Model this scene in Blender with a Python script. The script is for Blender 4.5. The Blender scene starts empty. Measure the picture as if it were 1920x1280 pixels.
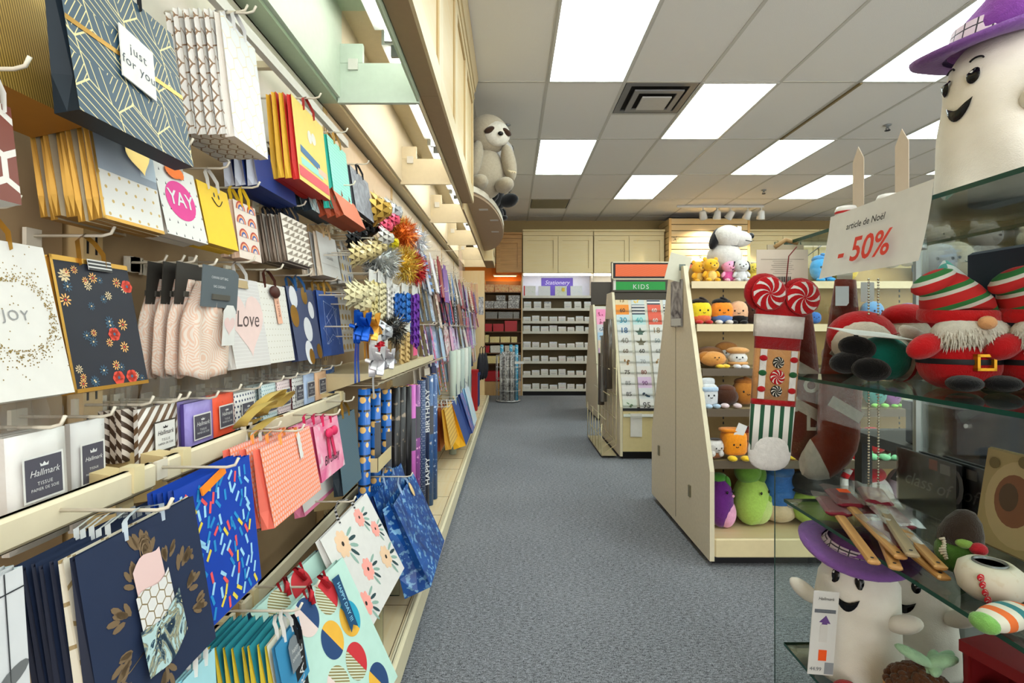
import bpy, math, random
from mathutils import Vector, Matrix
R = random.Random(11)
PI = math.pi
SC = bpy.context.scene
COL = SC.collection
# ---------------------------------------------------------------- camera, world, exposure
F, CX, CY, HC = 975.0, 959.0, 617.0, 1.13        # focal length in pixels of a 1920x1280 frame, vanishing point, eye height
cam = bpy.data.objects.new('camera', bpy.data.cameras.new('camera'))
COL.objects.link(cam)
cam.location = (0, 0, HC)
cam.rotation_euler = (PI / 2, 0, 0)
cam.data.sensor_width = 36
cam.data.lens = F / 1920 * 36
cam.data.shift_x = (960 - CX) / 1920
cam.data.shift_y = -(640 - CY) / 1920
cam.data.clip_start = .02
SC.camera = cam
W = bpy.data.worlds.new('world')
SC.world = W
W.use_nodes = True
W.node_tree.nodes['Background'].inputs[0].default_value = (1, .98, .95, 1)
W.node_tree.nodes['Background'].inputs[1].default_value = 1.1
SC.view_settings.view_transform = 'Standard'
SC.view_settings.look = 'None'
SC.view_settings.gamma = 1
SC.view_settings.use_curve_mapping = False
SC.view_settings.exposure = 2.1
SC.cycles.max_bounces = 8
SC.cycles.diffuse_bounces = 4
SC.cycles.glossy_bounces = 3
SC.cycles.transmission_bounces = 4
SC.cycles.transparent_max_bounces = 16
SC.cycles.caustics_reflective = False
SC.cycles.caustics_refractive = False
PANEL_E, TUBE_E = 3.3, 4.6                        # ceiling panel and canopy tube strengths


def lamp(name, kind, loc, energy, color=(1, 1, 1), size=.1, rot=(0, 0, 0), spot=1.0, parent=None):
    d = bpy.data.lights.new(name, kind)
    d.energy = energy
    d.color = color
    if kind == 'SPOT':
        d.spot_size = spot
        d.spot_blend = .6
        d.shadow_soft_size = size
    o = bpy.data.objects.new(name, d)
    COL.objects.link(o)
    o.location = loc
    o.rotation_euler = rot
    if parent: o.parent = parent
    return o


# ---------------------------------------------------------------- pixel rays of the photograph -> points in the room
def yz(px, py, X):
    Y = F * X / (px - CX)
    return Y, HC - (py - CY) * Y / F


def xz(px, py, Y):
    return (px - CX) * Y / F, HC - (py - CY) * Y / F


def xy(px, py, z):
    Y = F * (HC - z) / (py - CY)
    return (px - CX) * Y / F, Y


# ---------------------------------------------------------------- materials
def hx(s, cap=True):
    s = s.lstrip('#')
    c = [int(s[i:i + 2], 16) / 255 for i in (0, 2, 4)]
    c = [(x / 12.92 if x <= .04045 else ((x + .055) / 1.055) ** 2.4) for x in c]
    L = .3 * c[0] + .6 * c[1] + .1 * c[2]
    k = (.47 + (L - .47) * .3) / L if cap and L > .47 else 1.0       # paper and paint are never pure white
    if cap and L < .47: k = .74 + .26 * L / .47
    return tuple([x * k for x in c] + [1.0])


class S:
    """a shader socket with arithmetic"""
    def __init__(s, nt, o): s.nt, s.o = nt, o

    def m(s, op, *a):
        n = s.nt.nodes.new('ShaderNodeMath')
        n.operation = op
        s.nt.links.new(s.o, n.inputs[0])
        for i, v in enumerate(a):
            if isinstance(v, S): s.nt.links.new(v.o, n.inputs[i + 1])
            else: n.inputs[i + 1].default_value = v
        return S(s.nt, n.outputs[0])

    def __add__(s, b): return s.m('ADD', b)
    __radd__ = __add__
    def __sub__(s, b): return s.m('SUBTRACT', b)
    def __rsub__(s, b): return (s * -1) + b
    def __mul__(s, b): return s.m('MULTIPLY', b)
    __rmul__ = __mul__
    def __truediv__(s, b): return s.m('DIVIDE', b)
    def __gt__(s, b): return s.m('GREATER_THAN', b)
    def __lt__(s, b): return s.m('LESS_THAN', b)
    def abs(s): return s.m('ABSOLUTE')
    def fr(s): return s.m('FLOORED_MODULO', 1.0)
    def mod(s, p): return s.m('FLOORED_MODULO', p)
    def fl(s): return s.m('FLOOR')
    def sin(s): return s.m('SINE')
    def max(s, b): return s.m('MAXIMUM', b)
    def min(s, b): return s.m('MINIMUM', b)
    def sqrt(s): return s.m('SQRT')


class G:
    def __init__(g, name, rough=.5, metal=0.0, spec=.5):
        g.mat = bpy.data.materials.new(name)
        g.mat.use_nodes = True
        g.nt = g.mat.node_tree
        g.b = g.nt.nodes['Principled BSDF']
        g.b.inputs['Roughness'].default_value = rough
        g.b.inputs['Metallic'].default_value = metal
        g.b.inputs['Specular IOR Level'].default_value = spec
        uv = g.nt.nodes.new('ShaderNodeUVMap')
        uv.uv_map = 'UVMap'
        g.uvs = uv.outputs[0]
        sp = g.nt.nodes.new('ShaderNodeSeparateXYZ')
        g.nt.links.new(g.uvs, sp.inputs[0])
        g.u, g.v = S(g.nt, sp.outputs[0]), S(g.nt, sp.outputs[1])

    def noise(g, scale, detail=2, dist=0.0, sx=1, sy=1, vec=None, out=0):
        n = g.nt.nodes.new('ShaderNodeTexNoise')
        n.inputs['Scale'].default_value = scale
        n.inputs['Detail'].default_value = detail
        n.inputs['Distortion'].default_value = dist
        src = vec or g.uvs
        if sx != 1 or sy != 1:
            mp = g.nt.nodes.new('ShaderNodeMapping')
            mp.inputs['Scale'].default_value = (sx, sy, 1)
            g.nt.links.new(src, mp.inputs[0])
            src = mp.outputs[0]
        g.nt.links.new(src, n.inputs['Vector'])
        return S(g.nt, n.outputs[out])

    def obj(g):
        return g.nt.nodes.new('ShaderNodeTexCoord').outputs['Object']

    def xyz(g):
        sp = g.nt.nodes.new('ShaderNodeSeparateXYZ')
        g.nt.links.new(g.obj(), sp.inputs[0])
        return [S(g.nt, sp.outputs[i]) for i in range(3)]

    def voro(g, scale, feature='F1', col=False):
        n = g.nt.nodes.new('ShaderNodeTexVoronoi')
        n.feature = feature
        n.inputs['Scale'].default_value = scale
        g.nt.links.new(g.uvs, n.inputs['Vector'])
        return S(g.nt, n.outputs['Color' if col else 'Distance'])

    def mix(g, fac, a, b):
        n = g.nt.nodes.new('ShaderNodeMix')
        n.data_type = 'RGBA'
        g.put(n.inputs[0], fac)
        g.put(n.inputs[6], a)
        g.put(n.inputs[7], b)
        return S(g.nt, n.outputs[2])

    def put(g, sock, v):
        if isinstance(v, S): g.nt.links.new(v.o, sock)
        elif isinstance(v, str): sock.default_value = hx(v)
        else: sock.default_value = v

    def color(g, c): g.put(g.b.inputs['Base Color'], c)

    def bump(g, h, dist=.002, st=.6):
        n = g.nt.nodes.new('ShaderNodeBump')
        n.inputs['Distance'].default_value = dist
        n.inputs['Strength'].default_value = st
        g.nt.links.new(h.o, n.inputs['Height'])
        g.nt.links.new(n.outputs[0], g.b.inputs['Normal'])


MC = {}


def flat(c, rough=.55, metal=0.0, spec=.28):
    k = (c, rough, metal, spec)
    if k not in MC:
        g = G('paint_' + c.strip('#'), rough, metal, spec)
        n = g.noise(35, 2, vec=g.obj())
        a = hx(c)
        g.color(g.mix(n, tuple(x * .94 for x in a[:3]) + (1,), tuple(min(1, x * 1.06) for x in a[:3]) + (1,)))
        MC[k] = g.mat
    return MC[k]


def foil(c): return flat(c, .32, .75)


def plushm(c):
    k = ('plush', c)
    if k not in MC:
        g = G('plush_' + c.strip('#'), 1.0, 0, .1)
        n = g.noise(520, 2, vec=g.obj())
        w = g.noise(75, 4, .6, vec=g.obj())
        a = hx(c)
        g.color(g.mix(((w - .3) * 2.5).max(0.0).min(1.0), tuple(x * .9 for x in a[:3]) + (1,), tuple(min(1, x * 1.06) for x in a[:3]) + (1,)))
        g.bump(n * .5 + w, .0035, .7)
        g.b.inputs['Sheen Weight'].default_value = .25
        MC[k] = g.mat
    return MC[k]


def pat(key, fn, rough=.5, metal=0.0):
    if key not in MC:
        g = G(key, rough, metal)
        g.color(fn(g))
        MC[key] = g.mat
    return MC[key]


def emis(name, c, e):
    if name not in MC:
        g = G(name, .4)
        g.color('#ffffff')
        g.b.inputs['Emission Color'].default_value = hx(c, False)
        g.b.inputs['Emission Strength'].default_value = e
        MC[name] = g.mat
    return MC[name]


def rot(g, a):
    return g.u * math.cos(a) + g.v * math.sin(a), g.v * math.cos(a) - g.u * math.sin(a)


def stripes(c0, c1, p, duty=.5, a=0.0):
    def fn(g):
        u, v = rot(g, a)
        return g.mix((u / p).fr() < duty, c0, c1)
    return pat('stripe_%s_%s_%g_%g_%g' % (c0, c1, p, duty, a), fn)


def dots(c0, c1, p, r, squash=1.0, rough=.5):
    def fn(g):
        row = (g.v / p).fl()
        x = ((g.u / p) + row * .5).fr() - .5
        y = (g.v / p).fr() - .5
        return g.mix((x * x + y * y * squash).sqrt() < r, c0, c1)
    return pat('dots_%s_%s_%g_%g_%g' % (c0, c1, p, r, squash), fn, rough)


def hexes(c0, c1, s, w=.06, sy=1.0, c2=None):
    def fn(g):
        x, y = g.u / s, g.v / (s * sy)
        ax, ay = x.mod(1) - .5, y.mod(1.732) - .866
        bx, by = (x + .5).mod(1) - .5, (y + .866).mod(1.732) - .866
        sel = (ax * ax + ay * ay) < (bx * bx + by * by)
        gx = (ax * sel + bx * (1 - sel)).abs()
        gy = (ay * sel + by * (1 - sel)).abs()
        d = (gx * .5 + gy * .866).max(gx)
        c = g.mix(d > (.5 - w), c0, c1)
        if c2: c = g.mix((d > (.5 - w * 2.6)) * (d < (.5 - w * 1.8)), c, c2)
        return c
    return pat('hex_%s_%s_%g_%g_%g' % (c0, c1, s, w, sy), fn)


def blot(c0, c1, scale, c2=None, dist=1.5, rough=.5, bumpy=0):
    def fn(g):
        n = g.noise(scale, 4, dist)
        c = g.mix(((n - .35) * 3.2).max(0.0).min(1.0), c0, c1)
        if c2:
            k = g.noise(scale * 2.3, 3, dist)
            c = g.mix(((k - .55) * 8).max(0.0).min(1.0), c, c2)
        if bumpy: g.bump(n, bumpy)
        return c
    return pat('blot_%s_%s_%g_%s' % (c0, c1, scale, c2), fn, rough)


def wood(c0, c1, sx=6, sy=60, rough=.5):
    def fn(g):
        n = g.noise(1.0, 4, .4, sx, sy)
        return g.mix(((n - .3) * 2).max(0.0).min(1.0), c0, c1)
    return pat('wood_%s_%s_%g' % (c0, c1, sx), fn, rough)


def speck(c0, c1, scale, th=.62, rough=.6):
    def fn(g):
        n = g.noise(scale, 2)
        return g.mix(((n - th) * 12).max(0.0).min(1.0), c0, c1)
    return pat('speck_%s_%s_%g' % (c0, c1, scale), fn, rough)


def clearm(name, tint, gloss=.1, rough=.03, alpha=.0, k=.8):
    """thin clear sheet: transparent tint plus a mirror-like coat"""
    if name in MC: return MC[name]
    m = bpy.data.materials.new(name)
    m.use_nodes = True
    nt = m.node_tree
    nt.nodes.clear()
    o = nt.nodes.new('ShaderNodeOutputMaterial')
    t = nt.nodes.new('ShaderNodeBsdfTransparent')
    t.inputs[0].default_value = hx(tint, False)
    gl = nt.nodes.new('ShaderNodeBsdfGlossy')
    gl.inputs['Roughness'].default_value = rough
    fr = nt.nodes.new('ShaderNodeFresnel')
    fr.inputs[0].default_value = 1.45
    ad = nt.nodes.new('ShaderNodeMath')
    ad.operation = 'MULTIPLY_ADD'
    ad.inputs[1].default_value = k
    ad.inputs[2].default_value = gloss
    nt.links.new(fr.outputs[0], ad.inputs[0])
    mx = nt.nodes.new('ShaderNodeMixShader')
    nt.links.new(ad.outputs[0], mx.inputs[0])
    nt.links.new(t.outputs[0], mx.inputs[1])
    nt.links.new(gl.outputs[0], mx.inputs[2])
    out = mx
    if alpha:
        df = nt.nodes.new('ShaderNodeBsdfDiffuse')
        df.inputs[0].default_value = (.8, .8, .8, 1)
        m2 = nt.nodes.new('ShaderNodeMixShader')
        m2.inputs[0].default_value = alpha
        nt.links.new(mx.outputs[0], m2.inputs[1])
        nt.links.new(df.outputs[0], m2.inputs[2])
        out = m2
    nt.links.new(out.outputs[0], o.inputs[0])
    MC[name] = m
    return m


GLASS = clearm('glass_sheet', '#f7fcf9', .015)
GLASS_EDGE = flat('#1f4f42', .15)
PLASTIC = clearm('clear_plastic', '#fafafa', .03, .2, .05)
CRINKLE = clearm('crinkled_plastic', '#f8f8f6', .03, .2, .05, .45)
WHITE, CREAM, IVORY = flat('#f4f2ec'), flat('#e9dcbd'), flat('#ece4cf')
PAPER = flat('#f6f4ef', .7)
BLACK, DARK = flat('#15151a'), flat('#2a2a30')
CHROME = flat('#d8d6d0', .25, .8)
HOOKM = flat('#e9e0cd', .4)
GOLD = foil('#b98c3c')
STEEL = flat('#9aa0a4', .35, .7)


# ---------------------------------------------------------------- mesh builder
class MB:
    def __init__(s): s.v, s.f, s.mi, s.sm, s.uvx = [], [], [], [], {}

    def face(s, idx, mi=0, smooth=False, uv=None):
        if uv: s.uvx[len(s.f)] = uv
        s.f.append(tuple(idx)); s.mi.append(mi); s.sm.append(smooth)

    def poly(s, pts, mi=0, smooth=False, uv=None):
        i = len(s.v)
        s.v += [tuple(p) for p in pts]
        s.face(range(i, i + len(pts)), mi, smooth, uv)
        return s

    def box(s, c, d, mi=0, M=None, sides=None):
        x, y, z = d[0] / 2, d[1] / 2, d[2] / 2
        i = len(s.v)
        for p in ((-x, -y, -z), (x, -y, -z), (x, y, -z), (-x, y, -z), (-x, -y, z), (x, -y, z), (x, y, z), (-x, y, z)):
            q = Vector(p)
            if M: q = M @ q
            s.v.append((q.x + c[0], q.y + c[1], q.z + c[2]))
        for k, f in enumerate(((0, 3, 2, 1), (4, 5, 6, 7), (0, 1, 5, 4), (1, 2, 6, 5), (2, 3, 7, 6), (3, 0, 4, 7))):
            s.face([i + q for q in f], mi if sides is None or k not in sides else sides[k])
        return s

    def bb(s, x0, x1, y0, y1, z0, z1, mi=0):
        return s.box(((x0 + x1) / 2, (y0 + y1) / 2, (z0 + z1) / 2), (x1 - x0, y1 - y0, z1 - z0), mi)

    def bevbox(s, c, d, b=.003, mi=0, M=None):
        """box with chamfered upright and level edges (a rounded-off block)"""
        x, y, z = d[0] / 2, d[1] / 2, d[2] / 2
        b = min(b, x * .9, y * .9, z * .9)
        ring = lambda w, h: [(w, h - b), (w - b, h), (-w + b, h), (-w, h - b), (-w, -h + b), (-w + b, -h), (w - b, -h), (w, -h + b)]
        i = len(s.v)
        for zz, k in ((-z, b), (-z + b, 0), (z - b, 0), (z, b)):
            for (p, q) in ring(x - k, y - k):
                t = Vector((p, q, zz))
                if M: t = M @ t
                s.v.append((t.x + c[0], t.y + c[1], t.z + c[2]))
        for r in range(3):
            for k in range(8):
                a, e = i + r * 8 + k, i + r * 8 + (k + 1) % 8
                s.face((a, e, e + 8, a + 8), mi)
        s.face([i + 7 - k for k in range(8)], mi)
        s.face([i + 24 + k for k in range(8)], mi)
        return s

    def tube(s, pts, r, n=6, mi=0, closed=False, taper=None):
        pts = [Vector(p) for p in pts]
        base, N = len(s.v), len(pts)
        up = Vector((0, 0, 1))
        prev = None
        for i, p in enumerate(pts):
            a = pts[(i - 1) % N] if (closed or i) else pts[0]
            b = pts[(i + 1) % N] if (closed or i < N - 1) else pts[-1]
            t = (b - a).normalized()
            if prev is None:
                nrm = t.cross(up)
                if nrm.length < 1e-4: nrm = t.cross(Vector((1, 0, 0)))
            else:
                nrm = prev - t * prev.dot(t)
            nrm.normalize()
            prev = nrm
            bn = t.cross(nrm)
            rr = r if taper is None else r * taper(i / max(1, N - 1))
            for k in range(n):
                q = p + (nrm * math.cos(2 * PI * k / n) + bn * math.sin(2 * PI * k / n)) * rr
                s.v.append(tuple(q))
        for i in range(N if closed else N - 1):
            for k in range(n):
                a, b = base + i * n + k, base + i * n + (k + 1) % n
                j = ((i + 1) % N) * n + base
                s.face((a, b, j + (k + 1) % n, j + k), mi, True)
        if not closed:
            s.face([base + n - 1 - k for k in range(n)], mi)
            s.face([base + (N - 1) * n + k for k in range(n)], mi)
        return s

    def ribbon(s, pts, w, mi=0, smooth=True):
        """flat strip along pts; w = width vector"""
        w = Vector(w)
        i = len(s.v)
        for p in pts:
            p = Vector(p)
            s.v.append(tuple(p - w / 2)); s.v.append(tuple(p + w / 2))
        for k in range(len(pts) - 1):
            s.face((i + 2 * k, i + 2 * k + 1, i + 2 * k + 3, i + 2 * k + 2), mi, smooth)
        return s

    def lathe(s, prof, n=20, mi=0, c=(0, 0, 0), M=None, fn=None, caps=True):
        base = len(s.v)
        for (r, z) in prof:
            for k in range(n):
                a = 2 * PI * k / n
                q = Vector((r * math.cos(a), r * math.sin(a), z))
                if fn: q = Vector(fn(q, a))
                if M: q = M @ q
                s.v.append((q.x + c[0], q.y + c[1], q.z + c[2]))
        for i in range(len(prof) - 1):
            for k in range(n):
                a, b = base + i * n + k, base + i * n + (k + 1) % n
                s.face((a, b, b + n, a + n), mi, True)
        if caps:
            s.face([base + n - 1 - k for k in range(n)], mi)
            s.face([base + (len(prof) - 1) * n + k for k in range(n)], mi)
        return s

    def ell(s, c, r, mi=0, n=14, m=9, pw=1.0, M=None):
        sg = lambda x: (abs(x) ** pw) * (1 if x >= 0 else -1)
        base = len(s.v)
        for i in range(m + 1):
            t = -PI / 2 + PI * i / m
            for k in range(n):
                a = 2 * PI * k / n
                q = Vector((r[0] * sg(math.cos(t)) * sg(math.cos(a)), r[1] * sg(math.cos(t)) * sg(math.sin(a)), r[2] * sg(math.sin(t))))
                if M: q = M @ q
                s.v.append((q.x + c[0], q.y + c[1], q.z + c[2]))
        for i in range(m):
            for k in range(n):
                a, b = base + i * n + k, base + i * n + (k + 1) % n
                s.face((a, b, b + n, a + n), mi, True)
        return s

    def prism(s, pts2, y0, y1, mi=0, axis='y', edge=None):
        """outline in the plane across the axis, extruded between y0 and y1"""
        n, i = len(pts2), len(s.v)
        put = {'y': lambda p, q: (p[0], q, p[1]), 'x': lambda p, q: (q, p[0], p[1]), 'z': lambda p, q: (p[0], p[1], q)}[axis]
        for q in (y0, y1):
            for p in pts2: s.v.append(put(p, q))
        s.face([i + k for k in range(n)], mi)
        s.face([i + 2 * n - 1 - k for k in range(n)], mi)
        for k in range(n):
            s.face((i + k, i + (k + 1) % n, i + n + (k + 1) % n, i + n + k), mi if edge is None else edge)
        return s

    def disc(s, x, y, rx, ry=None, z=.0006, mi=0, n=18, a0=0.0, a1=2 * PI, tilt=0.0):
        ry = ry or rx
        k = n + (0 if a1 - a0 > 6.2 else 1)
        P = []
        for i in range(k):
            a = a0 + (a1 - a0) * i / n
            p, q = rx * math.cos(a), ry * math.sin(a)
            P.append((x + p * math.cos(tilt) - q * math.sin(tilt), y + p * math.sin(tilt) + q * math.cos(tilt), z))
        return s.poly(P, mi)

    def rect(s, x, y, w, h, z=.0006, mi=0, a=0.0):
        c, t = math.cos(a), math.sin(a)
        return s.poly([(x + p * c - q * t, y + p * t + q * c, z) for p, q in ((-w / 2, -h / 2), (w / 2, -h / 2), (w / 2, h / 2), (-w / 2, h / 2))], mi)

    def mesh(s, name, mats):
        me = bpy.data.meshes.new(name)
        me.from_pydata(s.v, [], s.f)
        for m in (mats if isinstance(mats, (list, tuple)) else [mats]): me.materials.append(m)
        me.polygons.foreach_set('material_index', s.mi)
        me.polygons.foreach_set('use_smooth', s.sm)
        uvl = me.uv_layers.new(name='UVMap')
        data = [0.0] * (2 * len(me.loops))
        V = me.vertices
        for p in me.polygons:
            n = p.normal
            ax = max(range(3), key=lambda k: abs(n[k]))
            ov = s.uvx.get(p.index)
            for q, li in enumerate(p.loop_indices):
                co = V[me.loops[li].vertex_index].co
                if ov: a, b = ov[q]
                elif ax == 2: a, b = co.x, co.y
                elif ax == 0: a, b = co.y, co.z
                else: a, b = co.x, co.z
                data[2 * li], data[2 * li + 1] = a, b
        uvl.data.foreach_set('uv', data)
        me.update()
        return me

    def build(s, name, mats, parent=None, loc=None, M=None):
        o = bpy.data.objects.new(name, s.mesh(name, mats))
        COL.objects.link(o)
        if parent: o.parent = parent
        if M is not None: o.matrix_local = M
        if loc: o.location = loc
        return o


def tag(o, label, cat, group=None, kind=None):
    o['label'] = label
    o['category'] = cat
    if group: o['group'] = group
    if kind: o['kind'] = kind
    return o


def empty(name, loc, rz=0.0, label=None, cat=None, group=None, sc=1.0):
    o = bpy.data.objects.new(name, None)
    COL.objects.link(o)
    o.location = loc
    o.rotation_euler = (0, 0, rz)
    o.scale = (sc, sc, sc)
    if label: tag(o, label, cat, group)
    return o


def kids(o): return [c for c in bpy.data.objects if c.parent is o]


KC = {}


def copy_tree(o, parent=None):
    c = o.copy()
    COL.objects.link(c)
    if parent: c.parent = parent
    for ch in o.children: copy_tree(ch, c)
    return c


def struct(o):
    o['kind'] = 'structure'
    return o


FONTS = {}


def text(parent, body, size, loc, mat, rotz=0.0, shear=0.0, bold=0.0, align='CENTER', sx=1.0, M=None, spacing=1.0, name='lettering'):
    cu = bpy.data.curves.new(name, 'FONT')
    cu.body = body
    cu.size = size
    cu.align_x = align
    cu.align_y = 'CENTER'
    cu.shear = shear
    cu.offset = bold
    cu.space_character = spacing
    cu.resolution_u = 3
    cu.materials.append(mat)
    o = bpy.data.objects.new(name, cu)
    COL.objects.link(o)
    o.parent = parent
    if M is not None: o.matrix_local = M
    else:
        o.location = loc
        o.rotation_euler = (0, 0, rotz)
        o.scale = (sx, 1, 1)
    return o


FACE_CAM = Matrix(((1, 0, 0), (0, 0, -1), (0, 1, 0)))       # local x,y,z -> X right, Z up, facing -Y
FACE_AISLE = Matrix(((0, 0, 1), (1, 0, 0), (0, 1, 0)))      # local x,y,z -> Y right, Z up, facing +X


def at(rot3, loc): return Matrix.Translation(Vector(loc)) @ rot3.to_4x4()


ORD = 'first second third fourth fifth sixth seventh eighth ninth tenth eleventh twelfth thirteenth fourteenth fifteenth sixteenth seventeenth eighteenth nineteenth'.split()
ORD += ['twentieth'] + ['twenty-' + w for w in ORD[:9]] + ['thirtieth'] + ['thirty-' + w for w in ORD[:9]] + ['fortieth'] + ['forty-' + w for w in ORD[:9]]
HOOKS = []          # (x0, x1, y, z): turned into hooks of the wall bays
# ================================================================ room shell
CEIL = HC + 1.94
WALLX, BACKY = -.80, 9.3
def carpet(g):
    n = g.noise(230, 2, .0, 1, 1)
    m = g.noise(60, 3, .3, 1, 2.6)
    k = g.noise(1.3, 2)
    v = ((n * .55 + m * .45) - .35) * 3.2
    g.bump(n, .004, .8)
    return g.mix((v + (k - .5) * .25).max(0.0).min(1.0), '#22242a', '#9c9fa6')
CARPET = pat('carpet', carpet, .95)
struct(MB().bb(-1.2, 9.5, -3, 9.5, -.06, 0).build('floor', CARPET))
def tilem(g):
    n = g.noise(190, 2)
    k = g.noise(420, 1)
    g.bump(n, .002, .35)
    return g.mix(((k - .42) * 4).max(0.0).min(1.0), (.62, .62, .605, 1), (.93, .92, .90, 1))
TILE = pat('ceiling_tile', tilem, .9)
TBAR = flat('#c9c8c2', .5)
ceil = struct(MB().bb(-1.2, 9.5, -3, 9.5, CEIL + .05, CEIL + .09).build('ceiling', flat('#b9b8b3')))
PX, PY = .61, 1.22
X0, Y0T = .28, 4.08
LIGHTS = {0: (0, 4, 8), 1: (2, 6, 10)}
tile_me = MB().bb(-PX / 2 + .012, PX / 2 - .012, -PY / 2 + .012, PY / 2 - .012, 0, .014).mesh('tile', TILE)
half_me = MB().bb(-PX / 2 + .012, PX / 2 - .012, -PY / 4 + .012, PY / 4 - .012, 0, .014).mesh('tile', TILE)
def diffm():
    g = G('light_diffuser', .3)
    p = ((g.u / .012).fr() - .5).abs() + ((g.v / .012).fr() - .5).abs()
    t1 = ((g.u.abs() - .13).abs() * 9).min(1.0)
    g.color('#ffffff')
    e = (1.0 - t1 * .42) * (.9 + p * .2) * PANEL_E
    g.b.inputs['Emission Color'].default_value = hx('#f0fffb', False)
    g.put(g.b.inputs['Emission Strength'], e)
    return g.mat
diff_me = MB().bb(-PX / 2 + .02, PX / 2 - .02, -PY / 2 + .02, PY / 2 - .02, 0, .01).mesh('light_panel', diffm())
fr_ = MB()
for sx in (-1, 1):
    fr_.bb(sx * (PX / 2 - .011) - .009, sx * (PX / 2 - .011) + .009, -PY / 2 + .004, PY / 2 - .004, -.006, .02)
    fr_.bb(-PX / 2 + .02, PX / 2 - .02, sx * (PY / 2 - .012) - .008, sx * (PY / 2 - .012) + .008, -.006, .02)
frame_me = fr_.mesh('frame', flat('#dcdcd6', .4))
cells = {}
for j in range(-5, 5):
    yc = Y0T + (j + .5) * PY
    if yc > BACKY + .3: continue
    for k in range(-1, 14):
        xc = X0 + (k + .5) * PX
        if (k in LIGHTS[0 if j % 2 else 1]) and j <= 2:
            r = empty('ceiling_light', (xc, yc, CEIL - .002))
            d = bpy.data.objects.new('diffuser', diff_me); COL.objects.link(d); d.parent = r
            f = bpy.data.objects.new('frame', frame_me); COL.objects.link(f); f.parent = r
            cells[(k, j)] = r
            continue
        if j < -3 or (k > 9 and j < 0): 
            continue
        if (k, j) in ((1, 0), (0, 3)):
            o = bpy.data.objects.new('tile', half_me); COL.objects.link(o); o.parent = ceil
            o.location = (xc, yc + PY / 4, CEIL)
            continue
        o = bpy.data.objects.new('tile', tile_me); COL.objects.link(o); o.parent = ceil
        o.location = (xc, yc, CEIL)
big = MB().bb(-1.2, 9.5, -3, 9.5, CEIL + .02, CEIL + .03).build('backing', flat('#a9a8a3'), ceil)
lt = {(0, -1): 'ceiling light panel nearest overhead, running off the top edge of the picture',
      (2, 0): 'bluish ceiling light panel just beyond the square air vent',
      (0, 1): 'small bright ceiling light panel straight above the aisle',
      (2, 2): 'farthest ceiling light panel above the card racks, over the track lamps',
      (4, 1): 'wide bright ceiling light panel right of the bluish one',
      (6, 2): 'ceiling light panel behind the two upright paper tags',
      (4, -1): 'dim ribbed ceiling light panel behind the ghost with the purple hat',
      (6, 0): 'ceiling light panel peeking out left of the upper ghost',
      (8, 1): 'sliver of ceiling light panel behind the upper ghost above the glass shelf'}
for kk, r in cells.items():
    if kk in lt: tag(r, lt[kk], 'light')
    else: tag(r, 'white ceiling light panel of the shop outside the picture', 'light', 'ceiling lights out of view')
tb = MB()
for k in range(-1, 15):
    x = X0 + k * PX
    tb.bb(x - .012, x + .012, -2.1, BACKY, CEIL - .004, CEIL + .012)
tb.build('grid_runner', TBAR, ceil)
tb = MB()
for j in range(-5, 5):
    y = Y0T + j * PY
    tb.bb(-.9, 9, y - .012, y + .012, CEIL - .003, CEIL + .012)
tb.bb(X0 + PX, X0 + 2 * PX, Y0T + PY / 2 - .012, Y0T + PY / 2 + .012, CEIL - .003, CEIL + .012)
tb.bb(X0, X0 + PX, Y0T + 3.5 * PY - .012, Y0T + 3.5 * PY + .012, CEIL - .003, CEIL + .012)
tb.build('grid_crossbar', TBAR, ceil)
tb = MB().bb(2.735, 2.755, Y0T, Y0T + PY, CEIL - .016, CEIL - .003)
tb.build('grid_strip', flat('#8a7a55', .5), ceil)
# air vent
v = empty('air_vent', (X0 + 1.5 * PX, Y0T + PY / 4, CEIL - .002), label='square stepped metal air vent in the ceiling beside the bluish light', cat='vent')
VM = flat('#77777a', .4, .3)
for i, (w, z, t) in enumerate(((.57, .0, .05), (.40, -.022, .045), (.24, -.04, .24))):
    m = MB()
    if i < 2:
        for sx in (-1, 1):
            m.bb(sx * (w / 2 - t / 2) - t / 2, sx * (w / 2 - t / 2) + t / 2, -w / 2, w / 2, z, z + .012)
            m.bb(-w / 2 + t, w / 2 - t, sx * (w / 2 - t / 2) - t / 2, sx * (w / 2 - t / 2) + t / 2, z, z + .012)
    else:
        m.bb(-w / 2, w / 2, -w / 2, w / 2, z, z + .01)
    m.build(['outer_ring', 'middle_ring', 'centre_plate'][i], [VM, flat('#8a8a8c', .4, .3), flat('#b4b4b4', .4, .2)][i], v)
MB().bb(-.28, .28, -.28, .28, .014, .018).build('duct_opening', flat('#141414', .8), v)
tag(MB().bb(X0 + .03, X0 + PX - .03, Y0T + 3 * PY + .03, Y0T + 3.5 * PY - .03, CEIL - .006, CEIL + .006).build('return_grille', flat('#8d8770', .7)), 'flat drab return grille in the ceiling near the back wall', 'vent')
for px, py, lab in ((951, 240, 'ceiling sprinkler head beside the grey plush toy'), (955, 363, 'ceiling sprinkler head beyond the oval plush ledge'), (1664, 240, 'ceiling sprinkler head above the upright paper tags'), (1432, 362, 'ceiling sprinkler head near the track lamps')):
    x, y = xy(px, py - 6, CEIL)
    o = empty('sprinkler', (x, y, CEIL - .003), label=lab, cat='sprinkler')
    MB().lathe([(.001, 0), (.035, 0), (.03, -.008), (.012, -.012), (.012, -.03), (.001, -.03)], 12).build('escutcheon', STEEL, o)
    MB().lathe([(.001, -.05), (.026, -.05), (.022, -.054), (.001, -.054)], 12).tube([(-.012, 0, -.03), (-.016, 0, -.04), (0, 0, -.05), (.016, 0, -.04), (.012, 0, -.03)], .003, 5).build('deflector', DARK, o)
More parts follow.
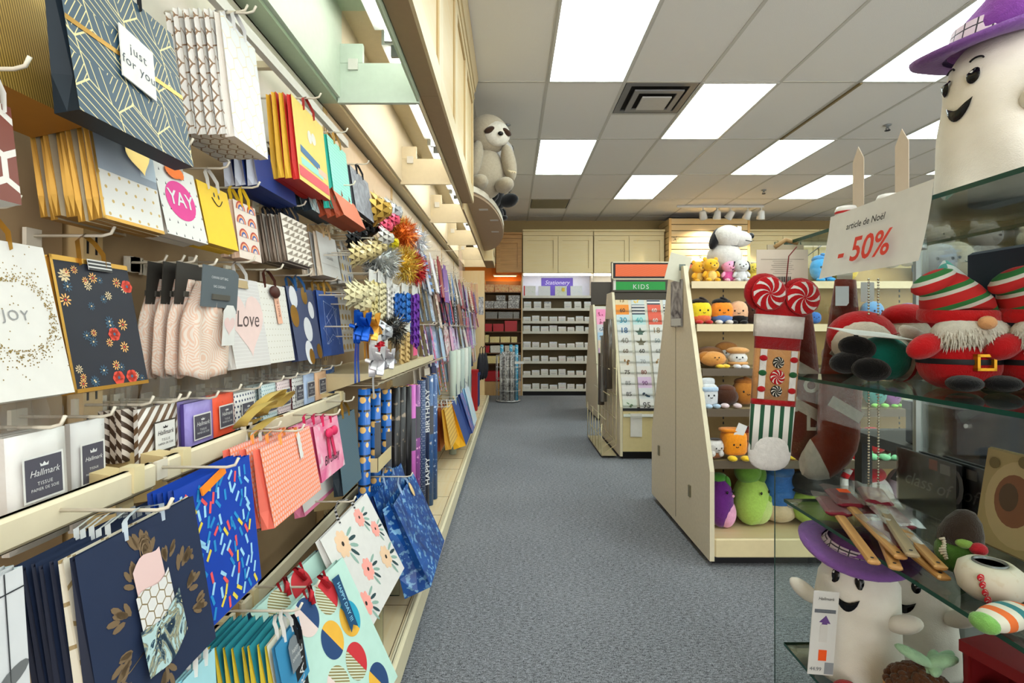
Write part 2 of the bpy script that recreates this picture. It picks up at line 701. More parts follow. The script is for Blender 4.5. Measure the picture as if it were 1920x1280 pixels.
# walls
struct(MB().bb(WALLX - .12, WALLX - .03, -3, BACKY, 0, CEIL + .06).build('wall_left', flat('#b9a888')))
struct(MB().bb(-.92, 9.5, BACKY, BACKY + .1, 0, CEIL + .06).build('wall_back', flat('#a08a5e', .8)))
struct(MB().bb(9.0, 9.1, -3, BACKY, 0, CEIL + .06).build('wall_right', flat('#cfc4a8', .8)))
struct(MB().bb(-.92, .26, BACKY - .03, BACKY - .001, 1.2, 2.3).build('trim_1', flat('#e8882a', .6)))

# ================================================================ left wall display bays
BAYS = [-.25, .97, 2.19, 3.41, 4.63, 5.85, 7.07, 7.9]
PEGM = flat('#a48a68', .75)
UPM = flat('#c5a878', .5)
DECKM = wood('#cbb489', '#e6d9b8', 40, 3)
LIP = flat('#eadfbc', .45)
DECKX, DECKZ = -.345, .13
bay_lab = ['tan wall display bay nearest the camera, hung with large gift bags', 'tan wall display bay of gift bags with cream hook bars', 'tan wall display bay of bows above standing wrap rolls',
           'wall display bay just past the standing wrap rolls', 'wall display bay with tall white rolls at its foot', 'wall display bay second from the far end panel', 'last wall display bay beside the tan end panel']
bays = []
for i in range(7):
    a, b = BAYS[i], BAYS[i + 1]
    o = empty('wall_display_bay', (WALLX, (a + b) / 2, 0), label=bay_lab[i], cat='display')
    L = (b - a) / 2
    m = MB().bb(-.03, -.012, -L + .03, L - .03, DECKZ, 2.03)
    m.build('back_panel', PEGM if i < 3 else flat('#cbbfa4', .7), o)
    MB().bb(-.03, .014, -L - .015, -L + .03, 0, 2.06).build('upright', UPM, o)
    m = MB()
    for z in range(26):
        for dy in (-.008, .012): m.bb(.0135, .0152, -L + dy, -L + dy + .004, .25 + z * .068, .285 + z * .068)
    s_ = m.build('upright_slots', BLACK, o); s_['kind'] = 'stuff'
    dw = DECKX - WALLX
    MB().bb(-.01, dw - .02, -L + .002, L - .002, DECKZ - .025, DECKZ).build('deck', DECKM, o)
    MB().bevbox((dw - .012, 0, DECKZ / 2 + .018), (.03, 2 * L - .002, DECKZ - .03), .008).build('deck_lip', LIP, o)
    MB().bb(-.01, dw - .05, -L, L, 0, DECKZ - .026).build('kick_base', flat('#3a3630'), o)
    m = MB()
    for q in range(1, 4): m.bb(.0, dw - .03, -L + q * L / 2 - .001, -L + q * L / 2 + .001, DECKZ, DECKZ + .0008)
    m.bb(.24, .243, -L, L, DECKZ, DECKZ + .0009); m.bb(dw - .03, dw - .0275, -L, L, DECKZ, DECKZ + .0012)
    m.build('deck_seams', flat('#5b4a30'), o)
    bays.append(o)
# white header board with the top rail
for i in range(7):
    a, b = BAYS[i], BAYS[i + 1]
    MB().bb(.0, .012, -(b - a) / 2 + .02, (b - a) / 2 - .02, 1.72 if i < 2 else 1.66, 2.06).build('header_board', flat('#efe8da' if i != 2 else '#f3dcc0'), bays[i])
m = MB().bb(-.735, -.715, -.2, 2.28, 1.925, 1.955)
r_ = tag(m.build('top_rail', WHITE), 'white hook rail along the top of the wall above the big bags', 'rail')
for y in (.1, .98, 1.6, 2.2): MB().bb(-.80, -.735, y - .01, y + .01, 1.93, 1.95).build('bracket', CREAM, r_)
def hookbar(y0, y1, z, lab, ends=True):
    o = empty('hook_bar', (-.62, (y0 + y1) / 2, z), label=lab, cat='rail')
    L = (y1 - y0) / 2
    MB().bevbox((0, 0, -.016), (.016, 2 * L, .045), .006).build('bar', CREAM, o)
    for s in (-1, 1):
        y = s * (L - .05)
        MB().prism([(-.17, -.10), (-.012, -.075), (-.012, .0), (-.17, .02)], y - .02, y + .02).build('bracket', flat('#d9c28f'), o)
        MB().bb(-.012, .012, y - .012, y + .012, -.03, .012).build('bar_clip', flat('#e6d6a8'), o)
    return o
hookbar(-.1, .90, .895, 'cream hook bar holding the large navy gift bags')
hookbar(.925, 1.92, .895, 'cream hook bar holding the orange and pink gift bags')
hookbar(.1, 1.16, .50, 'low cream hook bar holding the small teal bags')
hookbar(1.19, 2.15, .50, 'low cream hook bar holding the circle patterned bags')

# ---------------------------------------------------------------- canopy over the wall: fascia, light boxes, tubes
FX, FZ = -.365, 2.08
FASC = wood('#ddc79a', '#ecdcb4', 3, 30)
FASCD = wood('#cdb280', '#dcc79a', 3, 30)
def boxm(c): return flat(c, .45)
for i in range(0, 7):
    a, b = BAYS[i], BAYS[i + 1]
    warm = i >= 2
    full = i < 3
    bc = boxm('#bfd2b8' if not warm else '#ecdcb6')
    lab = ['pale green lit canopy box nearest overhead above the big bags', 'pale green lit canopy box in front of the first partition', 'cream lit canopy box between the first and second partition',
           'cream lit canopy box beside the oval plush ledge', 'canopy light box behind the oval plush ledge', 'canopy light box second from the back corner', 'canopy light box at the back corner'][i]
    o = empty('canopy_light_box', (WALLX, (a + b) / 2, FZ), label=lab, cat='canopy')
    L = (b - a) / 2
    MB().bb(.0, .07, -L, L, .0, .016).bb(.052, .07, -L, L, .016, .40).build('back_board', bc, o)
    MB().bb(.07, .414, -L, L, .39, .405).build('top_board', bc, o)
    MB().bb(.07, .085, -L, L, .015, .40).build('inner_board', boxm('#e2efe0' if not warm else '#f6ead0'), o)
    m = MB().bb(.075, .414, L - .02, L, -.005, .16)
    m.bb(.075, .18, L - .022, L, .16, .24)
    m.build('partition', boxm('#d5e4d6' if not warm else '#f0e2c2'), o)
    MB().bb(.12, .16, L - .028, L - .02, .13, .175).build('clip', WHITE, o)
    MB().bb(.405, .414, -L, L - .02, .0, .39).build('front_board', bc, o)
    MB().bb(.24, .37, -L + .05, L - .06, .275, .345).build('lamp_housing', boxm('#eef2ee'), o)
    MB().tube([(.305, -L + .06, .252), (.305, L - .08, .252)], .016, 8).build('light_tube', emis('canopy_tube', '#fffdf4' , TUBE_E), o)
    for s in (-1, 1): MB().bb(.28, .33, s * (L - .06) - .008, s * (L - .06) + .008, .225, .28).build('tube_socket', STEEL, o)
# fascia boxes in front of the light boxes
FAS = [(-.25, .97, 1, 'panelled cream wood canopy fascia nearest overhead'), (.97, 2.19, 1, 'panelled cream wood canopy fascia over the second bay'), (2.19, 3.41, 1, 'panelled cream wood canopy fascia over the third bay'),
       (3.41, 4.05, 1, 'short end piece of the panelled canopy fascia beside the grey plush toy'), (4.05, 5.85, 0, 'low cream fascia behind the rounded plush ledge'), (5.85, 7.07, 0, 'low cream fascia board under the far end of the ledge'), (7.07, 7.9, 2, 'last low cream fascia board at the back corner')]
for (a, b, kind, lab) in FAS:
    L = (b - a) / 2 - .001
    xb = -.383 - WALLX
    fx = {1: -.307, 0: -.37, 2: -.26}[kind] - WALLX
    z0 = .03 if kind == 1 else -.02
    top = (CEIL - FZ - .004) if kind == 1 else {0: .105, 2: .34}[kind]
    fo = empty('canopy_fascia', (WALLX, (a + b) / 2, FZ), label=lab, cat='canopy')
    MB().bb(xb, fx, -L, L, z0 + .004, top - .002).build('board', FASCD, fo)
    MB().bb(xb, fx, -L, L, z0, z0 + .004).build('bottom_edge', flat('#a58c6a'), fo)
    if kind == 0: continue
    t = .012
    m = MB()
    m.bb(fx, fx + t, -L, L, z0, z0 + .10); m.bb(fx, fx + t, -L, L, top - .20, top - .05)
    ns = 2 if b - a > 1 else 1
    for q in range(ns + 1):
        yy = -L + q * 2 * L / ns
        m.bb(fx, fx + t, max(-L, yy - .055), min(L, yy + .055), z0 + .10, top - .20)
    m.build('panel_frame', FASC, fo)
    m = MB()
    for q in range(ns):
        y0, y1 = -L + q * 2 * L / ns + .055, -L + (q + 1) * 2 * L / ns - .055
        for (ya, yb_, za, zb_) in ((y0, y1, z0 + .10, z0 + .108), (y0, y1, top - .208, top - .20), (y0, y0 + .008, z0 + .108, top - .208), (y1 - .008, y1, z0 + .108, top - .208)): m.bb(fx, fx + .006, ya, yb_, za, zb_)
    m.build('panel_bead', flat('#b99f70'), fo)
    if kind == 1:
        m = MB().prism([(fx + t, top - .12), (fx + .05, top), (fx + t, top)], -L, L, axis='y')
        m.bb(fx + t, fx + .03, -L, L, top - .09, top - .075).bb(fx + t, fx + .02, -L, L, top - .15, top - .14)
        m.build('cornice', FASC, fo)
# oval plush ledge
led = empty('oval_ledge', (-.368, 5.56, 2.19), label='rounded oval plush ledge bulging out from the canopy', cat='shelf')
def oval(sc):
    return [(math.sin(t) * .285 * sc + .0, -math.cos(t) * (1.52 * sc)) for t in [PI * k / 24 for k in range(25)]]
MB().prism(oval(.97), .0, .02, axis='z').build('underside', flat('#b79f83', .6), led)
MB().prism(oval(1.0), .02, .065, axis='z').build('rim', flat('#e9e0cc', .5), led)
for k, (x, y) in enumerate(((.12, -.95), (.2, -.5), (.19, .1))): MB().bb(x - .04, x + .04, y - .03, y + .03, -.002, .0).build('price_sticker', PAPER, led)
ep = tag(MB().bb(-.83, -.41, 7.905, 7.93, 0, 2.02).build('end_panel', wood('#d9bb88', '#e8d0a2', 30, 3)), 'tan wooden end panel closing the wall display at the back', 'panel')
MB().bb(-.50, -.425, 7.899, 7.904, 1.35, 1.62).build('photo_poster', blot('#e8e8ea', '#4a4a5a', 14), ep)
# ================================================================ gift bags and packs hanging on the left wall
def bag_mesh(W, H, t0, t1, style, key, mats):
    m = MB()
    w = W / 2
    if style == 'pack':
        n, k = 5, 6
        P = lambda i, j, s: (-w + W * i / n, H * j / k, (math.sin(PI * i / n) ** .5 * math.sin(PI * min(1, .06 + .88 * j / k)) ** .5 - 1) * t1 * .35 if s else -t1)
        def grid(s):
            base = len(m.v)
            for j in range(k + 1):
                for i in range(n + 1): m.v.append(P(i, j, s))
            for j in range(k):
                for i in range(n):
                    a = base + j * (n + 1) + i
                    q = (a, a + 1, a + n + 2, a + n + 1)
                    m.face(q if s else q[::-1], 0, True)
            return base
        f, b = grid(True), grid(False)
        edge = [i for i in range(n)] + [(n + 1) * j + n for j in range(k)] + [(n + 1) * k + n - i for i in range(n)] + [(n + 1) * (k - j) for j in range(k)]
        for q in range(len(edge)):
            a, c = edge[q], edge[(q + 1) % len(edge)]
            m.face((f + a, b + a, b + c, f + c), 1)
    else:
        g = min(.35 * max(t0, t1), .03)
        zt, zb = -t0, -t1
        yk = H * .22
        v = [(-w, 0, 0), (w, 0, 0), (w, H, 0), (-w, H, 0), (-w, 0, zb), (w, 0, zb), (w, H, zt), (-w, H, zt),
             (-w + .0, 0, zb / 2), (w, 0, zb / 2), (w - g, H, zt / 2), (-w + g, H, zt / 2), (-w + g, yk, (zb + zt) / 4 * .9), (w - g, yk, (zb + zt) / 4 * .9),
             (-w, yk, 0), (w, yk, 0), (-w, yk, zb * .78 + zt * .22), (w, yk, zb * .78 + zt * .22)]
        m.v = v
        m.face((0, 1, 15, 14), 0); m.face((14, 15, 2, 3), 0)
        m.face((5, 4, 16, 17), 2); m.face((17, 16, 7, 6), 2)
        for a in ((14, 3, 11, 12), (12, 11, 7, 16), (0, 14, 12, 8), (8, 12, 16, 4)): m.face(a[::-1] if False else a, 1)
        for a in ((15, 13, 10, 2), (13, 17, 6, 10), (1, 9, 13, 15), (9, 5, 17, 13)): m.face(a, 1)
        m.face((0, 8, 4, 5, 9, 1), 3)
        # rolled-in top rim
        m.poly([(-w, H, 0), (w, H, 0), (w, H - .004, -.003), (-w, H - .004, -.003)], 1)
    return m.mesh(key, mats)


def bag(label, X, tn, x1, bn, face, side=None, T=.02, t0=None, handle=None, n=1, dx=.016, blabel=None, group=None, style='bag', xf=None,
        name='gift_bag', cat='gift bag', hang='wall', deco=None, back=None, hh=.045, bottom=None, backface=None, edge=None):
    Y0, z0 = yz(tn[0], tn[1], X)
    xf = X if xf is None else xf
    Y1 = F * xf / (x1 - CX)
    Xb = (bn[0] - CX) * Y0 / F
    zb = HC - (bn[1] - CY) * Y0 / F
    up = Vector((Xb - X, 0, zb - z0)) * -1
    H = up.length
    ey = up.normalized()
    ex = Vector((xf - X, Y1 - Y0, 0))
    Wd = ex.length
    ex.normalize()
    ez = ex.cross(ey).normalized()
    ex = ey.cross(ez)
    o3 = Vector((Xb, Y0, zb)) + ex * Wd / 2
    M = Matrix(((ex.x, ey.x, ez.x, o3.x), (ex.y, ey.y, ez.y, o3.y), (ex.z, ey.z, ez.z, o3.z), (0, 0, 0, 1)))
    t0 = T * .5 if t0 is None else t0
    if n > 1: T = min(T, dx * .92); t0 = min(t0, T)
    side = side or face
    me = bag_mesh(Wd, H, t0, T, style, name, [face, side, backface or face, bottom or side])
    root = bpy.data.objects.new(name, me)
    COL.objects.link(root)
    root.matrix_world = M
    tag(root, label, cat)
    if handle:
        hw = Wd * .16
        pts = [(-hw, -.012, .001), (-hw, .012, .003), (-hw * .7, hh * .7, -.002), (0, hh, -.004), (hw * .7, hh * .7, -.002), (hw, .012, .003), (hw, -.012, .001)]
        MB().ribbon([(p[0], p[1] + H, p[2]) for p in pts], (0.0, .002, .008)).build('handle', handle, root)
    if style == 'pack':
        m = MB()
        k = 7
        pts = []
        for i in range(k):
            x = -Wd / 2 + Wd * i / (k - 1)
            pts.append((x, R.uniform(-.003, .006)))
        for j, yy in enumerate((H * .985, H + .028, H + .055)):
            for (x, q) in pts: m.v.append((x * (1, .96, .8)[j], yy + R.uniform(-.005, .005) * (j > 0), -T * .5 + q * (j > 0) * 2))
        for j in range(2):
            for i in range(k - 1):
                a = j * k + i
                m.face((a, a + 1, a + k + 1, a + k), 0, True)
        m.build('plastic_header', CRINKLE, root)
    copies = []
    for i in range(1, n):
        if back and i == 1:
            c = bpy.data.objects.new(name, me.copy()); COL.objects.link(c); c.matrix_world = M
            for q, mm in enumerate(back): c.data.materials[q] = mm
            first_back = c
        elif back: c = copy_tree(first_back)
        else: c = copy_tree(root)
        c.matrix_world = Matrix.Translation(Vector((-dx * i, R.uniform(-.006, .006), R.uniform(-.006, .004)))) @ M @ Matrix.Rotation(R.uniform(-.012, .012), 4, 'Z')
        bl = ' '.join((blabel or label).replace(',', '').split()[:11])
        tag(c, bl + ', %s from the front' % ORD[i if not deco and not back else i], cat, group or label[:60])
        copies.append(c)
    if n > 1: root['group'] = group or label[:60]
    if deco: deco(root, Wd, H)
    if hang:
        xs = -.62 if hang == 'bar' else WALLX
        zh = z0 + (hh if handle else .01) - .004
        if hang == 'bar': zh = max(zh, .88) if z0 > .7 else max(zh, .49)
        HOOKS.append((xs, X + .035, (Y0 + Y1) / 2, zh))
    return root


def decal(parent, name, mats, fn, M=None):
    m = MB()
    fn(m)
    o = m.build(name, mats, parent, M=M)
    if len(m.f) > 2: o['kind'] = 'stuff'
    return o


def label_rect(parent, x, y, w, h, mat, z=.001, name='label', border=None, a=0.0):
    m = MB()
    if border: m.rect(x, y, w + .006, h + .006, z - .0003, 1, a)
    m.rect(x, y, w, h, z, 0, a)
    return m.build(name, [mat] + ([border] if border else []), parent)


def heart(m, x, y, s, z=.0008, mi=0):
    P = []
    for i in range(28):
        t = 2 * PI * i / 28
        P.append((x + s * .0625 * 16 * math.sin(t) ** 3 * .5, y + s * .0625 * .5 * (13 * math.cos(t) - 5 * math.cos(2 * t) - 2 * math.cos(3 * t) - math.cos(4 * t)), z))
    m.poly(P[::-1], mi)


def cloud_tag(parent, x, y, w, h, mat, z=.004, a=0.0, name='gift_tag', b=.0):
    m = MB()
    m.box((x, y, z), (w, h, .0012), 0, Matrix.Rotation(a, 3, 'Z'))
    return m.build(name, mat, parent)


INK = flat('#3b3a3c', .6)
TXTW = flat('#f4f4f4', .6)
GREYC = flat('#5e5c66', .6)
# --- geometric pattern of the navy bag: three families of gold lines, one per hexagon third
def geo(g):
    s = .085
    x, y = g.u / s + g.v / s * .25, g.v / s * .9
    ax, ay = x.mod(1) - .5, y.mod(1.732) - .866
    bx, by = (x + .5).mod(1) - .5, (y + .866).mod(1.732) - .866
    sel = (ax * ax + ay * ay) < (bx * bx + by * by)
    gx, gy = ax * sel + bx * (1 - sel), ay * sel + by * (1 - sel)
    d = (gx.abs() * .5 + gy.abs() * .866).max(gx.abs())
    top = (gy > (gx.abs() * -.577 + .0)) * (gy > 0.0)
    right = (gx > 0.0) * (1 - top)
    l1 = ((g.u * .5 + g.v * .866) / .012).fr() < .13
    l2 = ((g.u * .866 - g.v * .5) / .0085).fr() < .16
    l3 = ((g.u * .95 + g.v * .31) / .016).fr() < .1
    left = (1 - top) * (1 - right)
    l = (top * l1 + right * l2 + left * l3).min(1.0).max((d > .487) * 1.0)
    return g.mix(l, '#1f4258', '#d9c88e')
GEO = pat('gold_line_geometry', geo, .45)
GOLDSIDE = pat('ribbed_gold', lambda g: g.mix((g.u / .004).fr() < .4, '#8d7030', '#c9a552'), .38, .55)
HEXW = hexes('#f4f1ec', '#8a6a4c', .034, .045, 1.0)
HEXM = hexes('#eef1f2', '#d8c9a8', .04, .03, 1.0)
HEXB = hexes('#7c3a2a', '#f3ece4', .05, .08, 1.0)

# --- top row
def d_just(b, W, H):
    decal(b, 'gold_band', [GOLD], lambda m: m.rect(0, H * .52, W, .008, .0008, 0))
    M = Matrix.Translation((.008, H * .53, .004)) @ Matrix.Rotation(-.12, 4, 'Z')
    t = MB().box((0, 0, 0), (.074, .088, .002)).build('gift_tag', PAPER, b, M=M)
    text(t, 'just', .022, (0, .014, .0014), flat('#4a4f58'), spacing=1.15)
    text(t, 'for you', .022, (0, -.012, .0014), flat('#4a4f58'), spacing=1.1)
bag('navy gift bag with gold geometric lines and a white just for you tag', -.62, (94, -134), 322, (150, 205), GEO, flat('#10202c'), T=.035, t0=.015, handle=flat('#1b2028'), deco=d_just, hh=.07)
bag('shiny ribbed gold gift bag at the top edge, seen from below', -.70, (-120, -160), 118, (-58, 128), GOLDSIDE, GOLDSIDE, T=.09, t0=.03, handle=GOLD, bottom=flat('#b9823a', .5, .3), n=1)
bag('white marble gift bag with pale gold hexagons, front of its row', -.62, (412, 20), 478, (440, 255), HEXM, flat('#efe8df'), T=.02, t0=.012, n=1, handle=flat('#dddddd'))
bag('white gift bag with brown honeycomb lines, foremost of its stack', -.64, (392, 14), 466, (424, 250), HEXW, HEXW, T=.024, t0=.012, n=5, dx=.021, handle=flat('#eeeeee'),
    blabel='white gift bag with brown honeycomb lines, stacked behind others', group='white honeycomb gift bags in the top row')
def d_toys(b, W, H):
    cols = [flat(c) for c in ('#3d6f9c', '#d8525a', '#8fc7b8', '#f0b9a0', '#f4f0e4', '#e4c85c')]
    def fn(m):
        m.rect(0, H * .12, W * .96, H * .13, .0006, 1)
        m.rect(-.01, H * .26, W * .7, H * .09, .0006, 2); m.rect(-.02, H * .38, W * .6, H * .09, .0007, 0, -.1)
        m.rect(W * .3, H * .3, W * .3, H * .08, .0008, 3)
        m.disc(-.01, H * .66, .016, .02, .0007, 4); m.disc(.022, H * .68, .018, .018, .0007, 4)
    decal(b, 'printed_blocks', cols, fn)
RED, YEL = flat('#c92a24'), flat('#d9a832')
bag('yellow gift bag printed with coloured blocks, in front of red ones', -.62, (545, 175), 605, (562, 335), flat('#eed36a'), RED, T=.024, n=4, dx=.02, handle=flat('#a8322c'), deco=d_toys,
    back=[RED, YEL, RED, RED], blabel='red gift bag with yellow gussets stacked behind the yellow one', group='red and yellow gift bags in the top row')
bag('mint gift bag with turquoise flecks in the top row', -.62, (612, 250), 648, (630, 390), dots('#8fe0cd', '#2fa598', .012, .22, 2.5), flat('#2fb3a0'), T=.02, n=2, dx=.02, handle=flat('#b58b4a'), group='mint flecked gift bags')
bag('crumpled slate grey gift bag at the far end of the top row', -.62, (655, 308), 690, (668, 392), blot('#70737d', '#979aa4', 18, bumpy=.01), flat('#4f5058'), T=.02, handle=DARK)
# --- lower hooks of the top row
WB = flat('#2a3f86')
bag('navy blue gift bag with a white rim below the honeycomb bags', -.68, (470, 265), 545, (484, 345), WB, flat('#cfd4e4'), T=.03, n=3, dx=.03, handle=WHITE, bottom=WB, group='navy blue gift bags under the honeycomb bags')
bag('pale blue and black tartan gift bag', -.68, (562, 318), 605, (585, 392), pat('tartan', lambda g: g.mix((((g.u + g.v) / .035).fr() < .1).max(((g.u - g.v) / .035).fr() < .1), g.mix(((g.u + g.v) / .07).fr() < .5, '#bcd6da', '#dde8e6'), '#1f2a33')), flat('#25333d'), T=.03, n=2, dx=.03, handle=BLACK, group='tartan gift bags')
COP = flat('#cf6842', .45, .1)
bag('copper orange gift bag, front of the three', -.60, (622, 350), 666, (645, 402), COP, flat('#9c4326'), T=.03, n=3, dx=.03, handle=flat('#9c4326'), group='copper orange gift bags')

# --- second row
bag('white gift bag with large rust brown hexagons at the left edge', -.64, (-30, 180), 20, (-8, 372), HEXB, WHITE, T=.03, handle=WHITE)
def d_hearttag(b, W, H):
    decal(b, 'printed_bands', [flat('#8d97a3'), flat('#a9b6c2'), GOLD], lambda m: (m.rect(0, H * .76, W, H * .48, .0005, 0), m.rect(W * .36, H * .8, W * .28, H * .38, .0006, 1), m.rect(0, H * .985, W, H * .03, .0007, 2), m.rect(0, .003, W, .006, .0007, 2), m.rect(-W / 2 + .003, H / 2, .006, H, .0007, 2)))
    m = MB(); heart(m, .028, H * .8, .062, 0, 0)
    o = m.build('heart_tag', foil('#c9a860'), b); o.location = (0, 0, .004); o.rotation_euler = (0, 0, .25); o.location = (.034, -.0, .004)
bag('pale gift bag with gold hearts and a gold heart tag', -.665, (163, 222), 283, (193, 408), dots('#efece6', '#b99a55', .022, .13), flat('#b98d3e', .35, .5), T=.028, t0=.008, n=8, dx=.0125, deco=d_hearttag,
    back=[flat('#b9a98c'), flat('#b98d3e', .35, .55), flat('#b98d3e', .35, .5), flat('#a87c34', .4, .5)], handle=GOLD, blabel='gold edged gift bag stacked behind the one with the heart tag', group='gold edged gift bags in the second row')
def d_yay(b, W, H):
    decal(b, 'printed_balloon', [flat('#d8378c'), flat('#e8742a')], lambda m: (m.disc(-.0, H * .52, W * .36, H * .27, .0006, 0, 28), m.disc(-.012, H * .9, .024, .014, .004, 1, 14), m.disc(.010, H * .9, .012, .011, .0042, 1, 12)))
    text(b, 'YAY', .042, (0, H * .53, .0012), TXTW, bold=.0006)
bag('white gift bag with a pink YAY balloon and black flecks', -.68, (283, 292), 362, (315, 437), pat('tri_flecks', lambda g: g.mix((((g.u / .025) + (g.v / .025).fl() * .5).fr() - .5).abs() < (((g.v / .025).fr() - .35) * -.35).min(.14) * ((g.v / .025).fr() > .1), '#f6f3ee', '#2c2a2c')), flat('#d8d0c4'), T=.02, n=2, dx=.03, deco=d_yay, handle=WHITE, group='white YAY balloon gift bags')
def d_smile(b, W, H):
    decal(b, 'printed_face', [INK], lambda m: (m.disc(.0, H * .86, .003, .006, .0008, 0, 8), m.disc(.018, H * .85, .003, .006, .0008, 0, 8)))
    MB().tube([(-.012 + .042 * t, H * .80 - .016 * math.sin(PI * t), .001) for t in [i / 8 for i in range(9)]], .0012, 4).build('printed_smile', INK, b)
YELB = flat('#f0c628')
bag('bright yellow gift bag with a small smiling face', -.68, (367, 335), 425, (392, 455), YELB, flat('#c39a30'), T=.02, n=4, dx=.014, deco=d_smile, handle=WHITE, back=[flat('#c39a30'), flat('#c39a30'), flat('#a97f28'), flat('#e8b820')], blabel='yellow smiling gift bag stacked behind the front one', group='yellow smiling gift bags')
def d_rainbow(b, W, H):
    cs = [flat(c) for c in ('#b8432f', '#e09a6c', '#3f5fa8', '#f3d8c8')]
    def fn(m):
        for r_ in range(4):
            for c_ in range(2):
                x, y = -W * .24 + c_ * W * .48 + (r_ % 2) * .004, H * (.14 + .24 * r_)
                for q, rr in enumerate((.022, .0175, .013, .008)):
                    m.disc(x, y, rr, rr, .0005 + q * .0002, q if q < 3 else 3, 10, 0, PI)
    decal(b, 'printed_rainbows', cs, fn)
bag('cream gift bag printed with rows of little rainbows', -.68, (436, 372), 478, (450, 482), flat('#f4e2d4'), flat('#d9b8a0'), T=.02, n=2, dx=.025, deco=d_rainbow, handle=YELB, group='rainbow gift bags')
def pyr(g):
    x, y = (g.u / .03).fr() - .5, (g.v / .03).fr() - .5
    a, b = x.abs(), y.abs()
    h = 1 - a.max(b) * 2
    g.bump(h, .012, 1.0)
    k = (a > b) * ((x > 0) * .55 + .1) + (1 - (a > b)) * ((y > 0) * .3 + .35)  # facet tones paint lit and shaded sides onto each pyramid
    return g.mix(k, '#6a5d54', '#e9dfd2')
PYR = pat('shaded_pyramids', pyr, .4, .25)
def d_pyr(b, W, H):
    m = MB()
    nx, ny = 5, 7
    for i in range(nx):
        for j in range(ny):
            x0, y0, s, t = -W / 2 + W * i / nx, H * j / ny, W / nx, H / ny
            c = (x0 + s / 2, y0 + t / 2, .012)
            q = [(x0, y0, .0004), (x0 + s, y0, .0004), (x0 + s, y0 + t, .0004), (x0, y0 + t, .0004)]
            for e in range(4): m.poly([q[e], q[(e + 1) % 4], c], 0)
    o = m.build('embossing', flat('#d8cdc0', .35, .3), b); o['kind'] = 'stuff'
bag('silvery embossed pyramid gift bag, front of the stack', -.68, (525, 398), 572, (540, 488), flat('#cfc4b8', .35, .3), flat('#7a6a5c', .4, .3), T=.012, n=7, dx=.013, deco=d_pyr, handle=flat('#2c3340'), blabel='silvery embossed pyramid gift bag stacked behind the front one', group='embossed pyramid gift bags')
def d_ws(b, W, H):
    text(b, 'BABY\nSHOWER', .016, (0, H * .5, .001), flat('#9a9a9a'))
    decal(b, 'printed_line', [flat('#a8a49e')], lambda m: m.rect(0, H * .28, W * .9, .0012, .0008))
bag('plain white gift bag with small grey lettering', -.68, (592, 432), 628, (606, 515), PAPER, flat('#d9c7b0'), T=.02, n=3, dx=.025, deco=d_ws, handle=flat('#caa97c'), group='plain white gift bags in the second row')
def grid2(g):
    x, y = (g.u / .03), (g.v / .045)
    d = ((x.fr() - .5) * (x.fr() - .5) + (y.fr() - .5) * (y.fr() - .5)).sqrt() < .34
    k = (x.fl() * .37 + y.fl() * .71).fr()
    return g.mix(d, '#f6f2ea', g.mix(k, '#3f6fb0', '#d8b24a'))
bag('white gift bag printed with a grid of coloured pastilles', -.68, (632, 465), 655, (644, 530), pat('pastille_grid', grid2), WHITE, T=.02, n=2, dx=.03, handle=WHITE, group='pastille gift bags')

# --- third row
def d_joy(b, W, H):
    r = random.Random(5)
    def fn(m):
        for i in range(620):
            a = r.uniform(0, 2 * PI)
            d = .047 + abs(r.gauss(0, .012))
            if abs(.014 + d * math.cos(a)) > W * .48: continue
            m.disc(.014 + d * math.cos(a), H * .52 + d * math.sin(a), r.uniform(.0007, .0014), None, .0006, 0, 5)
        for i in range(40): m.disc(r.uniform(-W / 2, W / 2), r.uniform(0, H), .0011, None, .0006, 0, 5)
    o = decal(b, 'printed_gold_dots', [foil('#8f7540')], fn); o['kind'] = 'stuff'
    text(b, 'JOY', .02, (.012, H * .52, .001), flat('#8d8d8d'), spacing=1.2)
bag('white JOY gift bag with a ring of gold dots', -.68, (-146, 425), 80, (-70, 765), flat('#eeeae3', .6), WHITE, T=.03, deco=d_joy, handle=GOLD)
def d_floral(b, W, H):
    r = random.Random(8)
    cs = [flat(c) for c in ('#e8b06a', '#44647c', '#d94a38', '#f3dcb0')]
    def fn(m):
        for i in range(34):
            x, y = r.uniform(-W * .44, W * .44), r.uniform(.01, H * .94)
            k = r.choice((0, 0, 1, 1, 3))
            s = r.uniform(.005, .009)
            for q in range(9):
                a = 2 * PI * q / 9
                m.disc(x + s * math.cos(a) * .8, y + s * math.sin(a) * .8, s * .45, s * .16, .0006, k, 6, tilt=a)
            m.disc(x, y, s * .25, None, .0007, 2 if k == 0 else 3, 6)
        for (x, y) in ((.02, H * .42), (.012, .016), (.042, .016), (.07, H * .82)):
            for q in range(6): m.disc(x + .006 * math.cos(q * 1.05), y + .006 * math.sin(q * 1.05), .0075, .006, .0007, 2, 8)
            m.disc(x, y, .003, None, .0009, 1, 6)
    decal(b, 'printed_flowers', cs, fn)
    decal(b, 'gold_rim', [GOLD], lambda m: (m.rect(0, H - .004, W, .008, .0008), m.rect(0, .003, W, .006, .0008), m.rect(-W / 2 + .0025, H / 2, .005, H, .0008)))
    cloud_tag(b, .012, H * .96, .05, .018, stripes('#f6f4ee', '#2a2a2a', .006, .6, PI / 2), name='gift_tag')
bag('charcoal gift bag scattered with small flowers and gold rim', -.70, (90, 475), 237, (140, 738), flat('#2b2d37'), GOLD, T=.02, deco=d_floral, handle=GOLD)

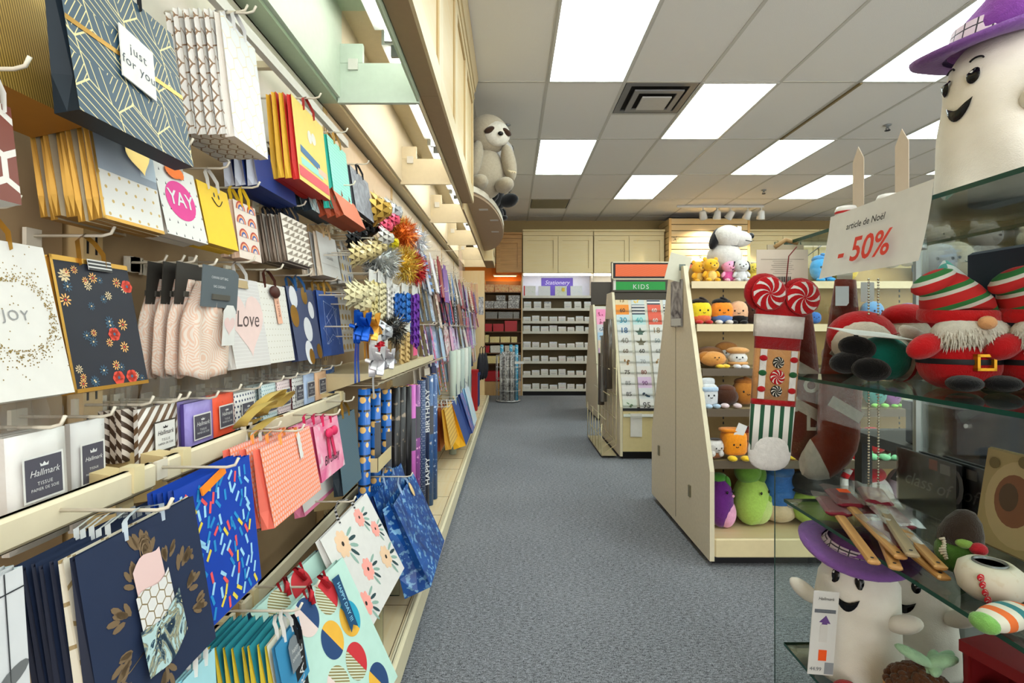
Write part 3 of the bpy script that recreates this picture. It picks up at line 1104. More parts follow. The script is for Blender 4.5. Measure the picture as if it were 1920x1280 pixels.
def sack(label, X, x0, x1, yt, yb, front=True, group=None):
    Y0 = F * X / (x0 - CX)
    Y1 = F * X / (x1 - CX)
    zt, zb = HC - (yt - CY) * Y0 / F, HC - (yb - CY) * Y0 / F
    W_, H_ = Y1 - Y0, zt - zb
    o = empty('cloth_gift_sack', (X, (Y0 + Y1) / 2, zb))
    tag(o, label, 'gift bag', group)
    o.rotation_euler = (0, .06, 0)
    m = MB()
    n, k = 30, 14
    for j in range(k + 1):
        t = j / k
        for i in range(n):
            a = 2 * PI * i / n
            g_ = max(0, (t - .55) / .45)
            rw = W_ * (.50 - .30 * g_ ** 1.3) * (1 if t > .04 else .93)
            rd = (.020 + .012 * (1 - t)) * (1 if front else .42)
            f = 1 + .20 * math.sin(a * 6 + t * 3) * (1 - .3 * t) + .12 * math.sin(a * 11 - 2 * t)
            m.v.append((math.cos(a) * rd * f, math.sin(a) * rw * (1 + .05 * math.sin(a * 7 + t * 4)), t * H_ * .86 + .006 * math.sin(a * 3) * (1 - t)))
    for j in range(k):
        for i in range(n):
            a, b = j * n + i, j * n + (i + 1) % n
            m.face((a, b, b + n, a + n), 0, True)
    m.face([n - 1 - i for i in range(n)], 0); m.face([k * n + i for i in range(n)], 0)
    m.build('cloth', SACKM, o)
    xc = .026 if front else .006
    c = MB().prism([(-W_ * .46, -H_ * .17), (W_ * .1, -H_ * .17), (W_ * .3, -H_ * .22), (W_ * .46, -H_ * .22), (W_ * .46, H_ * .16), (W_ * .34, H_ * .20), (-W_ * .46, H_ * .20)], xc - .0008, xc + .0008, axis='x').build('header_card', flat('#5d666b') if front else flat('#3b3833'), o, loc=(0, 0, H_ * .80))
    MB().bb(-.014, xc + .004, -W_ * .22, W_ * .22, H_ * .70, H_ * .75).build('card_band', flat('#57544c'), o)
    if front:
        for q, (s, z) in enumerate((('CANVAS GIFT BAG', .10), ('SAC-CADEAU', .02))):
            text(c, s, .0075, (0, 0, 0), TXTW, M=at(FACE_AISLE, (xc + .0012, -.006, H_ * z)))
        t = MB().prism([(-.024, 0), (.024, 0), (.024, .075), (.012, .088), (-.012, .088), (-.024, .075)], .0, .0012, axis='z')
        tg = t.build('gift_tag', PAPER, o, M=at(FACE_AISLE, (.042, .012, H_ * .28)))
        mm = MB(); heart(mm, 0, .045, .044, .0018); mm.build('printed_heart', flat('#efd0cc'), tg)
    HOOKS.append((WALLX, X + .03, (Y0 + Y1) / 2, zt + .002))
def swirl(g):
    n = g.noise(9, 2)
    w = ((g.voro(16) + n * .25) * 90).sin()
    return g.mix(((w + .2) * 2).max(0.0).min(1.0) * .6, '#efe0d2', '#cf9d80')
SACKM = pat('swirl_cloth', swirl, .8)
sack('white and rose swirl cloth gift sack with grey header card', -.67, 340, 418, 492, 708)
for i, (x0, x1) in enumerate(((310, 372), (285, 345), (256, 318))):
    sack('rolled rose swirl cloth sack with a dark card, %s behind the front sack' % ORD[i], -.70 - .024 * i, x0, x1, 488, 706, False, 'rolled cloth gift sacks')

def d_love(b, W, H):
    decal(b, 'printed_heart', [flat('#eccfc9')], lambda m: (heart(m, 0, H * .52, W * 1.0, .0007)))
    text(b, 'Love', .058, (0, H * .53, .0012), flat('#5a4a48'), shear=.35)
    cloud_tag(b, .0, H * .93, .05, .02, foil('#b7a27c'))
bag('white gift bag with a pink heart reading Love', -.68, (413, 515), 482, (443, 692), stripes('#f5f3f0', '#cfcac8', .009, .88, PI / 2), WHITE, T=.02, deco=d_love, handle=WHITE)
def d_thx(b, W, H):
    cloud_tag(b, .025, H * .72, .028, .1, flat('#d9a58c'), name='hang_tag', a=.06)
    text(b, 'IT IS LOVE', .014, (.025, H * .72, .0055), flat('#6a3a2c'), rotz=-PI / 2 + .06)
    MB().ell((.012, H * .9, .008), (.028, .018, .009)).build('ribbon_knot', flat('#4a2218'), b)
bag('ivory gold dotted gift bag with a rose hang tag', -.68, (472, 527), 533, (495, 683), dots('#f5f1e8', '#8f7d55', .017, .09), WHITE, T=.02, deco=d_thx, handle=flat('#4a2218'))
def d_plan(b, W, H):
    cs = [GOLD, flat('#e6e6ea'), flat('#2f5f94')]
    decal(b, 'printed_circles', cs, lambda m: [m.disc(x * W, y * H, .026 * s, .032 * s, .0006 + .0001 * i, k, 18) for i, (x, y, s, k) in enumerate(((-.3, .86, 1.1, 1), (.12, .9, .9, 0), (-.36, .6, 1.1, 0), (.3, .7, .9, 1), (.05, .42, 1.25, 1), (-.05, .1, 1.2, 1), (.36, .1, .8, 0), (.02, .04, .8, 0)))])
bag('dusk blue gift bag with gold and white discs', -.68, (535, 535), 585, (560, 677), flat('#474f6e'), flat('#1f2a4e'), T=.02, n=2, dx=.03, deco=d_plan, handle=flat('#2f5f94'), group='dusk blue disc gift bags')
def d_const(b, W, H):
    r = random.Random(4)
    P = [(r.uniform(-W * .42, W * .42), r.uniform(H * .1, H * .9), .001) for _ in range(15)]
    m = MB()
    for i in range(0, 12, 1): m.tube([P[i], P[i + 1]], .0005, 3)
    for p in P: m.disc(p[0], p[1], .003, None, .0012, 0, 5)
    m.build('printed_constellations', flat('#b9c8e6'), b)
bag('royal blue gift bag printed with star constellations', -.68, (592, 543), 632, (607, 668), blot('#2c4f9a', '#3a62b0', 12), flat('#1d2f66'), T=.02, n=3, dx=.022, deco=d_const, handle=flat('#b98d3e'), group='royal blue constellation gift bags')
bag('white gift bag with large gold spots', -.68, (633, 555), 655, (645, 660), dots('#f5f1ea', '#b8934a', .04, .3), GOLD, T=.02, handle=WHITE)

# --- tissue packs
def tissue(label, X, tn, x1, bn, face, n=1, lab=True, group=None, side=None, dx=.014, word='Hallmark', T=.012, lx=.0, light=False):
    def deco(b, W, H):
        if not lab: return
        w, h = min(W * .62, .058), min(H * .36, .075)
        lb = label_rect(b, lx, H * .6, w, h, flat('#53515c') if not light else PAPER, .0032, border=PAPER if not light else flat('#4a443c'))
        c = TXTW if not light else INK
        text(lb, word, w * .22, (lx, H * .6 + h * .12, .0040), c, shear=.3)
        text(lb, 'TISSUE', w * .12, (lx, H * .6 - h * .14, .0040), c, spacing=1.2)
        text(lb, 'PAPIER DE SOIE', w * .1, (lx, H * .6 - h * .28, .0040), c, spacing=1.1)
        MB().poly([(lx - .006, H * .6 + h * .27, .004), (lx + .006, H * .6 + h * .27, .004), (lx + .007, H * .6 + h * .36, .004), (lx + .003, H * .6 + h * .31, .004), (lx, H * .6 + h * .38, .004), (lx - .003, H * .6 + h * .31, .004), (lx - .007, H * .6 + h * .36, .004)]).build('printed_crown', c, lb)
    return bag(label, X, tn, x1, bn, face, side or face, T=T, style='pack', n=n, dx=dx, deco=deco, name='tissue_pack', cat='tissue paper', group=group, hh=.03)
TW = blot('#efeae4', '#fbf8f4', 14, bumpy=.004)
tissue('white tissue paper pack nearest the camera with dark label', -.655, (15, 822), 128, (26, 1045), TW, n=3, dx=.02, T=.016, group='white tissue packs at the left edge')
tissue('white tissue paper pack with faint specks beside the slotted upright', -.68, (136, 795), 200, (142, 1000), speck('#f4f1ee', '#9a8f88', 90, .7), n=1)
tissue('brown and white striped tissue pack with a cream label', -.68, (262, 768), 335, (266, 920), stripes('#6b5038', '#f4efe8', .018, .5, -.75), n=1, lx=.008, light=True)
bag('bundle of brown striped paper straws in a pack', -.70, (232, 768), 262, (234, 868), stripes('#4a3526', '#efe2d4', .016, .5, .9), stripes('#4a3526', '#efe2d4', .016, .5, .9), T=.02, style='pack', n=3, dx=.016, name='straw_pack', cat='straws', group='striped straw packs')
tissue('pale pink tissue pack beside the striped one', -.69, (304, 758), 335, (312, 905), flat('#f2dcd6'), n=1, lab=False)
tissue('lavender tissue paper pack, front of its stack', -.68, (348, 758), 402, (352, 880), blot('#8d7fc4', '#a598d8', 14), n=4, dx=.018, group='lavender tissue packs', side=flat('#5a4898'))
tissue('orange red tissue paper pack', -.68, (401, 742), 440, (406, 850), speck('#e2502c', '#b83a20', 60, .66), n=2, dx=.02, group='orange red tissue packs')
tissue('white tissue pack with navy polka dots', -.68, (441, 738), 481, (447, 838), dots('#f4f2ee', '#22325c', .013, .24), n=2, dx=.02, group='navy polka dot tissue packs')
tissue('pale teal tissue pack with small dots', -.68, (492, 722), 519, (498, 812), dots('#dcecec', '#3f7f8c', .01, .2), n=3, dx=.02, group='pale teal dotted tissue packs')
tissue('blush tissue pack with dark dots', -.68, (521, 715), 545, (526, 796), dots('#f2dcdc', '#5c4a50', .01, .18), n=2, dx=.02, group='blush dotted tissue packs')
tissue('white tissue pack with black dots and plum edge', -.68, (549, 707), 570, (552, 786), dots('#f6f4f0', '#2a2a2e', .012, .2), n=2, dx=.02, side=flat('#6a2c34'), group='white black-dotted tissue packs')
tissue('light blue tissue pack', -.68, (571, 703), 591, (574, 776), flat('#b9cbe8'), n=2, dx=.02, group='light blue tissue packs')
tissue('apricot tissue pack near the end of the row', -.68, (592, 698), 613, (595, 768), flat('#f2c39a'), n=2, dx=.02, group='apricot tissue packs')
tissue('denim blue patterned tissue pack at the end of the row', -.68, (614, 690), 629, (617, 758), speck('#33588f', '#c4d4ea', 120, .58), n=1)

# --- upper bar bags
def d_frame(b, W, H):
    decal(b, 'printed_frame', [flat('#3a3c40'), flat('#b9a672'), flat('#6d6f70')], lambda m: (m.rect(W / 2 - .02, H / 2, .0015, H, .0008, 0), m.rect(0, H - .02, W, .0015, .0008, 0), m.rect(0, H * .2, W, H * .42, .0005, 1), m.disc(W * .38, H * .62, .018, .008, .0008, 2, 14, tilt=.4)))
bag('pale grey gift bag with an ochre base and thin frame, cut by the left edge', -.5, (-300, 1225), 42, (-255, 1900), flat('#dfe0e2'), flat('#cfe2e6'), T=.02, n=3, dx=.012, deco=d_frame, hang=None, handle=WHITE, group='pale framed gift bags at the left edge')
def d_botan(b, W, H):
    g = flat('#8a7358', .4, .3)
    r = random.Random(2)
    m = MB()
    for (x, y, a, s) in ((-.005, .175, 1.5, 1.3), (-.045, .12, 2.6, 1), (-.05, .08, 3.4, 1), (.05, .13, .7, 1.1), (.06, .1, .2, 1), (.065, .07, -.3, 1), (.03, .155, 1.2, .9), (-.03, .15, 2.2, .9), (.0, .03, -1.5, 1), (-.06, .05, 3.6, .8)):
        for q in range(7):
            aa = a + r.uniform(-.7, .7)
            d = .012 + .018 * r.random()
            m.disc(x + d * math.cos(aa) * s, y + d * math.sin(aa) * s, .011 * s, .0042 * s, .0006, 0, 8, tilt=aa)
    for q in range(14):
        rr = .006 + q * .0008
        m.tube([(-.005 + rr * math.cos(t + q) * .8, .19 + rr * math.sin(t + q) * 1.3, .0008) for t in (0, .7, 1.4, 2.1)], .0006, 3)
    for (x, y) in ((-.088, .06), (-.08, .046), (-.07, .066), (-.06, .07), (.085, .14), (.078, .152)): m.disc(x, y, .004, None, .0006, 0, 8)
    m.tube([(-.086, .058, .0008), (-.06, .06, .0008), (-.035, .068, .0008)], .0007, 3)
    m.build('printed_flowers', g, b)
    for i, (x, y, w, h, mt, a) in enumerate(((-.006, .142, .054, .062, None, .25), (-.004, .105, .066, .06, HEXS, .22), (.0, .062, .082, .062, MARB, .2))):
        k = MB()
        N = 7
        for j in range(2):
            for q in range(N + 1):
                t = q / N
                wv = .012 * math.sin(t * 5 + i) * (1 if j else 1)
                k.v.append(((t - .5) * w, (j - .5) * h + wv * .6 + t * .016, .003 + .0025 * (3 - i) * 0 + i * .0022))
        for q in range(N): k.face((q, q + 1, N + 2 + q, N + 1 + q), 0, True)
        c = k.build('paper_cutout', mt or pat('blush_gold', lambda g2: g2.mix(g2.v < -.012, '#e6c4c0', '#c9a04e')), b)
        c.location = (x, y, 0); c.rotation_euler = (0, 0, a * .3)
HEXS = hexes('#f4f2ef', '#8c7a58', .017, .05)
def marb(g):
    n = g.noise(16, 4, 2.5)
    w = (n * 42).sin()
    return g.mix(((n - .42) * 9).max(0.0).min(1.0), g.mix((w > .55) * 1.0, '#20374a', '#d9cf9c'), g.mix((w > .6) * 1.0, '#a9c4c4', '#2f4d60'))
MARB = pat('ink_marble', marb, .4)
NAVY = flat('#26324e')
bag('navy gift bag with gold botanicals and paper cutouts', -.5, (140, 1045), 362, (199, 1410), NAVY, flat('#1c2236'), T=.018, t0=.006, deco=d_botan, hang='bar', n=1, handle=flat('#c9d8e4'), hh=.02)
bag('navy bag with a cream hexagon side panel just behind the botanical bag', -.515, (118, 1050), 352, (178, 1415), hexes('#ece2cc', '#9c8458', .05, .05), hexes('#ece2cc', '#9c8458', .05, .05), T=.014, t0=.006, hang=None, n=1, handle=None)
bag('dark navy gift bag stacked between the hook bar and the botanical bag', -.532, (100, 1052), 340, (160, 1418), NAVY, flat('#20263c'), T=.012, t0=.005, hang=None, n=5, dx=.011, handle=flat('#dfe8ee'), hh=.016, group='dark navy gift bags on the upper bar', blabel='dark navy gift bag stacked between the hook bar and the botanical bag')
def d_sprk(b, W, H):
    r = random.Random(3)
    cs = [flat(c) for c in ('#e8565a', '#f2d94a', '#9fd4f2', '#2a8fd0', '#e8e8f0')]
    P = []
    def fn(m):
        for i in range(11):
            for j in range(12):
                if r.random() < .8:
                    m.rect(-W / 2 + .012 + (W - .024) * (i + r.random() * .7) / 11, .012 + (H - .024) * (j + r.random() * .7) / 12, .0062, .0195, .0006, r.choice((0, 1, 2, 2, 3, 3)), r.uniform(-.9, .9))
    decal(b, 'printed_sprinkles', cs, fn)
    MB().box((-.02, H - .012, .006), (.075, .014, .003), 0, Matrix.Rotation(.25, 3, 'Z')).build('ribbon_tie', flat('#ee8422'), b)
bag('cobalt blue gift bag with confetti sprinkles', -.52, (325, 920), 467, (355, 1219), flat('#1545b4'), flat('#123a96'), T=.018, deco=d_sprk, hang='bar', n=3, dx=.014, handle=None, group='cobalt confetti gift bags')
bag('teal gift bag with a leopard print base behind the coral one', -.575, (463, 852), 530, (478, 1002), pat('teal_leopard', lambda g: g.mix(g.v < .07, '#1f88a4', g.mix(((g.voro(85) - .35).abs() < .12) * 1.0, '#8f7d70', '#2c2422'))), flat('#176c86'), T=.02, n=3, dx=.018, hang='bar', handle=WHITE, group='teal leopard gift bags')
def d_coral(b, W, H):
    cloud_tag(b, W * .18, H * .8, .016, .06, PAPER)
bag('coral gift bag with woven pink diamonds', -.52, (487, 842), 580, (515, 990), dots('#f0885e', '#f6c4bc', .0105, .36, .8), flat('#e8705c'), T=.03, deco=d_coral, n=3, dx=.03, hang='bar', handle=flat('#f09a50'), hh=.016, group='coral woven gift bags')
def d_pink(b, W, H):
    m = MB()
    for s in (-1, 1):
        m.ell((s * .02, H * .78, .012), (.022, .014, .008), 0, 10, 6)
        m.box((s * .016, H * .58, .004), (.016, .08, .001), 0, Matrix.Rotation(s * .12, 3, 'Z'))
    m.build('ribbon_bow', flat('#d42a5c'), b)
    text(b, 'Birthday', .034, (0, H * .3, .001), flat('#2c2228'), shear=.4)
bag('pink watercolour Birthday gift bag with a magenta bow', -.52, (587, 800), 632, (604, 905), blot('#f2a9bf', '#d85a8c', 8, '#f7d9e0'), flat('#c84a78'), T=.03, deco=d_pink, n=3, dx=.025, hang='bar', handle=flat('#d42a5c'), hh=.02, group='pink Birthday gift bags')
bag('dark slate shimmering striped gift bag by the end of the bar', -.55, (628, 785), 664, (644, 930), stripes('#243846', '#5f7a88', .006, .7, .5), flat('#1c2a34'), T=.03, hang='bar', handle=GOLD)
bag('white gift bag with a pink lower edge, half hidden under the coral ones', -.60, (556, 900), 622, (572, 968), pat('white_pink_edge', lambda g: g.mix(g.v < .01, '#f0ede8', '#d87a9a')), flat('#d87a9a'), T=.03, hang=None)
# --- lower bar bags
def d_small(b, W, H): pass
bag('little pale blue gift bag at the bottom left', -.47, (342, 1278), 402, (350, 1420), flat('#a9dbe4'), flat('#7fc4d4'), T=.012, n=6, dx=.012, hang=None, handle=WHITE, group='little pale blue gift bags at the bottom')
def d_tagc(b, W, H):
    t = MB().prism([(-.02, -.03), (.02, -.03), (.02, .022), (.008, .032), (-.008, .032), (-.02, .022)], 0, .0012, axis='z').build('gift_tag', flat('#7b8288'), b)
    t.location = (.0, H - .045, .006)
    text(t, 'happy', .012, (0, .008, .002), TXTW, shear=.3)
    text(t, 'birthday', .01, (0, -.008, .002), TXTW, shear=.3)
bag('little blue gift bag with a grey birthday tag, front of its row', -.45, (515, 1215), 560, (538, 1330), flat('#3b8bb8'), flat('#2f6f95'), T=.012, n=1, hang='bar', handle=WHITE, deco=d_tagc)
bag('little teal and mustard gift bag hanging in the low stack', -.465, (500, 1212), 548, (522, 1328), flat('#e8e4d0'), flat('#b9a52c'), T=.016, t0=.004, n=9, dx=.0155, hang=None, handle=WHITE, hh=.03, back=[flat('#2f8f9a'), flat('#c0aa2c'), flat('#1f6f88'), flat('#a8d8dc')], group='little teal and mustard gift bags', blabel='little teal and mustard gift bag hanging in the low stack')
def d_grate(b, W, H): text(b, 'GRATE', .03, (0, H * .5, .001), TXTW, rotz=PI / 2 - .1, spacing=1.15)
bag('slim black gift bag with white capitals beside the circle bags', -.44, (548, 1205), 566, (566, 1340), flat('#1f1f22'), flat('#141416'), T=.01, hang=None, deco=d_grate, handle=BLACK)
CIRC = [flat(c) for c in ('#c8343c', '#2c4a78', '#2a9cbc', '#d8a53c', '#f2dcd6', '#b8e0d4')]
DIAG = stripes('#d9e2cc', '#8a7c48', .006, .5, .9)
def d_circ(seed, tagt):
    def f(b, W, H):
        r = random.Random(seed)
        def fn(m):
            for i in range(4):
                for j in range(4):
                    x = -W / 2 + W * (i + .5 * (j % 2) + .35) / 3.2
                    y = H * (j + .5) / 4
                    if abs(x) > W / 2 - .036: continue
                    k = (i * 2 + j * 3 + seed) % 6
                    a = -1.15
                    m.disc(x, y, .037, .043, .0006, (0, 1, 3, 6, 0, 2)[(i * 3 + j * 2 + seed) % 6], 20, a, a + PI)
                    m.disc(x, y, .037, .043, .0006, (6, 2, 0, 1, 4, 3)[(i * 2 + j * 3 + seed) % 6], 20, a + PI, a + 2 * PI)
        decal(b, 'printed_half_circles', CIRC + [DIAG], fn)
        for s in (-1, 1): MB().tube([(s * .035, H - .02, .004), (s * .03, H - .005, .012), (s * .02, H + .01, .004), (s * .034, H - .03, .008)], .0055, 6).build('ribbon_knot', flat('#b8202c'), b)
        if tagt:
            t = MB().prism([(-.014, 0), (0, .012), (.014, 0), (.014, .135), (-.014, .135)], 0, .0012, axis='z').build('ribbon_tag', flat('#1d4a70'), b)
            t.location = (.05, H - .155, .008); t.rotation_euler = (0, 0, -.1)
            text(t, 'HAPPY DAY !!!', .0155, (0, .07, .002), flat('#7fb4cc'), rotz=-PI / 2, bold=.0003)
    return f
bag('mint gift bag with half circles and a HAPPY DAY ribbon, in front', -.5, (525, 1160), 650, (651, 1433), flat('#bfe2d6'), flat('#a8d2c8'), T=.035, t0=.02, xf=-.434, deco=d_circ(1, True), hang='bar', handle=flat('#b8202c'), hh=.012)
bag('mint half circle gift bag behind the one with the ribbon', -.56, (470, 1150), 610, (590, 1400), flat('#bfe2d6'), flat('#24507a'), T=.03, t0=.02, xf=-.50, deco=d_circ(3, False), hang=None, handle=flat('#b8202c'), hh=.012)
def d_wf(b, W, H):
    cs = [flat(c) for c in ('#f0cba8', '#e89a90', '#2f4a50', '#2a2422', '#8aa89c')]
    def fn(m):
        for (x, y, s, k) in ((-.09, .8, 1.2, 0), (.06, .86, .9, 1), (.1, .3, 1.1, 0), (-.03, .4, 1.0, 1), (-.12, .2, 1, 1), (.12, .62, .8, 1)):
            for q in range(8): m.disc(x + .016 * s * math.cos(q * .785), y * H + .016 * s * math.sin(q * .785), .018 * s, .012 * s, .0006 + q * .00004, k, 9, tilt=q * .785)
            m.disc(x, y * H, .006 * s, None, .0012, 3, 8)
            for q in range(5):
                a = -1.2 + q * .35
                m.disc(x + .05 * s * math.cos(a), y * H + .05 * s * math.sin(a), .02 * s, .005 * s, .0007, 2 if q % 2 else 4, 8, tilt=a)
    decal(b, 'printed_flowers', cs, fn)
bag('white gift bag with peach flowers and dark leaves', -.5, (600, 1012), 690, (690, 1190), flat('#f1eeea'), WHITE, T=.03, xf=-.473, deco=d_wf, hang='bar', handle=stripes('#f4f4f4', '#2a2a2a', .01), n=1)
BLUEM = pat('blue_marble', lambda g: g.mix(((g.noise(7, 5, 1.2) - .3) * 2.4).max(0.0).min(1.0), g.mix(g.noise(26, 3), '#051744', '#0f3a8e'), g.mix((g.noise(40, 4) > .56) * 1.0, '#1f66bc', '#8fc8f0')), .35)
bag('large deep blue marbled gift bag leaning out over the deck', -.41, (737, 946), 775, (808, 1100), BLUEM, BLUEM, T=.10, t0=.04, xf=-.415, hang='bar', handle=flat('#a9c4e4'), deco=lambda b, W, H: MB().ell((.06, H - .03, .006), (.016, .03, .003)).build('gift_tag', flat('#e8c48c'), b), n=1)
bag('folded deep blue marbled gift bag behind the leaning one', -.50, (700, 930), 752, (745, 1080), BLUEM, flat('#0f2a66'), T=.02, hang=None, handle=flat('#a9c4e4'), n=4, dx=.02, group='folded deep blue marbled gift bags')
# gold pull bow on the bar
gb = empty('pull_bow', (-.60, 1.27, .93), label='gold ribbon pull bow on the cream hook bar', cat='bow')
for i, (y, z, a) in enumerate(((-.05, .0, 0.5), (.0, .02, 0), (.05, .01, -.5), (-.02, -.04, .8))):
    MB().ribbon([(.0 + .03 * math.sin(t), y + .035 * math.cos(t) * 1.2, z + .03 * math.sin(t)) for t in [a + k * PI / 6 for k in range(11)]], (.035, 0, .008)).build('loop', flat('#d9bf6a', .35, .3), gb)
# ================================================================ bows, tinsel, ribbons and wrap rolls (third bay on)
def placed(px, py, X):
    Y, z = yz(px, py, X)
    return Vector((X, Y, z))


def star_bow(lab, px, py, X, r, c, group=None, layers=3, foilm=True):
    p = placed(px, py, X)
    o = empty('gift_bow', p, label=lab, cat='bow', group=group)
    mt = flat(c, .3, .35) if foilm else flat(c, .5)
    for L in range(layers):
        m = MB()
        n = 11 - 2 * L
        rr = r * (1 - .27 * L)
        for k in range(n):
            a = 2 * PI * k / n + L * .4
            dy, dz = math.cos(a), math.sin(a)
            w = Vector((0, -dz, dy)) * (r * .27)
            x0 = .004 + L * r * .3
            pts = [Vector((x0, 0, 0)), Vector((x0 + r * .16, dy * rr * .55, dz * rr * .55)), Vector((x0 + r * .05, dy * rr, dz * rr)), Vector((x0 + r * .34, dy * rr * .62, dz * rr * .62)), Vector((x0 + r * .42, dy * rr * .12, dz * rr * .12))]
            for q in range(4):
                s0, s1 = (.35, .9, .12, .8, .3)[q], (.35, .9, .12, .8, .3)[q + 1]
                m.poly([pts[q] - w * s0, pts[q] + w * s0, pts[q + 1] + w * s1, pts[q + 1] - w * s1], 0, True)
        b = m.build('bow_loops', mt, o)
    HOOKS.append((WALLX, X + .02, p.y, p.z + .0))
    return o


def tinsel(lab, px, py, X, rx, ry, rz, c, group=None, c2=None, n=900):
    p = placed(px, py, X)
    r = random.Random(int(px * 7 + py))
    m = MB()
    for i in range(n):
        d = Vector((r.gauss(0, 1), r.gauss(0, 1), r.gauss(0, 1))).normalized()
        q = Vector((d.x * rx, d.y * ry, d.z * rz)) * r.uniform(.45, .85)
        e = q + (d + Vector((r.uniform(-.7, .7), r.uniform(-.7, .7), r.uniform(-.7, .7)))).normalized() * .042
        s = Vector((r.uniform(-1, 1), r.uniform(-1, 1), r.uniform(-1, 1))).normalized() * .003
        m.poly([q - s, q + s, e + s * .4], r.randrange(2))
    m.ell((0, 0, 0), (rx * .7, ry * .7, rz * .7), 0, 12, 8)
    o = m.build('tinsel_garland', [flat(c, .25, .6), flat(c2 or c, .35, .5)], loc=p)
    tag(o, lab, 'garland', group)
    HOOKS.append((WALLX, X + rx * .3, p.y, p.z + rz * .5))
    return o


def curly(lab, px, py, X, h, w, c, n=5, group=None, turns=6, r=.011):
    p = placed(px, py, X)
    o = empty('curly_ribbon', p, label=lab, cat='ribbon', group=group)
    mt = flat(c, .3, .3)
    for k in range(n):
        m = MB()
        y0 = (k - (n - 1) / 2) * w / n
        x0 = R.uniform(-.012, .012)
        hh = h * R.uniform(.85, 1.05)
        pts = []
        N = turns * 8
        for i in range(N + 1):
            a = 2 * PI * turns * i / N + k
            pts.append((x0 + r * math.cos(a), y0 + r * math.sin(a), -hh * i / N))
        m.ribbon(pts, (0, 0, hh / turns * .55))
        m.build('curl', mt, o)
    MB().bb(-.002, .002, -w / 2, w / 2, -.004, .045).build('hang_card', PAPER, o)
    HOOKS.append((WALLX, X + .02, p.y, p.z + .035))
    return o


def pull_bow(lab, px, py, X, r, c, tails=2, group=None, tl=.12, hook=True):
    p = placed(px, py, X)
    o = empty('pull_bow', p, label=lab, cat='bow', group=group)
    mt = flat(c, .25, .35)
    for k in range(12):
        a = 2 * PI * k / 12
        dy, dz = math.cos(a), math.sin(a)
        w = Vector((r * .34, -dz * r * .12, dy * r * .12))
        pts = []
        for i in range(9):
            t = i / 8
            rad = r * math.sin(PI * t) ** .8
            off = (t - .5) * .62
            pts.append((.01 + r * .3 * (k % 3), (dy * math.cos(off) - dz * math.sin(off)) * rad, (dz * math.cos(off) + dy * math.sin(off)) * rad))
        MB().ribbon(pts, w).build('bow_loop', mt, o)
    for k in range(tails):
        s = (-1) ** k
        pts = [(.01, s * .01 + s * .012 * i / 6 + .004 * math.sin(i * 1.3), -tl * i / 6) for i in range(7)]
        MB().ribbon(pts, (0, r * .42, 0)).build('ribbon_tail', mt, o)
    if hook: HOOKS.append((WALLX, X + .01, p.y, p.z))
    return o


star_bow('large gold ribbon bow hanging near the top of the wall', 697, 392, -.62, .085, '#c9a24c')
star_bow('large silver ribbon bow beside the gold one', 722, 398, -.62, .08, '#b9bcc0')
star_bow('silver grey ribbon bow under the gold one', 712, 420, -.64, .06, '#8f8f94', layers=2)
for i, (x, y) in enumerate(((712, 424), (727, 412))):
    star_bow('shiny hot pink gift bow under the silver bow, %s one' % ('left', 'right')[i], x, y, -.60, .055, '#ee5a78', 'hot pink gift bows')
for i, (x, y) in enumerate(((652, 450), (665, 440), (680, 430), (692, 427))):
    star_bow('black star gift bow below the copper bags, %s from the left' % ORD[i], x, y, -.66, .05, '#1a1a1c', 'black star gift bows')
for i, (x, y) in enumerate(((658, 478), (672, 474), (690, 470), (702, 462))):
    star_bow('champagne star gift bow under the black bows, %s from the left' % ORD[i], x, y, -.57, .05, '#cdbb86', 'champagne star gift bows')
star_bow('silver white star gift bow at the end of the champagne row', 712, 446, -.55, .055, '#dcdad2')
star_bow('lemon yellow star gift bow right of the champagne row', 724, 455, -.55, .052, '#f2dc1e')
tinsel('orange copper tinsel garland bundle', 757, 440, -.56, .07, .16, .085, '#d9641c', c2='#e8913a')
tinsel('gold tinsel garland above the orange one', 742, 424, -.60, .06, .12, .05, '#d9a83a', c2='#f0d070')
tinsel('silver tinsel garland bundle', 718, 486, -.56, .07, .15, .085, '#a9aca8', c2='#e2e4e0')
tinsel('grey white tinsel garland under the silver bundle', 712, 506, -.58, .06, .14, .045, '#8f9290', c2='#f0f0ee')
tinsel('yellow gold tinsel garland right of the silver one', 762, 496, -.52, .06, .16, .085, '#c99a2c', c2='#f2d56a')
tinsel('deep red tinsel garland right of the gold one', 779, 503, -.50, .05, .16, .085, '#b0141c', c2='#e23a3a')
tinsel('white iridescent tinsel garland beside the orange one', 783, 448, -.52, .05, .2, .08, '#d9dde6', c2='#ffffff', n=360)
for i, (x, y) in enumerate(((650, 553), (662, 548), (676, 556), (668, 570), (684, 545))):
    star_bow('cream rosette bow beside the gold spotted bag, %s of the cluster' % ORD[i], x, y, -.58, .052, '#e6dcae', 'cream rosette bows', foilm=False)
curly('pale gold curly ribbon bunch beside the rosettes', 700, 528, -.56, .17, .12, '#d9cc8e', 6)
curly('soft cream curly ribbon bunch', 716, 530, -.55, .16, .12, '#e8e0b4', 6)
curly('white curly ribbon bunch next to the blue ones', 730, 540, -.54, .16, .1, '#f2f0ea', 5)
curly('bright blue curly ribbon bunch, left one', 743, 552, -.53, .2, .13, '#1d5fb0', 6)
curly('bright blue curly ribbon bunch beside the purple ribbon', 760, 550, -.52, .22, .16, '#2a72c4', 6)
curly('purple curly ribbon bunch', 778, 553, -.50, .27, .14, '#6a2fa0', 6)
curly('dusty pink curly ribbon bunch below the gold ones', 706, 588, -.60, .1, .14, '#c99a94', 5)
curly('dark violet curly ribbon bunch below the blue ones', 756, 592, -.56, .12, .2, '#3a2a78', 6)
pull_bow('royal blue satin pull bow with long tails', 664, 612, -.56, .06, '#1a5fd0', 2, tl=.2)
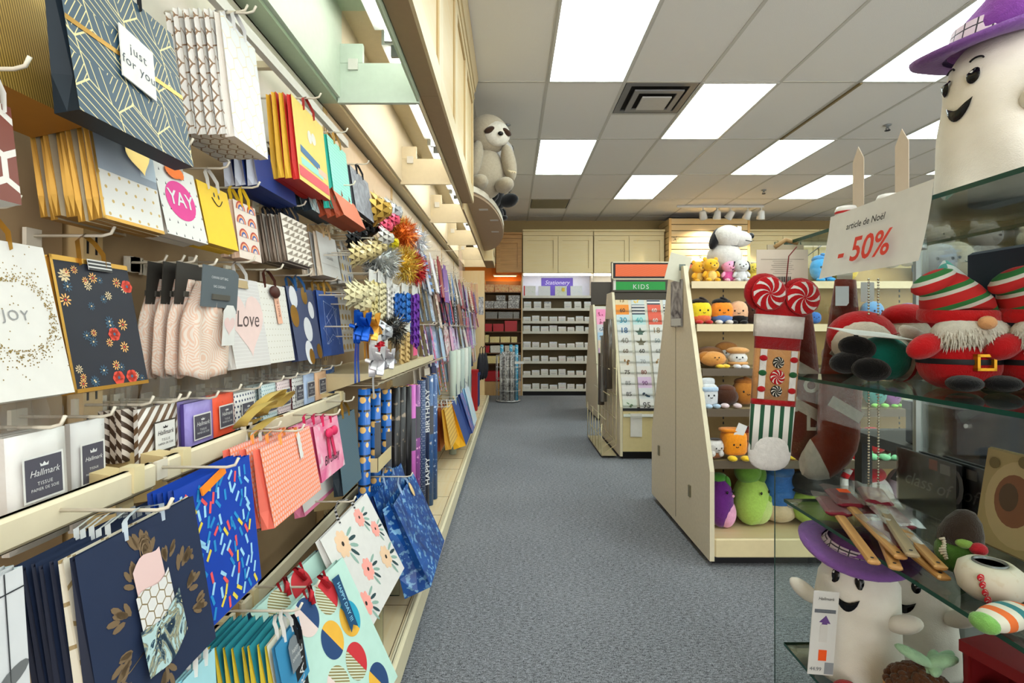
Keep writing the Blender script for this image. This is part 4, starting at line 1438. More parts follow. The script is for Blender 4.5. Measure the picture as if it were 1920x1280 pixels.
pull_bow('golden orange satin pull bow', 682, 612, -.55, .06, '#eeb04a', 2, tl=.12)
star_bow('silver organza bow right of the golden bow', 704, 622, -.55, .065, '#b8bcc2')
for i, (x, y) in enumerate(((700, 648), (712, 640), (722, 652))):
    curly('red curly ribbon bunch on the bow shelf, %s from the left' % ORD[i], x, y, -.52, .06, .08, '#c41c2c', 4, 'red curly ribbon bunches')
tinsel('black and silver curled ribbon ball above the bow shelf', 738, 618, -.52, .06, .13, .075, '#2c2a2a', c2='#8a8478', n=420)
curly('natural gold raffia bunch on the bow shelf', 762, 622, -.50, .16, .16, '#cdb076', 7)
pull_bow('large white satin pull bow lying on the bow shelf edge', 692, 676, -.48, .055, '#f0eff2', 1, tl=.13, hook=False)
pull_bow('second white satin bow beside the large one', 718, 672, -.50, .045, '#e9e9ee', 0, hook=False)
# bow shelf with wire dividers
sh = empty('bow_shelf', (WALLX, 2.52, .965), label='tan metal shelf of bows with a wire rack beneath it', cat='shelf')
MB().bb(.0, .32, -.60, .60, -.012, .0).build('shelf_board', flat('#cdbd97', .4), sh)
MB().bb(.32, .33, -.60, .60, -.02, .012).build('shelf_lip', flat('#e0d2ac', .4), sh)
MB().prism([(.0, -.012), (.29, -.012), (.0, -.11)], -.6, -.59).build('shelf_bracket', flat('#d9c79c'), sh)
for k in range(22):
    MB().tube([(.0, -.58 + k * .085, -.045), (.30, -.58 + k * .085, -.045), (.31, -.58 + k * .085, -.035)], .0028, 5).build('divider_wire', flat('#d9cdb0', .35, .4), sh)
MB().tube([(.31, -.60, -.035), (.31, 1.25, -.035)], .003, 5).build('front_wire', flat('#d9cdb0', .35, .4), sh)
# small boxes on the bow shelf
bx_ = empty('ribbon_box', (-.58, 2.86, .966), label='small kraft box with a pink label at the end of the bow shelf', cat='box')
MB().bevbox((0, 0, .05), (.1, .16, .1), .004).build('box_body', flat('#8a7355'), bx_)
MB().bb(.0505, .0515, -.06, .06, .02, .085).build('label', flat('#e05a86'), bx_)
sp = empty('ribbon_spool', (-.55, 2.62, .998), label='white ribbon spool standing on the bow shelf', cat='ribbon')
MB().lathe([(.012, -.02), (.032, -.02), (.032, -.016), (.026, -.015), (.026, .015), (.032, .016), (.032, .02), (.012, .02)], 18, M=Matrix.Rotation(PI / 2, 3, 'X')).build('spool', WHITE, sp)

# wrapping paper rolls standing on the deck
def emoji(g):
    row = (g.v / .055).fl()
    x = ((g.u / .045) + row * .5).fr() - .5
    y = (g.v / .055).fr() - .42
    d = (x * x * 1 + y * y * 1.4).sqrt()
    cap = ((y > .2) * (y < .34) * (x.abs() < .42))
    return g.mix(cap * 1.0, g.mix(d < .26, '#1f69c2', '#e2b36a'), '#15151c')
EMO = pat('emoji_wrap', emoji, .3)
rolls = [(683, 728, EMO, 'blue smiley cap wrapping paper roll, first of the row'), (703, 727, EMO, 'blue smiley cap wrapping paper roll with a dark label'), (724, 729, EMO, 'blue smiley cap wrapping paper roll before the black ones'),
         (741, 725, speck('#1c1a1c', '#8f7a66', 26, .6, .35), 'black wrapping paper roll with tan specks, first'), (752, 724, speck('#1c1a1c', '#8f7a66', 26, .6, .35), 'black wrapping paper roll with tan specks, second'), (763, 723, flat('#1a191d', .3), 'plain black wrapping paper roll'),
         (771, 720, flat('#c768b8', .3), 'plain orchid pink wrapping paper roll'), (780, 720, speck('#8a4a90', '#d9a0c8', 40, .6, .3), 'purple speckled wrapping paper roll with a grey label'),
         (790, 712, dots('#3a4f78', '#dfe6f0', .012, .15), 'slate blue wrapping paper roll with fine dots'), (797, 706, flat('#1e2846', .3), 'navy wrapping paper roll with white birthday capitals'),
         (805, 703, speck('#3d6396', '#e2dfe4', 22, .62, .3), 'denim blue wrapping paper roll with a cassette print'), (813, 700, speck('#33588f', '#b9cbe8', 40, .6, .3), 'denim blue wrapping paper roll at the end of the row')]
for i, (px, py, mt, lab) in enumerate(rolls):
    X = -.545 + .085 * i / 11
    Y = F * X / (px - CX)
    zt = HC - (py - CY) * Y / F
    o = empty('wrap_roll', (X, Y, DECKZ + .002), label=lab, cat='wrapping paper')
    h = zt - DECKZ - .004
    MB().lathe([(.010, 0), (.0225, 0), (.0225, h), (.010, h), (.010, h - .05)], 16, caps=False).build('paper_roll', mt, o)
    MB().lathe([(.009, .0), (.0105, .0), (.0105, h + .003), (.009, h + .003)], 10, caps=False).build('core_tube', flat('#b58f5c'), o)
    if i in (1, 2, 6, 7, 10):
        m = MB()
        for k in range(5):
            a0, a1 = -1.35 + k * .36, -1.35 + (k + 1) * .36
            zz = h * (.62 if i % 2 else .55)
            m.poly([(.0232 * math.cos(a), .0232 * math.sin(a), z) for a, z in ((a0, zz), (a1, zz), (a1, zz + .16), (a0, zz + .16))], 0, True)
        lb = m.build('label', flat('#5f6066'), o)
    if i == 9:
        for q, s in enumerate(('HAPPY', 'BIRTHDAY')):
            a = -.75
            text(o, s, .05, (0, 0, 0), TXTW, bold=.001, M=Matrix.Rotation(a, 4, 'Z') @ at(FACE_AISLE, (.0235, 0, h * (.3 + .45 * q))) @ Matrix.Rotation(PI / 2, 4, 'Z') @ Matrix.Diagonal((1, .8, 1, 1)))
tr = empty('roll_tray', (-.56, 1.98, .60), label='tan metal roll holder tray in front of the blue rolls', cat='holder')
MB().bb(-.02, .065, -.05, .16, -.002, .0).bb(.063, .065, -.05, .16, .0, .05).bb(-.02, .065, -.05, -.048, .0, .05).build('tray', flat('#d9c595', .5), tr)

# low gift bags beyond the rolls
bag('copper striped gift bag beyond the wrap rolls', -.52, (822, 770), 838, (826, 846), stripes('#a5522c', '#d9793c', .02), flat('#8a3f1f'), T=.03, n=2, dx=.03, handle=WHITE, hang=None, group='copper striped gift bags')
bag('tan diamond lattice gift bag beyond the rolls', -.46, (833, 768), 848, (846, 842), dots('#e0b85c', '#b07a2c', .03, .3), flat('#c9962f'), T=.04, hang=None, handle=WHITE)
bag('navy gift bag with a bright yellow gusset leaning out', -.46, (846, 752), 858, (874, 835), flat('#36508e'), flat('#eeb41e'), T=.1, t0=.03, hang=None, handle=flat('#e8c060'))
bag('blue and coral printed gift bag behind the yellow sided one', -.43, (862, 738), 870, (886, 812), blot('#40579a', '#5a78b8', 9, '#e27a74'), flat('#2f4684'), T=.05, t0=.02, n=2, dx=.05, hang=None, handle=WHITE, group='blue and coral printed gift bags')
bag('pale aqua gift bag with a pink foot near the deck edge', -.41, (871, 728), 878, (889, 800), blot('#b9dcea', '#dcecf4', 9, '#e89aa4'), flat('#8fb8d0'), T=.05, t0=.02, hang=None, handle=WHITE)
lb = empty('low_hook_bar', (-.60, 4.1, .60), label='cream low hook bar beyond the wrap rolls', cat='rail')
MB().bevbox((0, 0, 0), (.016, 1.3, .045), .005).build('bar', CREAM, lb)
for k in range(7): MB().tube([(0, -.55 + k * .17, 0), (.17, -.55 + k * .17, 0), (.18, -.55 + k * .17, .01)], .003, 5).build('hook', WHITE, lb)
# tall white rolls in a bin
for i, (px, mt) in enumerate(((849, '#a9b4a6'), (857, '#bcc4b8'), (865, '#a3b0a8'), (872, '#c4c8be'), (878, '#9ca8a0'))):
    X = -.47 + .012 * i
    Y = F * X / (px - CX)
    o = empty('wrap_roll', (X, Y, DECKZ + .002), label='tall pale green wrap roll, %s of five in the far wall bay' % ORD[i], cat='wrapping paper', group='tall pale wrap rolls')
    MB().lathe([(.001, 0), (.03, 0), (.03, .82), (.022, .825), (.001, .82)], 14).build('paper_roll', flat(mt, .35), o)
    MB().box((.0305, 0, .5), (.001, .03, .12)).build('label', flat('#5d7488'), o)
def lean_umb(lab, px, X, c, h, z, group=None):
    Y = F * X / (px - CX)
    o = empty('folded_umbrella', (X, Y, z), label=lab, cat='umbrella', group=group)
    m = MB()
    m.lathe([(.012, 0), (.03, .04), (.045, h * .4), (.03, h * .8), (.012, h)], 12, fn=lambda q, a: (q.x * (1 + .25 * math.sin(a * 5)), q.y * (1 + .25 * math.sin(a * 5)), q.z))
    m.build('folded_canopy', flat(c, .6), o)
    MB().tube([(0, 0, h), (0, 0, h + .06), (.02, 0, h + .09), (.04, 0, h + .07)], .006, 6).build('hooked_handle', BLACK, o)
for i, px in enumerate((900, 905, 910)): lean_umb('dark folded umbrella hanging before the end panel, %s from the left' % ORD[i], px, -.42 + .03 * i, '#22222a', .36, .45, 'dark folded umbrellas')
tag(MB().bb(-.50, -.42, 6.35, 6.5, DECKZ + .002, .62).bb(-.51, -.41, 6.34, 6.51, .60, .63).build('red_box', flat('#b0161e')), 'tall red lidded gift box on the deck near the end', 'box')
tag(MB().bevbox((-.5, 6.8, DECKZ + .20), (.16, .22, .4), .01).bb(-.59, -.41, 6.68, 6.92, DECKZ + .4, DECKZ + .43).build('blue_box', flat('#2d3f7a')), 'navy lidded gift box behind the tall red box', 'box')

# far clutter: hanging flat packs, four rows of hooks
PAL = ['#f0eef0', '#dfe2ea', '#c3c8d2', '#8d93a0', '#e8dccb', '#3d6bb4', '#5b8fd0', '#7a4f9c', '#b48ac4', '#d8a8c4', '#e06a88', '#c8342e', '#8f1d28', '#2b3560', '#d9d4e6', '#f6f4f2', '#a9c4dc', '#8a5a44']
CN = {'#f0eef0': 'white', '#dfe2ea': 'pale silver', '#c3c8d2': 'silver', '#8d93a0': 'grey', '#e8dccb': 'cream', '#3d6bb4': 'blue', '#5b8fd0': 'sky blue', '#7a4f9c': 'purple', '#b48ac4': 'lilac', '#d8a8c4': 'pale pink', '#e06a88': 'pink', '#c8342e': 'red', '#8f1d28': 'dark red', '#2b3560': 'navy', '#d9d4e6': 'lavender white', '#f6f4f2': 'bright white', '#a9c4dc': 'ice blue', '#8a5a44': 'brown'}
def packmat(c):
    k = R.random()
    if k < .35: return flat(c, .35)
    if k < .7: return blot(c, R.choice(PAL), 14, R.choice(('#ffffff', '#2b2b3a', '#d98aa0')))
    return stripes(c, R.choice(('#ffffff', '#3a3a44', '#c9b48a', '#b0a8c0')), R.choice((.02, .03, .045)), .6, R.choice((0, .8, PI / 2)))
rowname = ['top', 'second', 'third', 'fourth']
pk_me = {}
rows = [(1.62, 2.95, 7.8, .30, 0), (1.40, 3.5, 7.8, .26, 1), (1.13, 3.35, 7.8, .28, 2), (.88, 3.45, 7.7, .24, 3)]
cols_pref = {0: ['#f0eef0', '#c3c8d2', '#5b8fd0', '#f6f4f2', '#e8dccb', '#8f1d28', '#e06a88', '#7a4f9c'], 1: ['#8d93a0', '#8a5a44', '#f0eef0', '#c8342e', '#2b3560', '#e06a88', '#3d6bb4', '#c3c8d2'],
             2: ['#7a4f9c', '#b48ac4', '#d9d4e6', '#a9c4dc', '#5b8fd0', '#f6f4f2', '#c3c8d2', '#d8a8c4'], 3: ['#e8dccb', '#2b3560', '#5b8fd0', '#d98a6a', '#e06a88', '#f0eef0', '#a9c4dc', '#3d6bb4']}
CN['#d98a6a'] = 'salmon'
for (zt, ya, yb, H, ri) in rows:
    y = ya
    k = 0
    while y < yb:
        c = cols_pref[ri][k % 8]
        w = R.uniform(.09, .15)
        Hh = H * R.uniform(.8, 1.0)
        mt = packmat(c)
        m = MB().bevbox((0, 0, -Hh / 2), (.008, w, Hh), .004)
        m.bb(-.001, .001, -w * .3, w * .3, 0, .035)
        me = m.mesh('gift_wrap_pack', [mt])
        tilt = R.uniform(.05, .22)
        zr = R.uniform(-.2, .2)
        n = 2 if k % 3 else 3
        gname = '%s hanging packs, %s row, set %d' % (CN[c], rowname[ri], k + 1)
        lab = '%s gift wrap pack on the %s hook of the %s far row' % (CN[c], ORD[k], rowname[ri])
        for q in range(n):
            o = bpy.data.objects.new('gift_wrap_pack', me)
            COL.objects.link(o)
            o.location = (-.555 - .036 * q + (.012 if k % 2 else -.008), y + R.uniform(-.006, .006), zt + R.uniform(-.02, .02))
            o.rotation_euler = (R.uniform(-.02, .02), -tilt, zr + R.uniform(-.03, .03))
            tag(o, lab + ', ' + ('front one', 'middle one' if n == 3 else 'rear one', 'rear one')[q], 'gift wrap', gname)
        HOOKS.append((WALLX, -.50, y, zt + .03))
        y += w + R.uniform(.05, .12)
        k += 1
for i, (px, py, c, w) in enumerate(((862, 470, '#f0c8b8', .05), (883, 530, '#d2505a', .06), (889, 532, '#8f1018', .05), (893, 532, '#e07a70', .05), (880, 585, '#2860b8', .06), (888, 585, '#1f4a98', .06), (876, 595, '#ee6a98', .05))):
    p = placed(px, py, -.46)
    o = empty('hanging_tassel', p, label=['pale peach ribbon tassel', 'rose pink ribbon tassel by the end panel', 'dark red ribbon tassel by the end panel', 'coral ribbon tassel by the end panel', 'bright blue ribbon tassel', 'deep blue ribbon tassel by the photo poster', 'hot pink ribbon tassel'][i], cat='ribbon')
    for k in range(5):
        MB().ribbon([(0.004 * k, (k - 2) * .02, .0), (.004 * k, (k - 2) * .024, -.12), (.004 * k, (k - 2) * .03, -.27 + .02 * (k % 2))], (0, .022, 0)).build('ribbon_strand', flat(c, .4), o)
    HOOKS.append((WALLX, -.45, p.y, p.z))
# sloth-like grey plush and a black and white one on the oval ledge: built in the plush section

# ================================================================ back wall: red box shelves, stationery, cabinets
SHF = flat('#6b4a30', .6)
BR = flat('#8a6038', .6)
u = empty('box_shelf_unit', (-.14, 9.02, 0), label='wooden shelf unit of patterned and red gift boxes in the back corner', cat='shelf')
YF = 8.85
def zpx(py, Y=YF): return HC - (py - CY) * Y / F
MB().bb(-.33, .31, .20, .22, .1, 1.98).build('back_panel', flat('#8a6a44'), u)
for s, x in ((0, -.335), (1, .305)): MB().bb(x, x + .02, -.16, .2, 0, 1.98).build('side_panel', wood('#b58a52', '#c99f66', 20, 3), u)
MB().bb(-.33, .31, -.15, .2, 0, .24).build('plinth', wood('#b58a52', '#c99f66', 20, 3), u)
sy = [547, 578, 597, 621, 642, 661, 681]
for y in sy: MB().bb(-.315, .305, -.17, .2, zpx(y) - .018, zpx(y)).build('shelf', SHF, u)
def gbox(lab, x0, x1, z, h, mt, lid=None, group=None, Y=8.93, d=.15):
    o = empty('gift_box', ((x0 + x1) / 2, Y, z + .001), label=lab, cat='box', group=group)
    w = x1 - x0 - .006
    MB().bb(-w / 2 + .003, w / 2 - .003, -d / 2, d / 2, 0, h * .72).build('box_body', mt, o)
    MB().bb(-w / 2, w / 2, -d / 2 - .004, d / 2 + .004, h * .66, h - .002).build('lid', lid or mt, o)
    return o
FLOR = blot('#e8c27a', '#c9562c', 22, '#f4e6c0')
DAM = blot('#4a4648', '#e6e2dc', 26)
def bx3(px0, px1, row, h, mt, lab, group, lid=None):
    x0, _ = xz(px0, 0, YF); x1, _ = xz(px1, 0, YF)
    gbox(lab, x0, x1, zpx(sy[row]), h, mt, lid, group)
for i, (a, b) in enumerate(((908, 927), (927, 954), (954, 977))): bx3(a, b, 0, .125 - .01 * (i == 2), FLOR, 'red and cream flowered gift box, %s on the top shelf' % ('leftmost', 'middle one', 'rightmost')[i], 'flowered gift boxes')
for i, (a, b) in enumerate(((909, 926), (926, 951), (952, 974))): bx3(a, b, 1, .125 if i < 2 else .13, DAM, 'black and white damask gift box, %s of the lower layer' % ('leftmost', 'middle one', 'rightmost')[i], 'damask gift boxes, lower layer')
for i, (a, b) in enumerate(((930, 948), (953, 975))):
    x0, _ = xz(a, 0, YF); x1, _ = xz(b, 0, YF)
    gbox('black and white damask gift box on top of the others, %s' % ('left one', 'right one')[i], x0, x1, zpx(sy[1]) + .132, .09, DAM, None, 'damask gift boxes, upper layer')
for i, (a, b) in enumerate(((910, 933), (934, 962), (962, 974))): bx3(a, b, 2, .115, dots('#3a3734', '#d9d5cc', .014, .3), 'charcoal lattice gift box, %s on the third shelf' % ('leftmost', 'middle one', 'rightmost')[i], 'charcoal lattice gift boxes')
RB = flat('#b3121c', .35)
for i, (a, b) in enumerate(((909, 923), (924, 945), (946, 970))): bx3(a, b, 3, .13 + .05 * (i == 2), RB, ['small bright red gift box at the left', 'bright red gift box in the middle', 'taller bright red gift box at the right'][i], 'red gift boxes on the middle shelf')
GLD = speck('#d9c07a', '#f0e2b0', 60, .5)
for i, (a, b) in enumerate(((909, 917), (918, 937), (938, 957), (958, 970))): bx3(a, b, 4, .10 + .03 * (i == 0), GLD, ['pale gold gift box at the left end', 'pale gold glitter gift box with a lid, left', 'pale gold glitter gift box with a lid, right', 'pale gold gift box beside the wrap basket'][i], 'pale gold gift boxes')
for i, (a, b) in enumerate(((909, 918), (919, 945), (946, 970))): bx3(a, b, 5, .12, [RB, speck('#c9c2b4', '#f2eee4', 50, .5), speck('#c9c2b4', '#f2eee4', 50, .5)][i], ['narrow red gift box beside the silver one', 'silver glitter gift box on the sixth shelf', 'silver glitter gift box behind the wrap basket'][i], None)
for i, (a, b) in enumerate(((909, 930), (931, 955))): bx3(a, b, 6, .125, GLD, ['gold gift box on the lowest open shelf', 'gold gift box behind the wrap basket rim'][i], None)
tag(MB().bb(-.45, -.20, 8.86, 9.08, .245, .40).bb(-.455, -.195, 8.855, 9.085, .37, .415).build('red_box', RB), 'large red lidded box at the foot of the box shelves', 'box')
# warm lamp above the box shelves
lampo = empty('picture_lamp', (-.1, 9.1, 2.06), label='small warm lamp strip under the honey wood cabinet', cat='light')
MB().bb(-.22, .2, -.03, .03, 0, .02).build('lamp_body', WHITE, lampo)
MB().bb(-.2, .18, -.025, .025, -.006, .0).build('lamp_glow', emis('warm_strip', '#ffb35a', 6), lampo)
# cabinets
def cabinet(x0, x1, lab, c0, c1, z0=2.085, z1=2.82, doors=2, Y=8.86):
    o = empty('wall_cabinet', ((x0 + x1) / 2, Y, z0), label=lab, cat='cabinet')
    w, h = x1 - x0 - .006, z1 - z0
    wm = wood(c0, c1, 3, 40)
    MB().bb(-w / 2, w / 2, .02, .43, 0, h).build('body', wm, o)
    dw = w / doors
    for d in range(doors):
        xc = -w / 2 + dw * (d + .5)
        dh = h - .10
        do = MB().bb(-dw / 2 + .004, dw / 2 - .004, .010, .02, .005, dh - .005).build('door', wm, o, loc=(xc, 0, 0))
        m = MB()
        t = .075
        m.bb(-dw / 2 + .004, -dw / 2 + t, -.012, .012, .005, dh - .005); m.bb(dw / 2 - t, dw / 2 - .004, -.012, .012, .005, dh - .005)
        m.bb(-dw / 2 + t, dw / 2 - t, -.012, .012, .005, t + .01); m.bb(-dw / 2 + t, dw / 2 - t, -.012, .012, dh - t - .005, dh - .005)
        m.build('door_frame', wood(c0, c1, 4, 30), do)
    MB().bb(-w / 2, w / 2, -.005, .02, h - .095, h).bb(-w / 2 - .003, w / 2 + .003, -.05, .02, h - .03, h).build('cornice', wm, o)
    return o
cabinet(-.27, .185, 'honey coloured wooden wall cabinet in the back corner', '#a8793c', '#c2914e', z0=2.10, z1=2.78, doors=1, Y=8.9)
cabinet(.19, 1.395, 'cream wall cabinet above the stationery shelves', '#d9c48e', '#e6d4a4')
cabinet(1.40, 2.605, 'cream wall cabinet beside the slatwall pillar', '#d9c48e', '#e6d4a4')
for i in range(3): cabinet(4.02 + i * 1.21, 5.22 + i * 1.21, ['cream wall cabinet right of the slatwall pillar', 'cream wall cabinet behind the hanging clear card', 'cream wall cabinet behind the discount sign'][i], '#d9c48e', '#e6d4a4')
# stationery fixture
st = empty('stationery_shelf_unit', (.79, 9.0, 0), label='lit shelf unit of boxed note cards under the cream cabinet', cat='shelf')
MB().bb(-.60, .60, .25, .28, .0, 2.08).build('back_panel', flat('#9c8a66'), st)
for x in (-.61, .60): MB().bb(x, x + .012, -.14, .25, 0, 2.08).build('side_panel', flat('#d6cbb0'), st)
MB().bb(-.60, .60, -.12, .25, 0, .085).build('kick_base', BLACK, st)
MB().bb(-.60, .60, .24, .249, 1.70, 2.07).build('header_panel', flat('#eef0ff'), st)
sg = MB().bb(-.26, .30, .232, .238, 1.70, 2.04).build('printed_sign', flat('#6a55b8'), st)
text(sg, 'Stationery', .105, (0, 0, 0), flat('#e9e4ff'), M=at(FACE_CAM, (.02, .2312, 1.955)), shear=.25)
hl = MB().bb(-.58, .58, -.05, .0, 2.055, 2.075).build('strip_light', emis('cool_strip', '#eef2ff', 2.6), st)
szz = [1.69, 1.475, 1.257, 1.085, .81, .576, .34, .105]
for k, z in enumerate(szz):
    s_ = MB().bb(-.598, .598, -.15 + .0 * k, .25, z - .02, z - .004).build('shelf', flat('#b8b0a0', .4), st)
    MB().bb(-.598, .598, -.158, -.15, z - .03, z + .012).build('price_rail', flat('#d9d4c6', .4), s_)
r = random.Random(21)
NC = ['#f2f0ec', '#e9e2e4', '#dfe6ea', '#f0e6d2', '#e8d4d8', '#d4dce4', '#ece8f2', '#f4f2f0']
nn = {'#f2f0ec': 'white', '#e9e2e4': 'blush white', '#dfe6ea': 'pale blue', '#f0e6d2': 'cream', '#e8d4d8': 'pale pink', '#d4dce4': 'blue grey', '#ece8f2': 'lavender', '#f4f2f0': 'bright white', '#3c3630': 'dark brown'}
ordn = ['first', 'second', 'third', 'fourth', 'fifth', 'sixth', 'seventh', 'eighth', 'ninth', 'tenth']
for k, z in enumerate(szz[1:]):
    n = 8 if k else 7
    for i in range(n):
        if k == 0 and i == 3: continue
        c = r.choice(NC)
        if (k, i) in ((0, 2), (4, 5)): c = '#3c3630'
        w, h, d = r.uniform(.115, .135), r.uniform(.075, .115), .09
        if k == 0: h = .13
        x = .79 - .6 + (i + .5) * 1.2 / n
        o = empty('note_card_box', (x, 8.92, z - .003), label='%s boxed note cards, %s from the left on the %s shelf from the top' % (nn[c], ordn[i], ordn[k + 1]), cat='stationery')
        o.rotation_euler = (0, 0, r.uniform(-.06, .06))
        MB().bb(-w / 2, w / 2, -d / 2, d / 2, 0, h * .75).build('box_body', flat('#e2ded6'), o)
        MB().poly([(-w / 2, -d / 2 - .001, h * .1), (w / 2, -d / 2 - .001, h * .1), (w / 2, -d / 2 + .02, h), (-w / 2, -d / 2 + .02, h)]).build('card_front', blot(c, '#ffffff', 30, r.choice(('#b8606e', '#5f86a8', '#b8964a', '#7a9a70'))), o)
        MB().poly([(-w * .32, -d / 2 - .0015, h * .3), (w * .32, -d / 2 - .0015, h * .3), (w * .3, -d / 2 + .012, h * .72), (-w * .3, -d / 2 + .012, h * .72)]).build('printed_motif', flat(r.choice(('#c98a98', '#86a4c0', '#cdb880', '#94b48c', '#8a80a8', '#5a5660'))), o)
for i, (px, c, w) in enumerate(((994, '#f4f2f0', .19), (1021, '#f0f2f6', .2), (1052, '#e4ecd8', .2), (1081, '#eef2f8', .2))):
    x, _ = xz(px, 0, 8.9)
    o = empty('stationery_pad', (x, 8.93, 1.688), label=['white flowered stationery set with a red spine', 'plain white stationery set', 'leafy printed stationery set under the lilac sign', 'pale blue stationery set at the right'][i], cat='stationery')
    MB().box((0, 0, .09), (w, .03, .185), 0, Matrix.Rotation(-.12, 3, 'X')).build('pad', blot(c, '#ffffff', 16, ('#b9d0b0', '#e4e4ec', '#8fb890', '#c8d4e8')[i]), o)
    if i == 0: MB().box((-.10, 0, .1), (.02, .032, .17), 0, Matrix.Rotation(-.12, 3, 'X')).build('spine', RED, o)
    if i == 2: MB().box((.04, -.018, .12), (.05, .004, .06), 0).build('printed_motif', flat('#e8c84a'), o)
s2 = empty('white_display_unit', (2.0, 9.0, 0), label='plain shelf unit right of the stationery, behind the card racks', cat='shelf')
MB().bb(-.59, .6, .25, .28, .0, 2.08).build('back_panel', flat('#e9e2d0'), s2)
MB().bb(-.59, .6, -.05, .0, 2.055, 2.075).build('strip_light', emis('cool_strip', '#eef2ff', 2.6), s2)
for z in (1.69, 1.4, 1.1): MB().bb(-.59, .6, -.14, .25, z - .02, z).build('shelf', flat('#d9d4c6'), s2)
# wire basket with wrap rolls
wb = empty('wire_basket', (-.05, 8.15, 0), label='round white wire basket full of patterned wrap rolls', cat='basket')
wm_ = flat('#e6e6e6', .3, .3)
for z in (.02, .18, .36, .54, .72): MB().tube([(.19 * math.cos(a), .19 * math.sin(a), z) for a in [2 * PI * k / 24 for k in range(24)]], .004, 5, closed=True).build('hoop', wm_, wb)
for k in range(14):
    a = 2 * PI * k / 14
    MB().tube([(.19 * math.cos(a), .19 * math.sin(a), .02), (.19 * math.cos(a), .19 * math.sin(a), .72)], .0035, 5).build('upright_wire', wm_, wb)
MB().lathe([(.001, .012), (.19, .012), (.19, .02), (.001, .02)], 20).build('basket_floor', wm_, wb)
MB().bb(.1, .24, -.2, -.198, .60, .64).build('price_sign', PAPER, wb)
rr = random.Random(9)
for k in range(16):
    a, d = rr.uniform(0, 2 * PI), .145 * math.sqrt((k + .5) / 16)
    a = k * 2.4
    blue = k in (3, 9, 13)
    h = .86 if blue else rr.uniform(.68, .78)
    mt = speck('#3f9cc0', '#d4ecf4', 30, .55) if blue else rr.choice((blot('#e6e2dc', '#4a4644', 18), blot('#f0ecea', '#7a7470', 12, '#2c2a2c'), stripes('#e8e6e2', '#8a8688', .03, .5, .6)))
    o = MB().lathe([(.001, 0), (.026, 0), (.026, h), (.018, h + .002), (.018, h - .03)], 10).build('wrap_roll', mt, loc=(-.05 + d * math.cos(a), 8.15 + d * math.sin(a), .024))
    tag(o, ['turquoise wrap roll standing tall in the round wire basket', 'black and white patterned wrap roll in the round wire basket'][0 if blue else 1], 'wrapping paper', 'turquoise basket rolls' if blue else 'black and white basket rolls')
# slatwall pillar
pl = empty('slatwall_pillar', (3.30, 8.98, 0), label='maple slatwall pillar under the track lamps', cat='pillar')
MB().bb(-.655, .655, -.29, .31, 0, 2.98).build('core', flat('#3a2a18'), pl)
SL = wood('#d9b87e', '#e8cc98', 3, 30)
sl_me = MB().bevbox((0, 0, 0), (1.28, .02, .094), .004).mesh('slat', SL)
sd_me = MB().bevbox((0, 0, 0), (.02, .58, .094), .004).mesh('slat', SL)
for k in range(18):
    z = 2.98 - .052 - k * .104
    o = bpy.data.objects.new('slat', sl_me); COL.objects.link(o); o.parent = pl; o.location = (0, -.302, z)
    o = bpy.data.objects.new('slat', sd_me); COL.objects.link(o); o.parent = pl; o.location = (-.665, 0, z)
for sx in (-1, 1): MB().bb(sx * .655 - .02, sx * .655 + .02, -.318, -.29, 0, 2.98).build('corner_trim', wood('#c99a54', '#dab06c', 20, 3), pl)
for (x, z) in ((-.57, 2.63), (-.15, 2.33)):
    m = MB()
    for k in range(5): m.tube([(0, 0, 0), (.05 * math.cos(k * 1.25), -.03, .05 * math.sin(k * 1.25))], .003, 4)
    m.build('display_hook', BLACK, pl, loc=(x, -.315, z))
tk = empty('track_light', (3.27, 8.15, CEIL - .004), label='white track light rail with five spot heads by the pillar', cat='light')
MB().bb(-.68, .68, -.018, .018, -.035, 0).build('rail', WHITE, tk)
for i, (px, ax, az) in enumerate(((1318, -.35, .5), (1345, .05, .2), (1370, .45, .6), (1402, .25, .4), (1427, -.05, .3))):
    x = (px - CX) * 8.15 / F - 3.27
    MB().tube([(x, 0, -.035), (x, 0, -.09)], .012, 6).build('stem', WHITE, tk)
    hd = MB().lathe([(.02, .06), (.045, .05), (.055, -.02), (.062, -.075), (.05, -.08)], 14).build('spot_head', WHITE, tk, loc=(x, .0, -.135))
    hd.rotation_euler = (az, ax, 0)
    MB().lathe([(.001, -.074), (.05, -.074), (.05, -.07), (.001, -.07)], 14).build('bulb_face', emis('spot_bulb', '#fff0d8', 12), hd)
    if i in (1, 2, 4): lamp('spot_lamp', 'SPOT', (0, 0, -.085), 45, (1, .86, .66), .04, (0, 0, 0), 1.5, hd)
# clear acrylic dividers standing on the deck
for i, (y, x0, x1, h) in enumerate(((1.62, -.66, -.40, .13), (1.95, -.62, -.42, .12))):
    o = tag(MB().box(((x0 + x1) / 2, y, DECKZ + .002 + h / 2), (x1 - x0, .006, h), 0, None, {0: 1, 1: 1, 3: 1, 5: 1}).build('acrylic_divider', [GLASS, GLASS_EDGE]), ['clear acrylic divider standing on the deck beneath the blue marbled bag', 'second clear acrylic divider farther along the deck'][i], 'divider')
